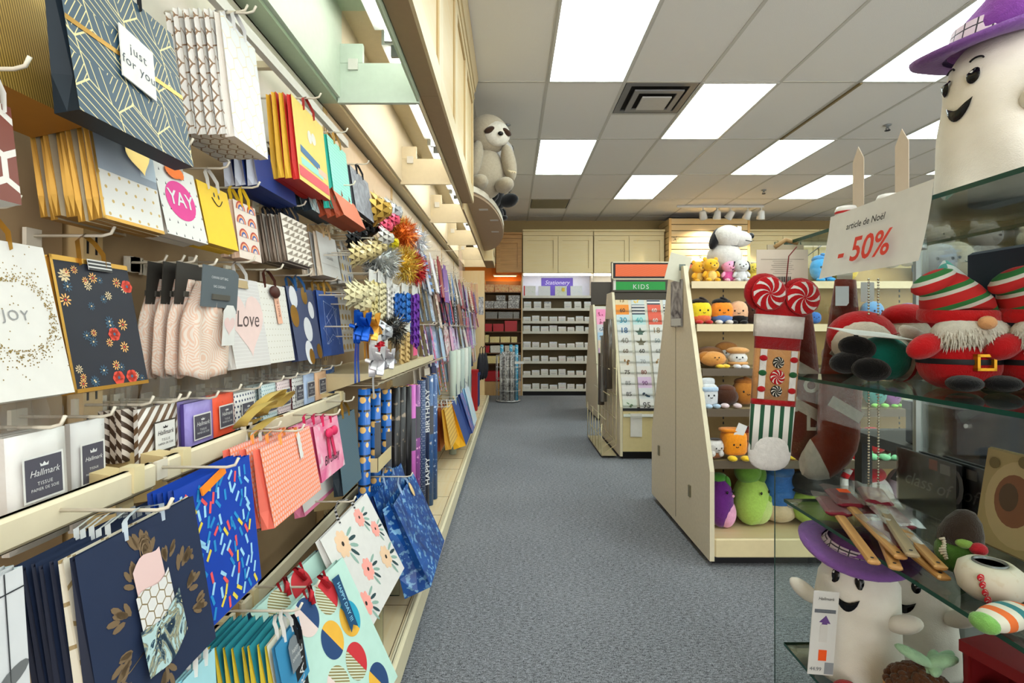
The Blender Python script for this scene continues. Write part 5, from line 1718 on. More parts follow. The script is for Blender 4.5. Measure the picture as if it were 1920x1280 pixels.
# ================================================================ A-frame gondolas right of the aisle
PAN = speck((.80, .70, .52, 1), (.66, .56, .38, 1), 60, .6)
PANF = pat('panel_laminate', lambda g: g.mix(g.noise(60, 2), (.70, .61, .45, 1), (.84, .75, .57, 1)), .5)
EDGE = flat('#e9dfc0', .45)
def aframe(yb0, yb1, yt0, yt1, zk, zt):
    return [(yb0 + .03, .03), (yb0, .03), (yb0, zk), (yt0, zt), (yt1, zt), (yb1, zk), (yb1, .03)]
def gondola(name, lab, x0, x1, yf, yb, zt=1.477):
    o = empty(name, ((x0 + x1) / 2, (yf + yb) / 2, 0), label=lab, cat='shelf')
    xc, yc = (x0 + x1) / 2, (yf + yb) / 2
    d = yb - yf
    P = [(-d / 2, .03), (-d / 2, .455), (-.13, zt), (.13, zt), (d / 2, .455), (d / 2, .03)]
    for s, x in (('near', x0 - xc), ('far', x1 - xc - .022)):
        pn = MB().prism(P, x, x + .022, 0, 'x', 1).build('end_panel', [PANF, EDGE], o)
    MB().bb(x0 - xc + .022, x1 - xc - .022, -.02, .02, .13, zt).build('back_panel', flat('#b39a68', .7), o)
    MB().bb(x0 - xc + .03, x1 - xc - .03, -d / 2 + .05, d / 2 - .05, 0, .06).build('kick_base', BLACK, o)
    return o, xc, yc
GA, axc, ayc = gondola('plush_gondola', 'cream sided A-frame shelf stand full of plush toys', .94, 3.4, 2.464, 3.485)
m = MB().bb(.962 - axc, 3.378 - axc, -.49, .49, .095, .125)
m.build('deck', wood('#d9bf90', '#ead6ac', 3, 40), GA)
for s in (-1, 1): MB().bevbox((0, s * .497, .09), (2.41, .022, .09), .006).build('deck_lip', flat('#e6d5a8', .45), GA)
ASZ = [1.385, 1.155, .93, .735, .50]
def ayf(z): return 2.464 + (z - .455) * .34
for z in ASZ:
    yf = ayf(z) + .01
    s_ = MB().bb(.965 - axc, 3.375 - axc, yf - ayc, -.02, z - .018, z - .002).build('shelf', flat('#9a8a68', .4), GA)
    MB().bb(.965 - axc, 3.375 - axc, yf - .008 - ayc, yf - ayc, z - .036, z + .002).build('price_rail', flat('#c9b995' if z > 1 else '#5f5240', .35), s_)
m = MB()
for k in range(5):
    for j in range(40): m.bb(1.2 + k * .5 - axc, 1.206 + k * .5 - axc, -.0225, -.0205, .2 + j * .03, .215 + j * .03)
s_ = m.build('slots', DARK, GA); s_['kind'] = 'stuff'
MB().bb(-axc + .9385, -axc + .9398, -.002, .002, .06, 1.46).build('panel_seam', flat('#8d8060'), GA)
for (y, z) in ((-.24, .28), (.33, .36)): MB().bb(-axc + .932, -axc + .94, y - .012, y + .012, z - .03, z + .03).build('panel_clip', flat('#8a8268', .4, .3), GA)
ph = tag(MB().box((.934, 2.945, 1.275), (.003, .2, .26)).build('photo_poster', blot('#d9d6d4', '#4a4048', 9)), 'grey photo poster taped to the cream end panel', 'poster')
MB().bb(.9305, .9318, 2.86, 3.03, 1.15, 1.19).build('printed_caption', PAPER, ph)
cd = tag(MB().box((.925, 2.885, 1.47), (.12, .003, .15), 0, Matrix.Rotation(.25, 3, 'Y')).build('grey_card', flat('#c3c2b0')), 'pale grey card standing at the top of the cream end panel', 'card')
MB().bb(.93, .965, 2.8815, 2.883, 1.455, 1.49).build('printed_emblem', flat('#6f7a74'), cd)
GB, bxc, byc = gondola('card_gondola', 'cream sided A-frame stand of birthday cards', .94, 3.4, 4.5, 5.5)
MB().bb(.965 - bxc, 3.37 - bxc, -.495, -.47, .07, .42).build('base_panel', flat('#cdbd8e', .5), GB)
MB().bb(.965 - bxc, 3.37 - bxc, -.499, -.47, .425, .445).build('base_rail', DARK, GB)
MB().bb(1.03 - bxc, 1.13 - bxc, -.502, -.4955, .2, .40).build('price_label', PAPER, GB)
SLOPE = math.atan2(.36, 1.0)
def cyf(z, y0): return y0 + (z - .45) * .365
MB().poly([(.965 - bxc, -.46, .45), (3.37 - bxc, -.46, .45), (3.37 - bxc, -.115, 1.45), (.965 - bxc, -.115, 1.45)]).build('rack_back', flat('#d9d4c6'), GB)
cards = [[('13', '#d9c9a4', '#8a6a3a'), ('', '#c9d4d4', '#e8c25a'), ('', 'ST', ''), ('', '#dfe6ea', '#7a90a4')],
         [('60', '#e08a34', '#5a3418'), ('', 'ST', ''), ('60', '#d9614e', '#f6e8e0'), ('', 'ST', '')],
         [('30', '#cfe4ea', '#1f8fae'), ('40', '#bcdcdc', '#5fb0b4'), ('60', '#d9614e', '#f6e8e0'), ('', '#c9404a', '#f0d0d0')],
         [('18', '#eef2f4', '#1f5f94'), ('*', '#eceeea', '#4f6a60'), ('18', '#f4f2ee', '#9a8468'), ('21', '#f0eeea', '#7a6a5a')],
         [('40', '#f2f0ee', '#9a948c'), ('*', '#ece9e2', '#7a7460'), ('50', '#f4f2f0', '#8a9aa0'), ('', '#eef0ee', '#7a8a90')],
         [('60', '#f2f0ea', '#7a6a5a'), ('60', '#eceae6', '#4a4a4e'), ('65', '#f4f2f0', '#8a8a8a'), ('', '#f0eeea', '#a08a70')],
         [('', '#efe9de', '#a0764a'), ('70', '#eceef0', '#a0a4aa'), ('', '#f4f2f0', '#b08a60'), ('', '#eef0f4', '#8090a0')],
         [('75', '#f0ece4', '#4a443e'), ('80', '#efeae6', '#8a4a3a'), ('', '#f2f0ee', '#9a9a9a'), ('', '#f0f0ee', '#888888')],
         [('85', '#f4f2f0', '#8a8a8a'), ('90', '#cdb4d2', '#8a5a94'), ('', '#f0eee8', '#9a9a70'), ('', '#eeeeee', '#888888')],
         [('85', '#f2f0ee', '#6a6a6a'), ('', '#e6ecf0', '#2f4f6a'), ('', '#f4f2f0', '#8a8a8a'), ('', '#f0f0f0', '#777777')],
         [('', '#dfe6dc', '#6a8a6a'), ('95', '#f2f2f0', '#5a5a5e'), ('', '#f0eee8', '#8a8a8a'), ('', '#eeeeee', '#888888')]]
ordc = ['first', 'second', 'third', 'fourth']
ordr = ['top', 'second', 'third', 'fourth', 'fifth', 'sixth', 'seventh', 'eighth', 'ninth', 'tenth', 'bottom']
STC = stripes('#f2f0ee', '#2c3a4c', .03, .5, PI / 2)
DM = MB().bevbox((0, 0, 0), (.118, .005, .155), .0015)
def greet(i, j, txt, c, tc, x, y, z, lab, group):
    mt = STC if c == 'ST' else flat(c, .6)
    o = MB().bevbox((0, 0, .078), (.122, .005, .156), .0015).build('greeting_card', [mt], loc=(x, y, z))
    o.rotation_euler = (-SLOPE * .75, 0, 0)
    tag(o, lab, 'greeting card', group)
    if txt == '*':
        P = []
        for k in range(10):
            a = PI / 2 + k * PI / 5
            r_ = .052 if k % 2 == 0 else .022
            P.append((r_ * math.cos(a), r_ * math.sin(a)))
        MB().poly([(p, -.0032, .08 + q) for p, q in P]).build('printed_star', flat(tc), o)
    elif txt:
        text(o, txt, .07 if int(txt) in (18, 95, 30, 40) else .05, (0, 0, 0), flat(tc), M=at(FACE_CAM, (0, -.0034, .1)), bold=.0012)
        if txt == '95': text(o, 'BIRTHDAY', .018, (0, 0, 0), flat('#8a8a8e'), M=at(FACE_CAM, (0, -.0034, .035)), spacing=1.1)
    elif tc:
        m = MB(); r_ = random.Random(i * 9 + j)
        for k in range(5): m.disc(r_.uniform(-.03, .03), r_.uniform(.07, .12), r_.uniform(.006, .016), r_.uniform(.005, .012), 0, 0, 10, tilt=r_.uniform(0, 3))
        for k in range(2): m.rect(0, .045 - .018 * k, .05 - .015 * k, .004, 0, 0)
        m.build('printed_motif', flat(tc), o, M=at(FACE_CAM, (0, -.0033, 0)))
    return o
for j, row in enumerate(cards):
    for i, (txt, c, tc) in enumerate(row):
        z = 1.30 - j * .093
        x = 1.03 + i * .148
        y = cyf(z, 4.53) + .0
        what = ('with the number ' + txt) if txt.isdigit() else 'with a big star' if txt == '*' else 'with stripes' if c == 'ST' else 'with a small motif'
        greet(i, j, txt, c, tc, x, y, z, 'birthday card %s, %s column, %s row of the rack' % (what, ordc[i], ordr[j]), 'birthday cards on the slanted rack')
for j in range(11):
    z = 1.30 - j * .093
    MB().bb(.965 - bxc, 1.62 - bxc, cyf(z, 4.515) - byc - .004, cyf(z, 4.515) - byc - .001, z - .006, z + .010).build('card_ledge', clearm('acrylic', '#fafcfc', .03, .15), GB)
tp = MB().bb(.97 - bxc, 3.36 - bxc, -.1, .1, 1.48, 1.50).bb(.97 - bxc, 3.36 - bxc, -.135, -.115, 1.405, 1.47).build('topper_board', flat('#4a443c'), GB)
hs = empty('header_sign', (1.75, 5.0, 1.69), label='orange header sign in a dark frame above the birthday cards', cat='sign')
MB().bb(-.79, .79, -.02, .02, -.085, .085).build('sign_box', DARK, hs)
MB().bb(-.755, .755, -.026, -.0205, -.055, .06).build('orange_panel', pat('orange_waves', lambda g: g.mix(((((g.u * 3.2 + (g.u * 5).sin() * .12 + g.v * 9)) / .16).fr() < .07) * .45, '#d9581a', '#f2a06a')), hs)
m = MB()
for s in (-1, 1): m.bb(-.79, .79, -.03, -.02, s * .08 - .006, s * .08 + .006); m.bb(s * .785 - .006, s * .785 + .006, -.03, -.02, -.085, .085)
m.build('frame', flat('#d9cfb4', .4), hs)
for x in (-.76, .76): MB().bb(x - .012, x + .012, -.01, .01, -.205, -.085).build('post', WHITE, hs)
# wire poster rack at the end of the card gondola
wr = empty('wire_rack', (.86, 4.98, 0), label='beige wire rack of poster rolls against the card stand end', cat='rack')
wmt = flat('#c9bd98', .35, .3)
for k in range(6):
    y = -.42 + k * .165
    MB().tube([(.06, y, .95 - k * .0), (.06, y, .12), (-.07, y, .03), (-.07, y, .30 + .08 * (k % 2))], .0045, 5).build('bent_wire', wmt, wr)
for z in (.14, .34, .55, .78): MB().tube([(-.04 if z < .5 else .0, -.42, z), (-.04 if z < .5 else .0, .42, z)], .0045, 5).tube([(.06, -.42, z), (.06, .42, z)], .0045, 5).build('cross_wire', wmt, wr)
MB().bb(-.07, .06, -.42, .42, .02, .028).build('rack_floor', wmt, wr)
for i, (y, z0, h, c) in enumerate(((-.34, .60, .62, '#6a5a48'), (-.22, .62, .58, '#8a7a68'), (-.08, .45, .62, '#b8b2a8'), (.06, .40, .5, '#75655a'))):
    o = MB().lathe([(.001, 0), (.032, 0), (.03, h), (.001, h)], 10).build('poster_roll', wood('#3f3831', c, 50, 3, .2), loc=(.87, 4.98 + y, z0 - .0))
    tag(o, 'brown clear-wrapped poster roll in the beige wire rack, number %s from the front' % ('one', 'two', 'three', 'four')[i] if False else ['darkest brown poster roll at the front of the wire rack', 'tan poster roll second from the front of the wire rack', 'pale grey poster roll in the middle of the wire rack', 'reddish brown poster roll at the back of the wire rack'][i], 'poster')
GCc, cxc, cyc = gondola('far_card_gondola', 'farthest cream sided card stand under the KIDS sign', 1.06, 3.4, 6.4, 7.4, 1.45)
MB().poly([(1.08 - cxc, -.46, .45), (3.37 - cxc, -.46, .45), (3.37 - cxc, -.115, 1.43), (1.08 - cxc, -.115, 1.43)]).build('rack_back', flat('#d9d4c6'), GCc)
CC = ['#e88ab4', '#f2a6c4', '#e8e6ea', '#a9c4dc', '#f0d9c4', '#c9a4c8', '#dfe6ea', '#e06a6a', '#f4f0ec']
for j in range(9):
    for i in range(3):
        z = 1.24 - j * .1
        c = CC[(i * 2 + j) % 9] if j > 1 else CC[j % 2]
        greet(i + 20, j, '', c, '#b0506e' if j < 2 else '#6f7f94', 1.16 + i * .15, cyf(z, 6.43), z, '%s card, %s column, %s row under the KIDS sign' % ('pink' if j < 2 else 'pastel', ordc[i], ordr[j]), 'cards on the farthest stand')
kd = empty('kids_sign', (1.75, 6.85, 1.45), label='green KIDS sign on a dark topper board', cat='sign')
MB().bb(-.70, .5, -.02, .02, .0, .30).bb(-.44, .55, -.05, -.02, .10, .33).build('topper_board', flat('#4f4740'), kd)
gs = MB().bb(-.40, .26, -.058, -.0505, .165, .30).build('green_panel', flat('#2f9a48'), kd)
text(gs, 'KIDS', .085, (0, 0, 0), TXTW, M=at(FACE_CAM, (-.06, -.059, .232)), spacing=1.25)
tag(MB().bb(1.28, 1.5, 6.68, 6.69, 1.44, 1.50).build('shelf_strip', PAPER), 'white paper strip below the green sign', 'card')
# ================================================================ plush toys
EYE = flat('#0c0c10', .15)
def toy(lab, loc, h, yaw, parts, group=None, name='plush_toy', tilt=0.0, cat='plush toy', eyes=None, smile=None, roll=0.0):
    """parts: (name, colour, centre, radii[, power[, (rx, ry, rz)]]) in units of the toy's height; front is -Y"""
    o = empty(name, loc, yaw, label=lab, cat=cat, group=group)
    if tilt or roll: o.rotation_euler = (tilt, roll, yaw)
    for p in parts:
        nm, c, ce, ra = p[:4]
        pw = p[4] if len(p) > 4 else 1.0
        M = None
        if len(p) > 5:
            a = p[5]
            M = Matrix.Rotation(a[2], 3, 'Z') @ Matrix.Rotation(a[1], 3, 'Y') @ Matrix.Rotation(a[0], 3, 'X')
        mt = plushm(c) if isinstance(c, str) else c
        big = max(ra) * h > .06
        MB().ell([q * h for q in ce], [q * h for q in ra], 0, 20 if big else 12, 14 if big else 8, pw, M).build(nm, mt, o)
    if eyes:
        ex, ey, ez, er = eyes
        for s in (-1, 1): MB().ell((s * ex * h, ey * h, ez * h), (er * h, er * h * .6, er * h * 1.15), 0, 10, 6).build('eye', EYE, o)
    if smile:
        sx, sy, sz = smile
        MB().tube([(h * sx * math.cos(t), h * sy + h * .01 * (1 - abs(math.cos(t))) * -1, h * (sz + sx * math.sin(t) * .6)) for t in [PI + PI * k / 8 for k in range(9)]], h * .012, 5).build('smile', EYE, o)
    return o


def bear(lab, loc, h, yaw, c, belly=None, ears='round', earc=None, muz=None, shirt=None, group=None, nose='#2a1a14', foot=None, **k):
    earc, muz, foot = earc or c, muz or c, foot or c
    P = [('body', shirt or c, (0, 0, .24), (.25, .21, .25)), ('head', c, (0, -.03, .64), (.30, .26, .25)), ('muzzle', muz, (0, -.26, .58), (.10, .07, .075)),
         ('nose', nose, (0, -.325, .61), (.032, .02, .024)),
         ('leg', foot, (-.17, -.2, .085), (.1, .14, .085)), ('leg', foot, (.17, -.2, .085), (.1, .14, .085)),
         ('arm', c, (-.25, -.06, .32), (.07, .08, .13), 1, (0, .5, 0)), ('arm', c, (.25, -.06, .32), (.07, .08, .13), 1, (0, -.5, 0))]
    for s in (-1, 1):
        if ears == 'round': P.append(('ear', earc, (s * .21, .0, .86), (.085, .05, .085)))
        elif ears == 'long': P.append(('ear', earc, (s * .2, .0, .98), (.06, .045, .2), 1, (0, s * .35, 0)))
        elif ears == 'flop': P.append(('ear', earc, (s * .28, -.02, .66), (.06, .09, .19), 1, (0, s * -.25, 0)))
        elif ears == 'point': P.append(('ear', earc, (s * .19, .0, .88), (.06, .04, .12), 1, (0, s * .3, 0)))
    if belly: P.append(('belly', belly, (0, -.12, .25), (.17, .12, .19)))
    return toy(lab, loc, h, yaw, P, group, eyes=(.11, -.25, .68, .028), **k)


def blob(lab, loc, h, yaw, c, w=.5, c2=None, feet=None, group=None, pw=.9, hair=None, **k):
    """round-bodied little plush with a face and feet"""
    P = [('body', c, (0, 0, .52), (w, w * .8, .46), pw)]
    if c2: P.append(('base', c2, (0, -.02, .26), (w * .96, w * .8, .24)))
    if feet:
        for s in (-1, 1): P.append(('foot', feet, (s * w * .45, -w * .75, .09), (.15, .16, .09)))
    if hair: P += [('hair', hair, (0, .04, .88), (w * .85, w * .7, .17)), ('hair_tuft', hair, (.08, -.1, .98), (.2, .12, .08), 1, (0, .5, 0))]
    return toy(lab, loc, h, yaw, P, group, eyes=(.16, -w * .76, .56, .035), smile=(.05, -w * .80, .48), **k)


def apos(px, k, dy=.09):
    z = ASZ[k] if k < 5 else .127
    Y = (ayf(z) if k < 5 else 2.47) + dy
    return ((px - CX) * Y / F, Y, z)


bear('small golden yellow plush bear at the left end of the top shelf', apos(1309, 0, .12), .135, .25, '#e3a92c', muz='#edbb4c', belly='#efc768')
bear('larger golden yellow plush bear on the top shelf', apos(1332, 0, .08), .15, .1, '#e6ac28', muz='#f0c050', belly='#f0cc74')
bear('pink plush with long magenta ears on the top shelf', apos(1366, 0, .1), .145, .15, '#e8a0c0', ears='long', earc='#b2559a', shirt='#d65a96', foot='#f0b8cc')
bear('white plush puppy with one dark ear, front of the top shelf', apos(1389, 0, .07), .14, -.1, '#eef0f2', ears='flop', earc='#23232a', foot='#e6e6ea')
bear('pale yellow plush bird-like toy right of the white puppy', apos(1414, 0, .1), .125, -.2, '#ead25a', ears='point', earc='#f2e6b8')
blob('sky blue plush with a pointed crest beside the kraft card', apos(1541, 0, .1), .15, -.1, '#3f9fe0', w=.4, hair='#2f86cc', feet='#3f9fe0')
blob('black plush lying behind the yellow one on the top shelf', apos(1432, 0, .2), .12, 0, '#1c1c22', w=.5)
# second shelf
blob('yellow round faced plush with a dark brow and striped shirt', apos(1313, 1, .09), .135, .1, '#e9cf2c', w=.44, c2='#d86a3a', feet='#c2302c', hair='#2a2018')
blob('orange round faced plush with a striped blue shirt', apos(1353, 1, .09), .135, -.1, '#e5862a', w=.44, c2='#5a7ab4', feet='#e9e4e0', hair='#1c1a1a')
blob('tan faced plush with a black furry shawl', apos(1384, 1, .1), .13, -.3, '#d6a884', w=.42, c2='#1d1b1c', feet='#1d1b1c')
blob('dark brown shaggy plush at the edge of the hanging stocking', apos(1412, 1, .1), .14, 0, '#4a2d20', w=.44, c2='#3a2218')
# third shelf
blob('brown loaf plush lying behind the bun', apos(1330, 2, .18), .11, .2, '#8a5a2c', w=.7)
toy('golden bread roll plush with yellow feet', apos(1337, 2, .07), .11, .1, [('body', '#c98c48', (0, 0, .42), (.62, .4, .36)), ('crust', '#b3742f', (-.3, .1, .5), (.4, .3, .28)), ('foot', '#e6c23c', (.12, -.42, .1), (.2, .2, .1)), ('foot', '#e6c23c', (.42, -.38, .1), (.2, .2, .1))], eyes=(.1, -.39, .5, .03), smile=(.04, -.42, .42))
toy('white toasted sandwich plush with a tan top', apos(1383, 2, .07), .12, -.1, [('body', '#ecebe6', (0, 0, .42), (.42, .3, .28)), ('top_slice', '#c9955a', (0, .02, .74), (.5, .34, .16)), ('bottom_slice', '#c9955a', (.0, .02, .2), (.46, .32, .12)), ('foot', '#e9e9ee', (-.14, -.36, .08), (.18, .18, .1)), ('foot', '#e9e9ee', (.2, -.36, .06), (.18, .18, .1))], eyes=(.12, -.28, .46, .035), smile=(.04, -.3, .4))
toy('small toast slice plush behind the sandwich', apos(1362, 2, .2), .14, 0, [('body', '#a8743c', (0, 0, .7), (.45, .2, .25)), ('filling', '#efece4', (0, -.05, .5), (.4, .2, .2))], eyes=(.1, -.24, .52, .03))
# fourth shelf
toy('white and pale blue milk carton plush', apos(1326, 3, .08), .15, .2, [('body', '#e8ecef', (0, 0, .42), (.3, .26, .38), .45), ('blue_band', '#a9c0d6', (0, -.005, .62), (.31, .27, .09), .4), ('carton_top', '#dfe4e8', (0, 0, .86), (.26, .12, .14), .6), ('foot', '#a9c0d6', (-.14, -.3, .07), (.13, .14, .08)), ('foot', '#a9c0d6', (.16, -.3, .07), (.13, .14, .08))], eyes=(.1, -.255, .42, .03), smile=(.04, -.27, .36))
toy('dark chocolate cupcake plush with pale pink feet', apos(1362, 3, .09), .12, 0, [('body', '#4a2a1a', (0, 0, .45), (.5, .4, .4)), ('frosting', '#5f3826', (0, .05, .75), (.4, .34, .2)), ('foot', '#e9d4d8', (-.22, -.38, .1), (.18, .18, .11)), ('foot', '#e9d4d8', (.3, -.38, .1), (.18, .18, .11))])
blob('tan bread plush behind the hanging stocking edge', apos(1397, 3, .12), .14, -.1, '#b9762e', w=.46, hair='#a3642a')
# fifth shelf
toy('white cinnamon roll plush with a dark swirl', apos(1340, 4, .06), .10, .2, [('body', '#efece8', (0, 0, .6), (.5, .4, .38)), ('icing_drip', '#efece8', (-.25, -.25, .3), (.14, .1, .16)), ('icing_drip', '#efece8', (.15, -.3, .3), (.14, .1, .16)), ('base', '#8a5230', (0, .02, .2), (.46, .36, .2)), ('swirl', '#2c2424', (0, -.05, .96), (.3, .25, .03))], eyes=(.14, -.37, .56, .035), smile=(.05, -.39, .5))
toy('bright orange cheese cube plush with yellow feet', apos(1375, 4, .06), .15, .0, [('body', '#e88f1c', (0, 0, .52), (.38, .3, .4), .45), ('flap', '#d97f16', (-.08, .02, .92), (.36, .3, .07), .6), ('foot', '#ecc52c', (-.18, -.36, .08), (.15, .17, .09)), ('foot', '#ecc52c', (.24, -.36, .08), (.15, .17, .09))], eyes=(.1, -.29, .5, .03), smile=(.04, -.31, .44))
tag(MB().box((1.10, 2.50, .64), (.045, .002, .07), 0, Matrix.Rotation(.4, 3, 'Y')).build('price_tag', PAPER), 'white price tag sticking up beside the orange cube plush', 'tag')
blob('brown bun plush behind the orange cube', apos(1402, 4, .15), .13, 0, '#a85a24', w=.42, hair='#7a2a1c')
toy('pizza slice plush with a red topping and yellow feet', apos(1488, 4, .07), .13, -.1, [('body', '#e0a63e', (0, 0, .5), (.34, .2, .42), .8), ('crust', '#c07a34', (0, .02, .2), (.42, .24, .14)), ('topping', '#c9301f', (.05, -.2, .62), (.12, .05, .12)), ('foot', '#ecc93a', (-.16, -.28, .08), (.15, .16, .09)), ('foot', '#ecc93a', (.16, -.28, .08), (.15, .16, .09))], eyes=(.1, -.2, .4, .03))
blob('white onion plush with green feet', apos(1518, 4, .08), .14, 0, '#e8e6da', w=.36, feet='#7fb84a', hair='#cfd8b0')
blob('pale yellow banana plush with green feet', apos(1543, 4, .08), .13, .1, '#e9dc8c', w=.36, feet='#8cc04a')
blob('orange cubic plush beside the strawberry', apos(1602, 4, .1), .12, 0, '#e58a20', w=.4, pw=.5, feet='#f0a83a')
toy('red strawberry plush with pale green feet', apos(1634, 4, .09), .16, -.1, [('body', '#cf1f24', (0, 0, .5), (.44, .36, .42)), ('second_berry', '#b3161c', (-.4, .14, .6), (.3, .26, .34)), ('leaf', '#4f9c46', (-.3, -.25, .2), (.2, .14, .12)), ('foot', '#86cc9a', (-.2, -.42, .1), (.16, .18, .1)), ('foot', '#86cc9a', (.12, -.44, .1), (.16, .18, .1)), ('foot', '#86cc9a', (.42, -.36, .1), (.16, .18, .1))])
blob('brown cookie plush right of the strawberry', apos(1676, 4, .08), .13, .2, '#7a4628', w=.4, hair='#e9e2d6')
blob('peach sleepy plush on the fifth shelf', apos(1712, 4, .09), .11, 0, '#dca27c', w=.5, hair='#b8323a')
blob('pink white plush lying at the end of the fifth shelf', apos(1748, 4, .09), .11, 0, '#e9d6d6', w=.5)
# more plush seen through the glass case
for i, (px, k, c, h, lab) in enumerate(((1528, 1, '#3a76c4', .07, 'flat blue plush just right of the stocking'), (1575, 1, '#c98a3a', .13, 'mustard plush behind the brown stocking'), (1635, 1, '#5f93c4', .13, 'blue plush bear seen between the chains'), (1702, 1, '#8a6a9c', .12, 'mauve plush right of the bead chains'),
                                        (1640, 3, '#3f8f8c', .12, 'teal speckled plush with green feet'), (1672, 3, '#8f4f9c', .10, 'purple ball plush on the fourth shelf'), (1700, 3, '#dfe6c8', .11, 'pale green plush with petals on the fourth shelf'), (1560, 3, '#b7862f', .12, 'ochre plush behind the glass on the fourth shelf'),
                                        (1560, 2, '#c7a4a8', .12, 'dusty pink plush on the third shelf'), (1640, 2, '#a8b4c8', .11, 'grey blue plush on the third shelf'), (1740, 2, '#d8c8b8', .12, 'cream plush on the third shelf right part'))):
    blob(lab, apos(px, k, .1), h, R.uniform(-.3, .3), c, w=.45, feet='#8fd06a' if k == 3 and i < 6 else None)
for i, (px, c, lab) in enumerate(((1585, '#e6c84a', 'yellow plush peeking out left of the discount sign'), (1755, '#5f97cc', 'light blue whale-like plush on the top shelf'), (1738, '#2d6bb4', 'mid blue plush on the top shelf behind the sign'), (1785, '#f0eef0', 'white plush with a pink bow on the top shelf'), (1815, '#f2c6d6', 'pale pink plush beside the white one'), (1790, '#e8dcc0', 'cream plush in the back row behind the ghost'), (1835, '#ead8a8', 'pale straw plush behind the upper ghost'), (1760, '#dfe0e2', 'pale grey plush in the back row'), (1865, '#d8c8c0', 'beige plush at the far right of the top shelf'))):
    b = blob(lab, apos(px, 0, .09 if i not in (5, 7) else .02), (.15 if i not in (5, 7) else .2) + .01 * (i % 3), R.uniform(-.3, .3), c, w=.42, feet=None)
    if i == 3:
        for s in (-1, 1): MB().ell((s * .02, -.05, .14), (.022, .012, .015), 0, 10, 6).build('bow_loop', plushm('#d62a5a'), b)
    if i in (3, 4): MB().ell((0, -.05, .075), (.04, .02, .035), 0, 12, 8).build('face_patch', plushm('#f6f2f2'), b)
for i, (x, c, h) in enumerate(((1.9, '#c9b49a', .26), (2.15, '#e6dfd2', .30), (2.42, '#d9cfc0', .26), (2.68, '#a8a09a', .28), (2.95, '#e0d0b0', .25))):
    bear(['tan plush bear sitting on top of the plush stand', 'ivory plush bear in the middle of the stand top', 'oatmeal plush bear on the stand top behind the ghost', 'grey plush bear on the stand top', 'straw coloured plush bear on the stand top'][i], (x, 2.95, 1.479), h, .1, c)
# deck plush
def dpos(px, dy=.12): return ((px - CX) * (2.47 + dy) / F, 2.47 + dy, .127)
toy('large purple eggplant plush with a green leaf cap', dpos(1351, .17), .30, .5, [('body', '#6d2a86', (0, 0, .42), (.21, .2, .42), .95), ('pink_belly', '#dfa2c4', (.06, -.06, .25), (.17, .16, .25)), ('leaf_cap', '#4f9438', (-.02, .02, .84), (.14, .13, .08)), ('leaf', '#4f9438', (.06, -.1, .78), (.05, .04, .11), 1, (0, -.4, 0)), ('cheek', '#e8a8c8', (.08, -.19, .56), (.03, .015, .025))], eyes=(.07, -.195, .64, .022))
toy('big light green squash plush with a dark green top', dpos(1405, .2), .34, .6, [('body', '#a3c95c', (.02, 0, .38), (.27, .25, .38), .95), ('top', '#6a9a3c', (-.05, .02, .80), (.20, .19, .19)), ('pale_belly', '#c2dd86', (.1, -.08, .28), (.2, .19, .26)), ('leaf_fold', '#5c8a34', (.08, -.1, .74), (.12, .08, .14), 1, (0, .5, 0)), ('mouth', '#7da63c', (.13, -.235, .42), (.045, .02, .06))], eyes=(.1, -.235, .54, .02), roll=.05)
toy('large blue plush with a cream base', dpos(1458, .25), .33, 0, [('body', '#3f74bc', (0, 0, .52), (.27, .25, .46), .95), ('cream_base', '#d9c2a0', (0, -.01, .2), (.28, .26, .2)), ('head_fold', '#35669f', (0, -.05, .82), (.22, .2, .13))])
lime = toy('big lime green plush wearing a dark grey hat', dpos(1533, .2), .31, .3, [('body', '#a9c75a', (0, 0, .34), (.36, .3, .34), .9), ('hat', '#3a3836', (-.02, .0, .72), (.34, .3, .18), .9), ('hat_brim', '#2f2d2c', (0, -.02, .6), (.37, .32, .06)), ('hat_bump', '#454240', (.16, .0, .84), (.22, .2, .12)), ('lime_face', '#b8d46c', (.0, -.16, .34), (.26, .16, .24))], eyes=(.1, -.3, .4, .018), smile=(.04, -.32, .32))
toy('large white plush with a red cap behind the spatulas', dpos(1625, .2), .34, 0, [('body', '#e8e6e4', (0, 0, .4), (.36, .3, .4), .95), ('red_cap', '#b8202a', (-.05, .0, .78), (.3, .26, .14))])
lime.scale = (1.3, 1.1, 1)
toy('pale lilac plush leaning behind the chalkboards', dpos(1700, .2), .33, -.2, [('body', '#cbb8c6', (0, 0, .45), (.3, .28, .45), .95), ('patch', '#b49aae', (-.1, -.2, .6), (.1, .08, .12))])
cn = empty('candy_cane_plush', dpos(1583, .06), label='red and white striped candy cane poking up behind the lime plush', cat='plush toy')
for k in range(7): MB().tube([(0 + k * .012, 0, .28 + k * .022), (.012 + k * .012, 0, .302 + k * .022)], .018, 10).build('stripe_band', plushm('#c41c24' if k % 2 == 0 else '#f0ece8'), cn)
MB().tube([(0, 0, 0), (0, 0, .28)], .018, 10).build('stick', plushm('#f0ece8'), cn)
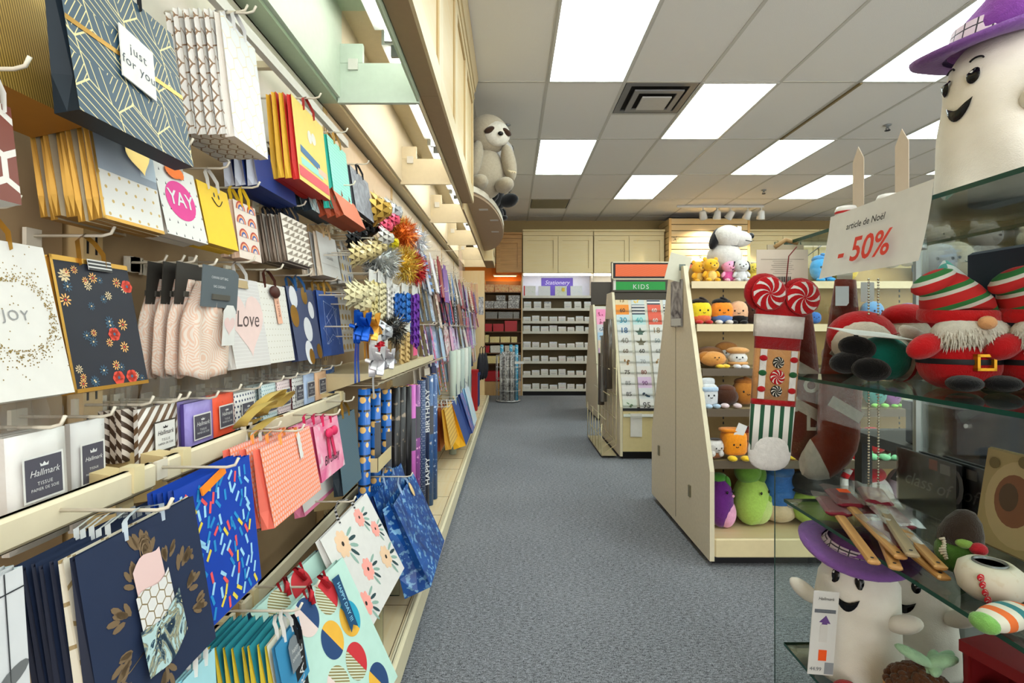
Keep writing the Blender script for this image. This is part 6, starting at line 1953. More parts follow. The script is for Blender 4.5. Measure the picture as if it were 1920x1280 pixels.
# white dog on top of the stand
dg = empty('plush_dog', (1.20, 2.93, 1.479), .5, label='large white plush dog with a black ear on top of the stand', cat='plush toy')
MB().ell((0, 0, .06), (.1, .09, .08), 0, 16, 10).build('body', plushm('#ece9e4'), dg)
MB().ell((-.01, -.03, .165), (.085, .07, .065), 0, 18, 12).ell((.055, -.06, .155), (.075, .05, .045), 0, 16, 10).build('head', plushm('#efece6'), dg)
MB().ell((-.075, -.0, .155), (.026, .03, .07), 0, 12, 8, 1, Matrix.Rotation(.5, 3, 'Y')).build('ear', plushm('#17171b'), dg)
MB().ell((.125, -.075, .175), (.02, .018, .018), 0, 10, 7).build('nose', EYE, dg)
MB().tube([(.115, -.10, .145), (.08, -.113, .135), (.04, -.105, .14)], .002, 4).build('mouth_line', EYE, dg)
MB().lathe([(.058, .0), (.062, .008), (.058, .016)], 16, c=(-.0, -.01, .1)).build('collar', flat('#2a2a2a'), dg)
MB().box((.1, -.02, .215), (.035, .002, .045)).build('hang_tag', PAPER, dg)
# grey and black plush on the oval ledge
def zled(): return 2.19 + .0655
sl = empty('plush_sloth', (-.225, 4.42, zled()), .35, sc=1.22, label='large grey plush sloth sitting on the oval ledge', cat='plush toy')
GS = plushm('#a59a86')
MB().ell((0, 0, .16), (.14, .13, .18), 0, 18, 12).build('body', GS, sl)
MB().ell((.01, -.04, .42), (.145, .13, .13), 0, 20, 14).build('head', plushm('#b0a590'), sl)
MB().ell((.04, -.125, .40), (.10, .06, .085), 0, 16, 10).build('face', plushm('#e8e2d4'), sl)
for s in (-1, 1):
    MB().ell((.04 + s * .055, -.165, .405), (.045, .02, .022), 0, 12, 8, 1, Matrix.Rotation(s * .45, 3, 'Y')).build('eye_patch', plushm('#3f2a1e'), sl)
    MB().ell((s * .12 + .02, -.1, .22), (.05, .06, .13), 0, 14, 9, 1, Matrix.Rotation(s * -.2, 3, 'Y')).build('arm', GS, sl)
    MB().ell((s * .09, -.15, .05), (.06, .1, .05), 0, 14, 9).build('leg', GS, sl)
MB().ell((.05, -.19, .38), (.02, .015, .014), 0, 10, 6).build('nose', EYE, sl)
for k in range(3): MB().tube([(.10 + k * .016, -.19, .14), (.115 + k * .016, -.22, .12)], .006, 5).build('claw', flat('#d9c9a8'), sl)
pd = empty('plush_badger', (-.20, 4.86, zled()), .7, sc=1.15, label='black and white plush animal behind the grey sloth', cat='plush toy')
MB().ell((0, 0, .16), (.12, .12, .17), 0, 16, 10).build('body', plushm('#1d1c1e'), pd)
MB().ell((.02, -.06, .44), (.13, .15, .11), 0, 18, 12).build('head', plushm('#eceae6'), pd)
MB().ell((.05, -.19, .42), (.03, .02, .022), 0, 10, 6).build('nose', EYE, pd)
for s in (-1, 1):
    MB().ell((.02 + s * .07, -.15, .46), (.025, .03, .04), 0, 10, 7).build('eye_patch', plushm('#17171a'), pd)
    MB().ell((s * .11, -.02, .53), (.035, .02, .035), 0, 10, 7).build('ear', plushm('#17171a'), pd)
    MB().ell((s * .1, -.12, .06), (.055, .1, .055), 0, 12, 8).build('leg', plushm('#17171a'), pd)
bear('small black plush at the far end of the oval ledge', (-.15, 5.4, zled()), .3, .6, '#1f1e20', foot='#2a282a')
# ================================================================ glass display stand, right foreground
SX0, SX1, SYE = .72, 1.10, 1.375
SHZ = [1.359, 1.012, .682, .303]
cs = empty('glass_display_stand', (.91, .6, 0), label='glass display stand with open glass shelves, right foreground', cat='display')
for i, z in enumerate(SHZ):
    MB().box((0, (SYE - .25) / 2 - .6 + .0, z - .004), (SX1 - SX0, SYE + .25, .008), 0, None, {2: 1, 3: 1, 4: 1, 5: 1}).build('glass_shelf', [GLASS, GLASS_EDGE], cs)
    for (x, y) in ((SX0 + .02, SYE - .03), (SX1 - .02, SYE - .03)):
        MB().lathe([(.001, 0), (.012, 0), (.012, -.012), (.001, -.012)], 12).build('shelf_clip', flat('#cfd6d4', .15, .4), cs, loc=(x - .91, y + .025 - .6, z - .008))
MB().box((0, 1.412 - .6, 1.366 / 2 + .004), (SX1 - SX0 + .01, .006, 1.36), 0, None, {2: 0, 3: 1, 4: 0, 5: 1, 0: 1, 1: 1}).build('end_pane', [GLASS, GLASS_EDGE], cs)
MB().bb(SX1 + .004 - .91, SX1 + .010 - .91, -.85, .81, .004, 1.36).build('back_pane', [GLASS], cs)
MB().bb(-.19, .19, -.85, .81, 0, .06).build('base', BLACK, cs)
MB().bb(SX1 - .91 - .006, SX1 - .91 + .008, .806, .818, .06, 1.36).build('corner_channel', flat('#d4dcda', .2, .3), cs)
S1, S2, S3, S4 = SHZ

# ---------------------------------------------------------------- ghosts
def gfl(g):
    n = g.noise(420, 2, vec=g.obj())
    w = g.noise(30, 3, vec=g.obj())
    g.bump(n * .4 + w, .003, .5)
    g.b.inputs['Sheen Weight'].default_value = .2
    return g.mix(w, (.72, .68, .60, 1), (.82, .79, .72, 1))
GHW, GHP = pat('ghost_fleece', gfl, 1.0), plushm('#8a5cab')
def ghost(lab, loc, H, r, yaw, hat=True, face=True, seed=1, htilt=0.0, arms=(-1, 1), fd=0.0, hz=1.0):
    o = empty('ghost_plush', loc, yaw, label=lab, cat='plush toy')
    rr = random.Random(seed)
    ph = [rr.uniform(0, 6) for _ in range(6)]
    def rad(t): return r * (1.02 - .16 * t ** 2) * (1 if t < .72 else math.sqrt(max(0.0, 1 - ((t - .72) / .28) ** 2)) * .9 + .1 * (1 - t))
    def surf(a, t, off=0.0):
        w = 1 + .035 * math.sin(3 * a + ph[0] + 9 * t) + .022 * math.sin(7 * a + ph[1] + 5 * t) * (1 - t) + .03 * math.sin(14 * t + 2 * a + ph[2]) * (1 - t)
        w = 1 + (w - 1) * (1 if off == 0 else 1)
        R0 = rad(t) * w + off
        return (R0 * math.sin(a), -R0 * .9 * math.cos(a), H * t)
    m = MB()
    N, K = 40, 26
    for k in range(K + 1):
        t = k / K * .998
        for i in range(N): m.v.append(surf(2 * PI * i / N, t))
    for k in range(K):
        for i in range(N):
            a, b = k * N + i, k * N + (i + 1) % N
            m.face((a, b, b + N, a + N), 0, True)
    m.face([N - 1 - i for i in range(N)], 0)
    m.face([K * N + i for i in range(N)], 0)
    m.build('body', GHW, o)
    def patch(name, pts, mt, off=.004):
        m = MB()
        c = (sum(p[0] for p in pts) / len(pts), sum(p[1] for p in pts) / len(pts))
        rings = [1.0, .6]
        n = len(pts)
        for q, s in enumerate(rings):
            for p in pts: m.v.append(surf(c[0] + (p[0] - c[0]) * s, c[1] + (p[1] - c[1]) * s, off if q else off * .45))
        m.v.append(surf(c[0], c[1], off * 1.1))
        for i in range(n):
            m.face((i, (i + 1) % n, n + (i + 1) % n, n + i), 0, True)
            m.face((n + i, n + (i + 1) % n, 2 * n), 0, True)
        return m.build(name, mt, o)
    if face:
        for s in (-1, 1):
            patch('eye', [(s * .30 + .115 * math.cos(q * PI / 8), .70 + fd + .047 * math.sin(q * PI / 8)) for q in range(16)], EYE, .007)
            patch('eye_glint', [(s * .30 - .03 + .028 * math.cos(q * PI / 4), .722 + fd + .011 * math.sin(q * PI / 4)) for q in range(8)], WHITE, .0095)  # white patch painted in as the highlight on the eye
            MB().tube([surf(s * .30 + .13 * math.cos(q), .785 + fd + .022 * math.sin(q), .004) for q in [.2 + .3 * j for j in range(10)]], .0018, 4).build('eyebrow', EYE, o)
        up = [(-.30 + .60 * j / 10, .585 + fd - .040 * math.sin(PI * j / 10)) for j in range(11)]
        dn = [(.30 - .60 * j / 10, .585 + fd - .105 * math.sin(PI * j / 10) ** .7) for j in range(1, 10)]
        patch('mouth', up + dn, EYE, .005)
    for s in arms:
        x, y, z = surf(s * 1.25, .50)
        MB().ell((x + s * r * .20, y - r * .12, z + r * .08), (r * .42, r * .20, r * .22), 0, 16, 10, 1, Matrix.Rotation(s * -.5, 3, 'Y')).build('arm', GHW, o)
    if hat:
        h = empty('hat', (0, .0, H * .90)); h.parent = o
        h.rotation_euler = (.10, htilt, 0)
        m = MB()
        prof = [(r * .86, .0), (r * 1.22, -.004), (r * 1.38, .002), (r * 1.40, .010), (r * 1.2, .012), (r * .84, .014)]
        m.lathe(prof, 32, caps=False, fn=lambda q, a: (q.x, q.y, q.z + .014 * math.sin(2 * a + 1) * (math.hypot(q.x, q.y) / r - .8)))
        m.build('brim', GHP, h)
        MB().lathe([(r * .82, .010), (r * .70, .012 + .038 * hz)], 28, caps=False).build('plaid_band', pat('plaid', lambda g: g.mix((((g.u / .022).fr() < .12).max((g.v / .018).fr() < .14)), '#d9c6d6', '#2b2236')), h)
        m = MB()
        prof = [(r * .80, .012), (r * .66, .052), (r * .48, .09), (r * .33, .125), (r * .18, .155), (r * .03, .175)]
        m.lathe(prof, 22, caps=True, fn=lambda q, a: (q.x + (1.6 if hz == 1 else 3.2) * max(0, q.z - .03) ** 1.25, q.y, .012 + (q.z - .012) * hz + .006 * hz * math.sin(3 * a + q.z * 60)))
        m.build('cone', plushm('#8d4fa8'), h, loc=(0, 0, .0))
    return o, surf
gx, gy = .925, .985
g1, sf = ghost('big ghost plush in a purple witch hat on the top glass shelf', (gx, gy, S1 + .001), .335, .098, -1.5, seed=4, htilt=.05, arms=(1,))
MB().ell((.118, -.03, .205), (.02, .012, .034), 0, 10, 7).build('hang_tag', flat('#7f8185', .5), g1)
gx, gy = xy(1607, 1262, S4)
g2, sf = ghost('big ghost plush with a price tag on the lower glass shelf', (gx, gy, S4 + .001), .33, .090, -.85, seed=7, htilt=.10, fd=.055, hz=.32)
t = MB().box((0, 0, 0), (.058, .0015, .19)).build('price_tag', PAPER, g2, M=Matrix.Translation((-.03, -.135, .135)) @ Matrix.Rotation(.85, 4, 'Z') @ Matrix.Rotation(.08, 4, 'Y'))
def tagtext(s, size, x, z, mt, **k): text(t, s, size, (0, 0, 0), mt, M=at(FACE_CAM, (x, -.0016, z)), **k)
tagtext('Hallmark', .010, 0, .078, INK, shear=.3)
MB().bb(-.024, .024, -.0016, -.0009, .046, .054).build('printed_strip', flat('#6b6f76'), t)
tagtext('PELUCHE SONORE', .0045, 0, .050, TXTW)
MB().prism([(-.012, .025), (.014, .022), (.003, .04)], -.0016, -.0009).prism([(-.006, .02), (.007, .02), (.002, .04)], -.0018, -.0009).build('printed_hat', flat('#6a4a8a'), t)
MB().prism([(-.009, -.02), (.009, -.02), (.008, .018), (.003, .022), (-.005, .022), (-.009, .016)], -.0015, -.0009).build('printed_ghost', flat('#e4e0da'), t)
MB().bb(-.008, .010, -.0022, -.0009, -.062, -.038).build('orange_sticker', flat('#f05a22', .5), t)
tagtext('44.99', .012, -.012, -.082, flat('#6f7378'))
MB().bb(.008, .028, -.0018, -.0009, -.092, -.066).build('grey_price_box', flat('#8d9196'), t)
tagtext('34', .012, .018, -.079, TXTW)
gx, gy = 1.0, 1.29
g3, sf = ghost('second ghost plush behind the low one, half hidden by the spatulas', (gx, gy, S4 + .001), .31, .088, -.95, hat=False, seed=9)
MB().lathe([(.02, 0), (.02, .003)], 14, M=Matrix.Rotation(PI / 2, 3, 'X')).build('round_tag', flat('#c98a5c'), g3, loc=(-.085, -.10, .20))
MB().lathe([(.03, 0), (.03, .004)], 16, M=Matrix.Rotation(PI / 2, 3, 'X')).build('grey_patch', flat('#85878c'), g3, loc=(-.105, -.09, .145))

# ---------------------------------------------------------------- gnomes and elves on the second shelf
REDP, CRM = plushm('#c4141c'), plushm('#e9e0d2')
def gstr(g):
    x, y, z = g.xyz()
    t = ((z - x * .4) / .042).fr()
    return g.mix(t < .55, g.mix(t < .75, '#2f7a3a', '#efe9dc'), '#c8201f')
STR = pat('gnome_stripes', gstr, .9)
def gnome(lab, loc, yaw, s=1.0, tagged=False):
    o = empty('gnome_plush', loc, yaw, label=lab, cat='plush toy', sc=s)
    MB().ell((0, 0, .062), (.078, .068, .066), 0, 24, 14, .85).build('red_coat', plushm('#c3161c'), o)
    m = MB()
    prof = [(.074, 0), (.077, .018)]
    MB().lathe([(.0815, .058), (.0825, .064), (.0815, .070)], 24, caps=False, fn=lambda q, a: (q.x, q.y * .88, q.z)).build('black_belt', BLACK, o)
    m = MB()
    for (x0, x1, z0, z1) in ((-.02, .02, .076, .082), (-.02, .02, .046, .052), (-.02, -.014, .046, .082), (.014, .02, .046, .082)): m.bb(x0, x1, -.078, -.066, z0, z1)
    m.build('belt_buckle', foil('#e0a02c'), o)
    m = MB()
    rr = random.Random(3)
    m.ell((0, -.035, .128), (.084, .04, .040), 0, 22, 12)
    for k in range(420):
        a, e = rr.uniform(-1.6, 1.6), rr.uniform(-.9, .9)
        p = Vector((.082 * math.sin(a) * math.cos(e), -.035 - .038 * math.cos(a) * math.cos(e), .128 + .038 * math.sin(e)))
        d = Vector((math.sin(a) * .5, -math.cos(a) * .4, -.9 + .5 * e)).normalized() * rr.uniform(.010, .024)
        w = Vector((.003, 0, .001))
        m.poly([p - w, p + w, p + d], 0)
    b = m.build('beard', plushm('#ece4d4'), o)
    MB().ell((.0, -.078, .150), (.018, .014, .015), 0, 14, 9).build('nose', plushm('#dca06c'), o)
    MB().lathe([(.076, .152), (.082, .158), (.081, .178), (.074, .184)], 26, caps=False, fn=lambda q, a: (q.x, q.y * .8, q.z + .006 * math.sin(a))).build('hat_band', plushm('#c8191c'), o)
    m = MB()
    m.lathe([(.076, .18), (.072, .21), (.060, .238), (.045, .255), (.028, .262), (.004, .262)], 26, fn=lambda q, a: (q.x - max(0, q.z - .2) * .5, q.y * .8, q.z + .005 * math.sin(3 * a)))
    m.ell((-.07, -.02, .243), (.05, .032, .024), 0, 14, 8, 1, Matrix.Rotation(-.5, 3, 'Y'))
    m.build('striped_hat', STR, o)
    for s_ in (-1, 1):
        MB().ell((s_ * .095, -.03, .098), (.042, .024, .026), 0, 14, 9, 1, Matrix.Rotation(s_ * .5, 3, 'Y')).build('arm', CRM if s_ > 0 else plushm('#c3161c'), o)
        MB().ell((s_ * .04, -.068, .018), (.034, .034, .018), 0, 14, 9).build('boot', plushm('#17161a'), o)
    if tagged:
        tg = MB()
        heart(tg, 0, 0, .058, 0, 0); heart(tg, 0, .001, .05, .0006, 1)
        t_ = tg.build('heart_tag', [foil('#d9a038'), flat('#e8561c')], o, M=Matrix.Translation((.098, -.062, .142)) @ (Matrix.Rotation(.3, 3, 'Y') @ FACE_CAM).to_4x4())
        text(t_, 'ty', .03, (0, .002, .0014), TXTW, bold=.0012)
    return o
gnome('bearded gnome plush in a red coat and striped hat with an orange heart tag', (.885, 1.03, S2 + .001), -.05, .86, True)
gnome('second bearded gnome plush cut by the right edge', (1.0, .985, S2 + .001), -.1, .86)
el = empty('elf_plush', (.86, 1.20, S2 + .001), .0, label='elf plush lying on its back with teal trousers and black boots', cat='plush toy')
MB().ell((-.005, .0, .050), (.052, .055, .050), 0, 22, 14, .9).build('teal_trousers', plushm('#1f8a7c'), el)
MB().ell((.075, .01, .052), (.058, .062, .052), 0, 22, 14, .85).build('cream_tunic', plushm('#e4d4c8'), el)
MB().lathe([(.0555, -.004), (.0575, .0), (.0555, .004)], 22, caps=False, M=Matrix.Rotation(PI / 2, 3, 'Y'), c=(.035, 0, .052)).build('red_sash', plushm('#b0151c'), el)
for (x, y, z, a) in ((-.075, -.02, .075, .2), (-.095, -.02, .042, -.1), (-.065, -.05, .028, .1)): MB().ell((x, y, z), (.042, .026, .026), 0, 16, 10, 1, Matrix.Rotation(a, 3, 'Y')).build('boot', plushm('#121214'), el)
MB().box((.075, -.075, .018), (.052, .0015, .022), 0, Matrix.Rotation(-.18, 3, 'Y')).build('sewn_label', PAPER, el)
MB().ell((.04, -.05, .095), (.05, .02, .018), 0, 12, 8, 1, Matrix.Rotation(.6, 3, 'Y')).build('arm', plushm('#e4d4c8'), el)
sn = empty('santa_head_plush', (.885, 1.315, S2 + .001), -.1, label='round smiling plush face in a red hood behind the elf', cat='plush toy')
MB().ell((0, 0, .085), (.072, .05, .062), 0, 22, 14).build('face', plushm('#ecd9c8'), sn)
MB().ell((.006, .012, .098), (.082, .05, .066), 0, 22, 14).build('red_hood', plushm('#bf141b'), sn)
for s in (-1, 1): MB().ell((s * .028 - .01, -.048, .100), (.006, .003, .006), 0, 8, 6).build('eye', EYE, sn)
MB().tube([(-.022 + .012 * math.cos(q), -.051, .086 + .006 * math.sin(q)) for q in [PI + .4 * k for k in range(9)]], .0012, 4).build('smile', EYE, sn)
s2_ = empty('santa_head_plush', (1.01, 1.33, S2 + .001), .1, label='second plush head with a folded red hat further back', cat='plush toy')
MB().ell((0, 0, .105), (.06, .045, .05), 0, 20, 12).build('face', plushm('#ecd9c8'), s2_)
MB().ell((.0, .0, .150), (.062, .045, .032), 0, 18, 10).ell((.04, -.01, .14), (.04, .03, .022), 0, 14, 8, 1, Matrix.Rotation(.6, 3, 'Y')).build('red_hat', plushm('#c8161c'), s2_)
MB().ell((0, .0, .04), (.055, .045, .05), 0, 16, 10).build('body', plushm('#e6dccf'), s2_)
s3_ = empty('striped_hat_plush', (1.0, 1.16, S2 + .001), 0, label='plush with a teal and white striped pointed hat behind the gnome', cat='plush toy')
MB().lathe([(.062, .14), (.05, .19), (.03, .235), (.004, .27)], 20, fn=lambda q, a: (q.x - .25 * (q.z - .14), q.y, q.z)).build('striped_hat', stripes('#2f9a8c', '#eef0ec', .03, .55, PI / 2 - .4), s3_)
MB().ell((0, 0, .075), (.065, .055, .075), 0, 20, 12).build('body', plushm('#e9e0d6'), s3_)
pp = tag(MB().box((0, 0, 0), (.135, .10, .0015), 0, Matrix.Rotation(.10, 3, 'Y') @ Matrix.Rotation(.16, 3, 'X')).build('paper_slip', PAPER, loc=(.80, 1.16, S2 + .108)), 'white folded price slip lying on the elf plush', 'paper')
decal(pp, 'printed_text', [flat('#a8a8a4')], lambda m: [m.rect(.0, -.03 + .012 * k, .09 - .01 * k, .002, .0018) for k in range(5)], M=(Matrix.Rotation(.10, 3, 'Y') @ Matrix.Rotation(.16, 3, 'X')).to_4x4())
tag(MB().bevbox((1.06, 1.03, S2 + .145), (.06, .30, .29), .006).build('navy_box', flat('#2f3646', .5)), 'tall navy box standing behind the gnomes', 'box')
for n_ in ('navy_box',):
    bo = bpy.data.objects[n_]
    MB().lathe([(.008, 0), (.008, .003)], 10, M=Matrix.Rotation(-PI / 2, 3, 'Y')).build('round_stud', CHROME, bo, loc=(1.029, 1.10, S2 + .22))
# ---------------------------------------------------------------- sign, cards and small goods on the top shelf
FACE_LEFT = Matrix(((0, 0, -1), (-1, 0, 0), (0, 1, 0)))
sg = empty('discount_sign', (.705, 1.018, 1.312), label='white paper sign taped to the glass shelf: article de Noël - 50%', cat='sign')
sg.rotation_euler = (0, .10, 0)
m = MB()
for j in range(5):
    for i in range(9):
        y, z = .142 - .284 * i / 8, -.07 + .14 * j / 4
        m.v.append((-.004 * math.sin(i * .8) * (1 - j / 4) - .012 * (1 - j / 4) ** 2, y, z + .004 * (i / 8 - .5)))
for j in range(4):
    for i in range(8):
        a = j * 9 + i
        m.face((a, a + 1, a + 10, a + 9)[::-1], 0, True)
m.build('paper', PAPER, sg)
text(sg, 'article de Noël', .0185, (0, 0, 0), flat('#1f1f1f'), M=at(FACE_LEFT, (-.009, .012, .030)), shear=.18, bold=.0002)
text(sg, '- 50%', .066, (0, 0, 0), flat('#e04434'), M=at(FACE_LEFT, (-.017, .002, -.026)), shear=.2, bold=.0012)
for i, (px, py, lab) in enumerate(((1638, 402, 'small white jar with a tall paper hang card, nearer the ghost'), (1561, 421, 'small white jar with a tall paper hang card, farther one'))):
    x, y = xy(px, py, S1)
    x += .03
    o = empty('hang_card_jar', (x, y, S1 + .001), label=lab, cat='ornament')
    MB().lathe([(.001, 0), (.019, 0), (.022, .008), (.022, .03), (.018, .038), (.001, .038)], 18).build('jar', flat('#eeeae6', .35), o)
    MB().lathe([(.0222, .022), (.0222, .027)], 18, caps=False).build('red_band', flat('#c0282c'), o)
    MB().prism([(-.018, .0), (.018, .0), (.018, .14), (.0, .17), (-.018, .14)], .026, .0272, axis='x').build('hang_card', flat('#e6d6c4'), o, loc=(0, .0, .0))
# ---------------------------------------------------------------- stockings hanging from the top shelf
def pepper(parent, x, z, y, r, c0='#b8141c', c1='#f0e9e4', n=8, dish=.006):
    m = MB()
    m.lathe([(.0001, -dish), (r * .6, -dish * .8), (r * .93, -dish * .3), (r, 0), (r * .95, dish * .7)], 24, 0, M=Matrix.Rotation(PI / 2, 3, 'X') @ Matrix.Scale(-1, 3, Vector((0, 0, 1))) if False else Matrix.Rotation(-PI / 2, 3, 'X'))
    for k in range(n):
        a = 2 * PI * k / n
        L, Rr = [], []
        for j in range(6):
            t = j / 5
            rr = r * (.06 + .86 * t)
            sw = a + .9 * t
            w = .30 * (.25 + .75 * t)
            yy = -dish * (1.18 - .95 * t ** 2) - .0012
            L.append((rr * math.cos(sw - w / 2), yy, rr * math.sin(sw - w / 2)))
            Rr.append((rr * math.cos(sw + w / 2), yy, rr * math.sin(sw + w / 2)))
        for j in range(5): m.poly([L[j], L[j + 1], Rr[j + 1], Rr[j]], 1)
    return m.build('peppermint_disc', [plushm(c0), plushm(c1)], parent, loc=(x, y, z))
KN = lambda c: plushm(c)
st1 = empty('christmas_stocking', (.640, 1.30, .765), label='long red Christmas stocking with two peppermint swirls and green striped foot', cat='stocking')
st1.rotation_euler = (0, .075, 0)
def slab(z0, z1, w0, w1, mt, name, y=0.0, d=.022):
    m = MB()
    n = 8
    for (z, w) in ((z0, w0), (z1, w1)):
        for k in range(n * 2):
            a = 2 * PI * k / (n * 2)
            sg_ = lambda v: (abs(v) ** .45) * (1 if v >= 0 else -1)
            m.v.append((w / 2 * sg_(math.cos(a)), y + d / 2 * sg_(math.sin(a)), z))
    for k in range(2 * n): m.face((k, (k + 1) % (2 * n), 2 * n + (k + 1) % (2 * n), 2 * n + k), 0, True)
    m.face(list(range(2 * n))[::-1], 0); m.face([2 * n + k for k in range(2 * n)], 0)
    return m.build(name, mt, st1)
slab(.315, .470, .112, .125, KN('#ab161c'), 'red_cuff')
slab(.190, .315, .110, .112, KN('#b98350'), 'tan_band')
slab(.176, .190, .110, .110, KN('#a8151b'), 'red_stripe')
slab(.062, .176, .104, .110, pat('green_stripes', lambda g: g.mix(((g.u + .0105) / .0245).fr() < .42, '#eeeae4', '#1f5236'), .95), 'striped_foot')
m = MB().ell((0, 0, .062), (.054, .014, .050), 0, 20, 12, .8)
m.build('white_toe', KN('#efebe6'), st1)
for s in (-1, 1):
    MB().bb(s * .038 - .008, s * .038 + .008, -.0135, -.011, .191, .314).build('white_strap', KN('#efeae4'), st1)
    for z, c in ((.292, '#b3161c'), (.255, '#235c34'), (.215, '#b3161c')): MB().ell((s * .038, -.0135, z), (.0105, .003, .0075), 0, 12, 6).build('oval_button', KN(c), st1)
slab(.345, .400, .121, .124, KN('#eee6de'), 'white_band', 0, .026)
pepper(st1, -.038, .452, -.016, .043)
pepper(st1, .046, .447, -.018, .043)
for x, z in ((-.04, .455), (.05, .45)): MB().ell((x, .004, z), (.052, .016, .049), 0, 18, 10).build('puffed_red_back', KN('#a5141b'), st1)
for z, c, r_ in ((.283, '#2a2a26', .0145), (.247, '#b3161c', .019), (.212, '#2a2a26', .0145)): pepper(st1, .0, z, -.012, r_, c, '#efe8da', 8, .002)
MB().tube([(0.01, 0, .47), (.012, 0, .55), (.03, .0, .575)], .0015, 5).build('hang_loop', flat('#7a2020'), st1)
kc = empty('header_card', (.695, 1.335, 1.285), label='beige card with a barcode hanging from a wooden hanger above the stocking', cat='card')
MB().box((0, 0, -.0), (.132, .0015, .098)).build('card', flat('#e8dccb'), kc)
m = MB()
x = -.022
rb = random.Random(6)
while x < .022:
    w = rb.choice((.0008, .0014, .002))
    m.bb(x, x + w, -.0014, -.0008, -.034, -.020); x += w + rb.choice((.0008, .0014))
s_ = m.build('barcode', BLACK, kc); s_['kind'] = 'stuff'
m = MB()
for k, w in enumerate((.11, .05, .044, .056, .05, .06, .04, .048)): m.bb(-w / 2, w / 2, -.0014, -.0008, .024 - k * .0052, .0252 - k * .0052)
m.bb(-.05, .05, -.0014, -.0008, -.040, -.039); m.build('printed_text', flat('#9a9488'), kc)
MB().bb(-.038, .055, .0, .003, .04, .062).build('kraft_flap', flat('#b0a58c'), kc)
MB().tube([(-.02, .002, .055), (.01, .002, .075), (.04, .002, .066)], .006, 6).build('hanger', flat('#a98a5c'), kc)
def stocking(lab, x, y, z1, z0, w, c, letters=None, lean=0.0, wave=.0, cuff=None, footdir=-1):
    o = empty('christmas_stocking', (x, y, z0), label=lab, cat='stocking')
    o.rotation_euler = (0, lean * .5, .0)
    h = z1 - z0
    sp = [(0, h * (1 - .8 * k / 12)) for k in range(13)] + [(footdir * w * (.5 - .5 * math.cos(q)) * .95, h * .2 - h * .15 * math.sin(q * .62)) for q in (.4, .8, 1.2, 1.6, 2.0, 2.4, 2.7)]
    m = MB()
    n = 20
    for k, (x_, z_) in enumerate(sp):
        q0, q1 = sp[max(0, k - 1)], sp[min(len(sp) - 1, k + 1)]
        tx, tz = q1[0] - q0[0], q1[1] - q0[1]
        L = math.hypot(tx, tz)
        nx, nz = -tz / L, tx / L
        t = k / (len(sp) - 1)
        ww = w * (.24 + .28 * min(1, t * 2.2)) * (1 if t < .85 else 1 - .5 * (t - .85) / .15)
        dd = .016 + .008 * math.sin(PI * t)
        for i in range(n):
            a = 2 * PI * i / n
            f = 1 + .10 * math.sin(3 * a + 6 * t + wave) + .06 * math.sin(7 * a + wave)
            m.v.append((x_ + nx * ww * math.cos(a) * f, -dd * math.sin(a) * f, z_ + nz * ww * math.cos(a) * f))
    K = len(sp)
    for k in range(K - 1):
        for i in range(n):
            a, b = k * n + i, k * n + (i + 1) % n
            m.face((a, b, b + n, a + n), 1 if k >= K - 4 else 0, True)
    m.face([n - 1 - i for i in range(n)], 0); m.face([(K - 1) * n + i for i in range(n)], 1)
    m.build('knit_body', [plushm(c), plushm('#d8c4b8')], o)
    for zz in (.34, .6):
        MB().box((0, -.024, h * zz), (w * .86, .003, .03), 0, Matrix.Rotation(.5, 3, 'Y')).build('knit_stripe', plushm('#d4c0b4'), o)
    if letters:
        for q, ch in enumerate(letters): text(o, ch, .055, (0, 0, 0), flat('#dcccc0', .9), M=at(FACE_CAM, (-w * .2 + (q % 2) * w * .35, -.0285, h * (.62 - .13 * q))), bold=.0025)
    MB().bb(-.022, .022, -.001, .001, h, h + .05).build('paper_tag', flat('#e6d6c8'), o)
    MB().tube([(0, 0, h + .045), (0, 0, 1.33 - z0), (0, -(y - 1.40), 1.368 - z0)], .0015, 5).build('hang_wire', STEEL, o)
    return o
stocking('plain rust brown Christmas stocking hanging beyond the glass, right of the peppermint one', .925, 1.47, 1.27, .72, .115, '#8a3320', None, .06, .5)
stocking('rust brown Christmas stocking with pale letters behind the peppermint one', .845, 1.53, 1.18, .76, .125, '#7a2a1a', 'ROIL', .02, 1.4, footdir=1)
# bead chains
bc = empty('bead_chain', (.905, 1.30, .9), label='pair of silver bead chains hanging through the glass case', cat='chain')
for x in (-.012, .012):
    m = MB()
    for k in range(78): m.ell((x, 0, -.20 + k * .0072), (.0032, .0032, .0032), 0, 6, 4)
    s_ = m.build('bead_strand', flat('#c9c0ae', .25, .8), bc); s_['kind'] = 'stuff'
for i, (x, z, lab) in enumerate(((.845, 1.215, 'pale blue price tag hanging left of the bead chains'), (.91, 1.225, 'white price tag hanging right of the bead chains'))):
    tag(MB().prism([(-.016, -.025), (.012, -.025), (.018, -.018), (.018, .025), (-.016, .025)], 0, .0012).build('price_tag', flat('#dfe8ee' if i == 0 else '#eef0f0'), loc=(x, 1.33, z)), lab, 'tag')

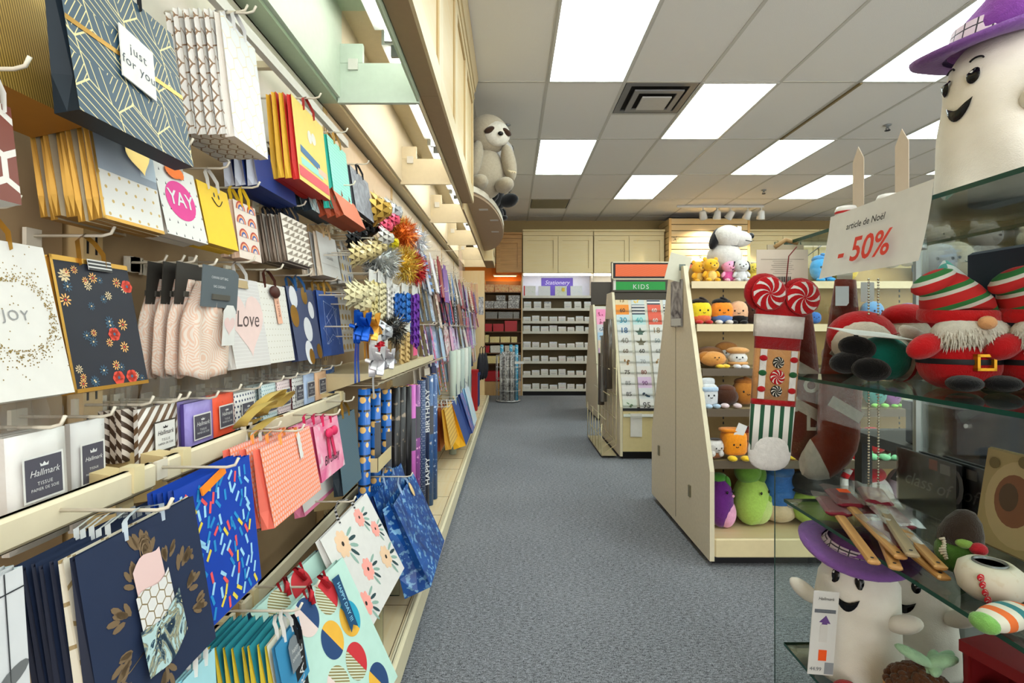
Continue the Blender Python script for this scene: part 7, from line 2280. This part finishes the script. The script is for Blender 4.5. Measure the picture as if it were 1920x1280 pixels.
# ---------------------------------------------------------------- third shelf: spatulas, chalkboards, plaque, gnome, candle pot
WD = wood('#a8743a', '#d9a766', 4, 60)
sp_ = [((1575, 968), (1640, 1056), 0, 'wooden handled spatula nearest the shelf edge'), ((1597, 952), (1690, 1046), 1, 'wooden handled spatula second from the edge'), ((1650, 948), (1712, 1042), 2, 'darker wooden handled spatula leaning over the others'),
       ((1640, 972), (1680, 1066), 0, 'wooden handled spatula half under the second one'), ((1692, 992), (1766, 1066), 1, 'wooden handled spatula on the right of the pile'), ((1702, 1030), (1773, 1086), 0, 'short wooden spatula handle at the right bottom of the pile')]
for i, (a, b, lay, lab) in enumerate(sp_):
    z = S3 + .012 + lay * .014
    p, q = Vector((*xy(a[0], a[1], z + .008), z + .008)), Vector((*xy(b[0], b[1], z), z))
    d = q - p
    o = empty('spatula', p, label=lab, cat='spatula')
    ang = math.atan2(d.y, d.x)
    pit = -math.asin(d.z / d.length)
    o.rotation_euler = (0, pit, ang)
    L = d.length
    m = MB().bevbox((L / 2, 0, 0), (L, .022, .009), .003)
    m.build('handle', WD if i != 2 else wood('#8a7a62', '#b59a70', 4, 60), o)
    MB().lathe([(.003, .0046), (.003, .0051)], 10).build('hole', DARK, o, loc=(L - .014, 0, 0))
    MB().bevbox((-.055, 0, .004), (.11, .055, .014), .006).build('red_blade', flat('#8e2438', .35), o)
    m = MB()
    rr = random.Random(i)
    n = 6
    for j in range(n + 1):
        for k in range(n + 1): m.v.append((-.125 + .14 * j / n, -.036 + .072 * k / n, .013 + rr.uniform(-.002, .004)))
    for j in range(n):
        for k in range(n):
            a_ = j * (n + 1) + k
            m.face((a_, a_ + 1, a_ + n + 2, a_ + n + 1), 0, True)
    m.build('plastic_wrap', CRINKLE, o)
    if i == 1: MB().bb(-.07, -.045, -.012, .012, .021, .022).build('orange_sticker', flat('#f05a22'), o)
for i in range(3):
    x = 1.005 + i * .022
    y0, y1 = 1.345 - i * .045, 1.165 - i * .045
    o = empty('chalkboard_sign', (x, (y0 + y1) / 2, S3 + .003), label=['black chalkboard sign reading class of 2020, front one', 'black chalkboard sign second in the row with a white label', 'black chalkboard sign at the back of the row'][i], cat='sign')
    L = (y0 - y1) / 2
    MB().bevbox((0, 0, .07), (.012, 2 * L, .14), .002).build('board', flat('#1b1b1d', .5), o)
    text(o, 'class of', .046, (0, 0, 0), flat('#ffffff'), M=at(FACE_LEFT, (-.0068, .0, .072)), shear=.35)
    if i == 0: text(o, '2020', .115, (0, 0, 0), flat('#5a5a5c'), M=at(FACE_LEFT, (-.0063, .005, .085)))
    MB().bb(-.0075, -.0062, -.035, -.012, .112, .136).build('orange_sticker' if i == 0 else 'white_label', flat('#f05a22') if i == 0 else PAPER, o)
    MB().bb(-.0075, -.0062, -.070, -.044, .110, .132).build('white_label', PAPER, o)
    MB().bb(-.0095, -.0085, -L, L, .0, .142).build('plastic_sleeve', clearm('sleeve', '#fcfcfc', .01, .15), o)
pq = empty('wood_plaque', (.985, 1.02, S3 + .002), label='tan wooden plaque with a painted round brown face', cat='plaque')
pq.rotation_euler = (0, .16, 0)
MB().bevbox((0, 0, .10), (.014, .17, .20), .004).build('board', flat('#b9a678'), pq)
m = MB()
m.disc(.0, .10, .07, .085, .0, 0, 26); m.disc(-.01, .105, .040, .052, .0006, 1, 22); m.disc(-.02, .11, .02, .028, .0012, 2, 16)
for (a, b) in ((.05, .17), (.055, .04), (-.06, .17), (.0, .185)): m.disc(a, b, .012, None, .0014, 3, 12)
m.build('painted_rings', [flat('#cdb98c'), flat('#9a6a50'), flat('#6f5a48'), flat('#8a7a54')], pq, M=at(FACE_LEFT, (-.0075, 0, 0)))
gx, gy = xy(1800, 1075, S3)
gn = empty('felt_gnome', (gx, gy, S3 + .002), -.3, label='green felt gnome with a dark brown cap and red nose', cat='ornament')
MB().ell((0, 0, .035), (.038, .034, .036), 0, 18, 10, .9).build('green_body', plushm('#4f7a34'), gn)
MB().lathe([(.034, .058), (.033, .075), (.026, .095), (.014, .112), (.003, .116)], 18, fn=lambda q, a: (q.x + .2 * max(0, q.z - .07), q.y, q.z)).build('brown_cap', plushm('#33261e'), gn)
MB().ell((.012, -.034, .058), (.014, .012, .011), 0, 12, 8).build('red_nose', plushm('#b3202c'), gn)
MB().ell((-.006, -.028, .064), (.014, .01, .009), 0, 10, 7).build('green_moustache', plushm('#7fa04a'), gn)
m = MB()
for k in range(9): m.tube([(-.036 + .004 * math.cos(k), -.022 + .004 * k * .3, .03 + .004 * k), (-.030, -.026 + .004 * k * .3, .034 + .004 * k)], .0022, 5)
m.build('cream_trim', plushm('#e6dcc8'), gn)
gx, gy = xy(1856, 1122, S3)
cp = empty('candle_pot', (gx, gy, S3 + .002), .0, label='round white pot with a tea light and tiny peppermints along its side', cat='candle')
MB().lathe([(.001, .0), (.030, .001), (.042, .012), (.046, .03), (.042, .05), (.032, .058), (.024, .058), (.023, .054), (.001, .054)], 26).build('pot', speck('#e2d8c6', '#c9bca6', 60, .55), cp)
MB().lathe([(.020, .0545), (.020, .060), (.0235, .060), (.0235, .0575)], 22, caps=False).build('tin_rim', flat('#85888a', .3, .7), cp)
MB().lathe([(.001, .0565), (.020, .0565)], 20).build('wax', flat('#b9b4a8'), cp)
for k in range(4): pepper(cp, -.038 + .004 * k * .5, .045 - .011 * k, -.026 - .002 * k, .006, '#c9202c', '#f0e8e0', 5, .002)
gx, gy = xy(1885, 1178, S3)
mt_ = empty('knit_mitten', (gx, gy, S3 + .002), .35, label='striped knitted mitten lying at the glass shelf edge', cat='ornament')
MB().ell((0, 0, .016), (.055, .024, .016), 0, 22, 12, .85).build('striped_knit', pat('mitten', lambda g: g.mix(((g.u / .03).fr() < .5), '#e6e0d0', g.mix(((g.u / .06).fr() < .5), '#d9682c', g.mix((g.u > .015) * 1.0, '#2f7a80', '#7a2c44'))), .95), mt_)
MB().ell((-.05, 0, .016), (.012, .02, .014), 0, 12, 8).build('green_tip', plushm('#7ab05a'), mt_)
tag(MB().ell((.0, .0, .0), (.018, .018, .018), 0, 14, 9).build('red_pompom', plushm('#b81c34'), loc=(.875, .835, S3 + .022)), 'crimson pompom beside the white candle pot', 'ornament')
# grey gift boxes on a dark display table behind the case
tbl = empty('display_table', (1.75, 1.78, 0), label='dark display table behind the glass case', cat='table')
MB().bb(-.45, .45, -.24, .24, .71, .745).build('table_top', flat('#3a3634'), tbl)
for sx in (-1, 1):
    for sy in (-1, 1): MB().bb(sx * .41 - .02, sx * .41 + .02, sy * .2 - .02, sy * .2 + .02, 0, .71).build('leg', flat('#2c2927'), tbl)
gb1 = tag(MB().bevbox((1.66, 1.66, .816), (.66, .2, .138), .006).build('grey_box', flat('#4b4d55', .55)), 'long slate grey box on the dark table behind the glass', 'box')
MB().bb(1.325, 1.997, 1.553, 1.765, .862, .890).build('box_lid', flat('#565861', .5), gb1)
MB().lathe([(.007, 0), (.007, .003)], 10, M=Matrix.Rotation(PI / 2, 3, 'X')).build('stud', CHROME, gb1, loc=(1.36, 1.5595, .84))
# ---------------------------------------------------------------- bottom shelf: truck box and potted plant
tk_ = empty('red_truck_box', (.955, .905, S4 + .002), .0, label='dark red box with a little red pickup truck in its window', cat='box')
tk_.rotation_euler = (0, 0, .25)
MB().bb(.045, .06, -.12, .12, 0, .22).bb(-.05, .045, .105, .12, 0, .22).bb(-.05, .06, -.12, .12, 0, .012).build('box_shell', flat('#7a1418', .5), tk_)
MB().bb(-.055, .06, -.125, .125, .20, .222).build('box_roof', flat('#8a171b', .5), tk_)
for y in (-.115, .108): MB().bb(-.055, -.045, y, y + .007, 0, .2).build('front_post', flat('#7a1418', .5), tk_)
TR = flat('#a3181c', .25)
tp_ = empty('toy_truck', (-.01, .0, .06)); tp_.parent = tk_
MB().bevbox((0, -.03, .03), (.05, .06, .03), .008).bevbox((0, .045, .035), (.05, .075, .036), .005).build('truck_body', TR, tp_)
MB().bevbox((0, -.008, .064), (.046, .05, .036), .01).build('cab', TR, tp_)
MB().bb(-.0245, -.0235, -.026, .010, .054, .076).build('side_window', flat('#1c1416', .2), tp_)
for y in (-.045, .055):
    MB().lathe([(.001, -.028), (.02, -.028), (.022, -.02), (.022, -.012), (.001, -.012)], 16, M=Matrix.Rotation(PI / 2, 3, 'Y') ).build('wheel', BLACK, tp_, loc=(-.004, y, .018))
    MB().lathe([(.001, -.0295), (.010, -.0295), (.010, -.028)], 12, M=Matrix.Rotation(PI / 2, 3, 'Y')).build('hub_cap', CHROME, tp_, loc=(-.004, y, .018))
MB().ell((-.02, .06, .075), (.03, .04, .025), 0, 12, 8).build('pine_load', plushm('#5a6a34'), tp_)
gx, gy = .835, 1.065
pt = empty('potted_plant_plush', (gx, gy, S4 + .002), 0, label='brown knitted potted plant plush with pale green leaves', cat='plush toy')
MB().lathe([(.001, 0), (.045, 0), (.058, .05), (.062, .09), (.056, .095), (.050, .085), (.001, .08)], 24).build('tan_pot', flat('#b9854c', .6), pt)
m = MB()
rr = random.Random(12)
for k in range(150):
    a, rd = rr.uniform(0, 2 * PI), .055 * math.sqrt(rr.random())
    m.ell((rd * math.cos(a), rd * math.sin(a), .095 + .035 * (1 - (rd / .055) ** 2)), (.010, .010, .008), 0, 6, 4)
m.ell((0, 0, .08), (.054, .054, .05), 0, 16, 10)
s_ = m.build('brown_loops', plushm('#5f3a22'), pt); s_['kind'] = 'stuff'
for k, (a, l) in enumerate(((.3, .042), (2.6, .036), (.9, .034), (-.3, .03))):
    MB().ell((l * math.cos(a) * .7 + .012, -.01 + .01 * math.sin(a * 3), .145 + .012 * (k % 2)), (l, .014, .011), 0, 14, 8, 1, Matrix.Rotation(a, 3, 'Z') @ Matrix.Rotation(-.35, 3, 'Y')).build('leaf', plushm('#a3c9a4'), pt)
lb_ = MB().lathe([(.024, 0), (.024, .003)], 20, M=Matrix.Rotation(PI / 2 - .25, 3, 'X')).build('round_tag', flat('#43324f'), pt, loc=(.02, -.058, .092))
for q, s in enumerate(('SQUEEZE', 'TO HEAR', 'ME')): text(pt, s, .0075, (0, 0, 0), TXTW, M=at((Matrix.Rotation(-.25, 3, 'X') @ FACE_CAM), (.02, -.0635 + .001 * 0, .099 - .008 * q)))
tag(MB().ell((0, 0, .02), (.03, .022, .02), 0, 14, 9).build('red_plush_feet', plushm('#a81a20'), loc=(.745, 1.16, S4 + .002)), 'dark red plush foot poking out below the low ghost', 'plush toy')
# ---------------------------------------------------------------- hooks collected from everything that hangs on the left wall
hk = {}
def hook_mesh(L):
    L = round(max(L, .05), 2)
    if L not in hk:
        m = MB().tube([(0, 0, 0), (L - .02, 0, 0), (L - .006, 0, .004), (L, 0, .016)], .0028, 5)
        m.bb(-.001, .006, -.014, .014, -.02, .012)
        hk[L] = m.mesh('hook', HOOKM)
    return hk[L]
for (x0, x1, y, z) in HOOKS:
    i = 0
    while i < 6 and y > BAYS[i + 1]: i += 1
    o = bpy.data.objects.new('hook', hook_mesh(x1 - x0))
    COL.objects.link(o)
    o.parent = bays[i]
    o.location = (x0 - WALLX, y - (BAYS[i] + BAYS[i + 1]) / 2, z)
# ---------------------------------------------------------------- lettering: turn the outlines into meshes of their own
dgr = bpy.context.evaluated_depsgraph_get()
tm = {}
for o in [o for o in COL.objects if o.type == 'FONT']:
    k = o.data.name
    if k not in tm:
        tm[k] = bpy.data.meshes.new_from_object(o.evaluated_get(dgr))
    n = bpy.data.objects.new('printed_text', tm[k])
    COL.objects.link(n)
    ml = o.matrix_local.copy()
    n.parent = o.parent
    n.matrix_local = ml
    bpy.data.objects.remove(o)
for o in COL.objects:
    if o.name.startswith('printed_text'): o.name = 'lettering'
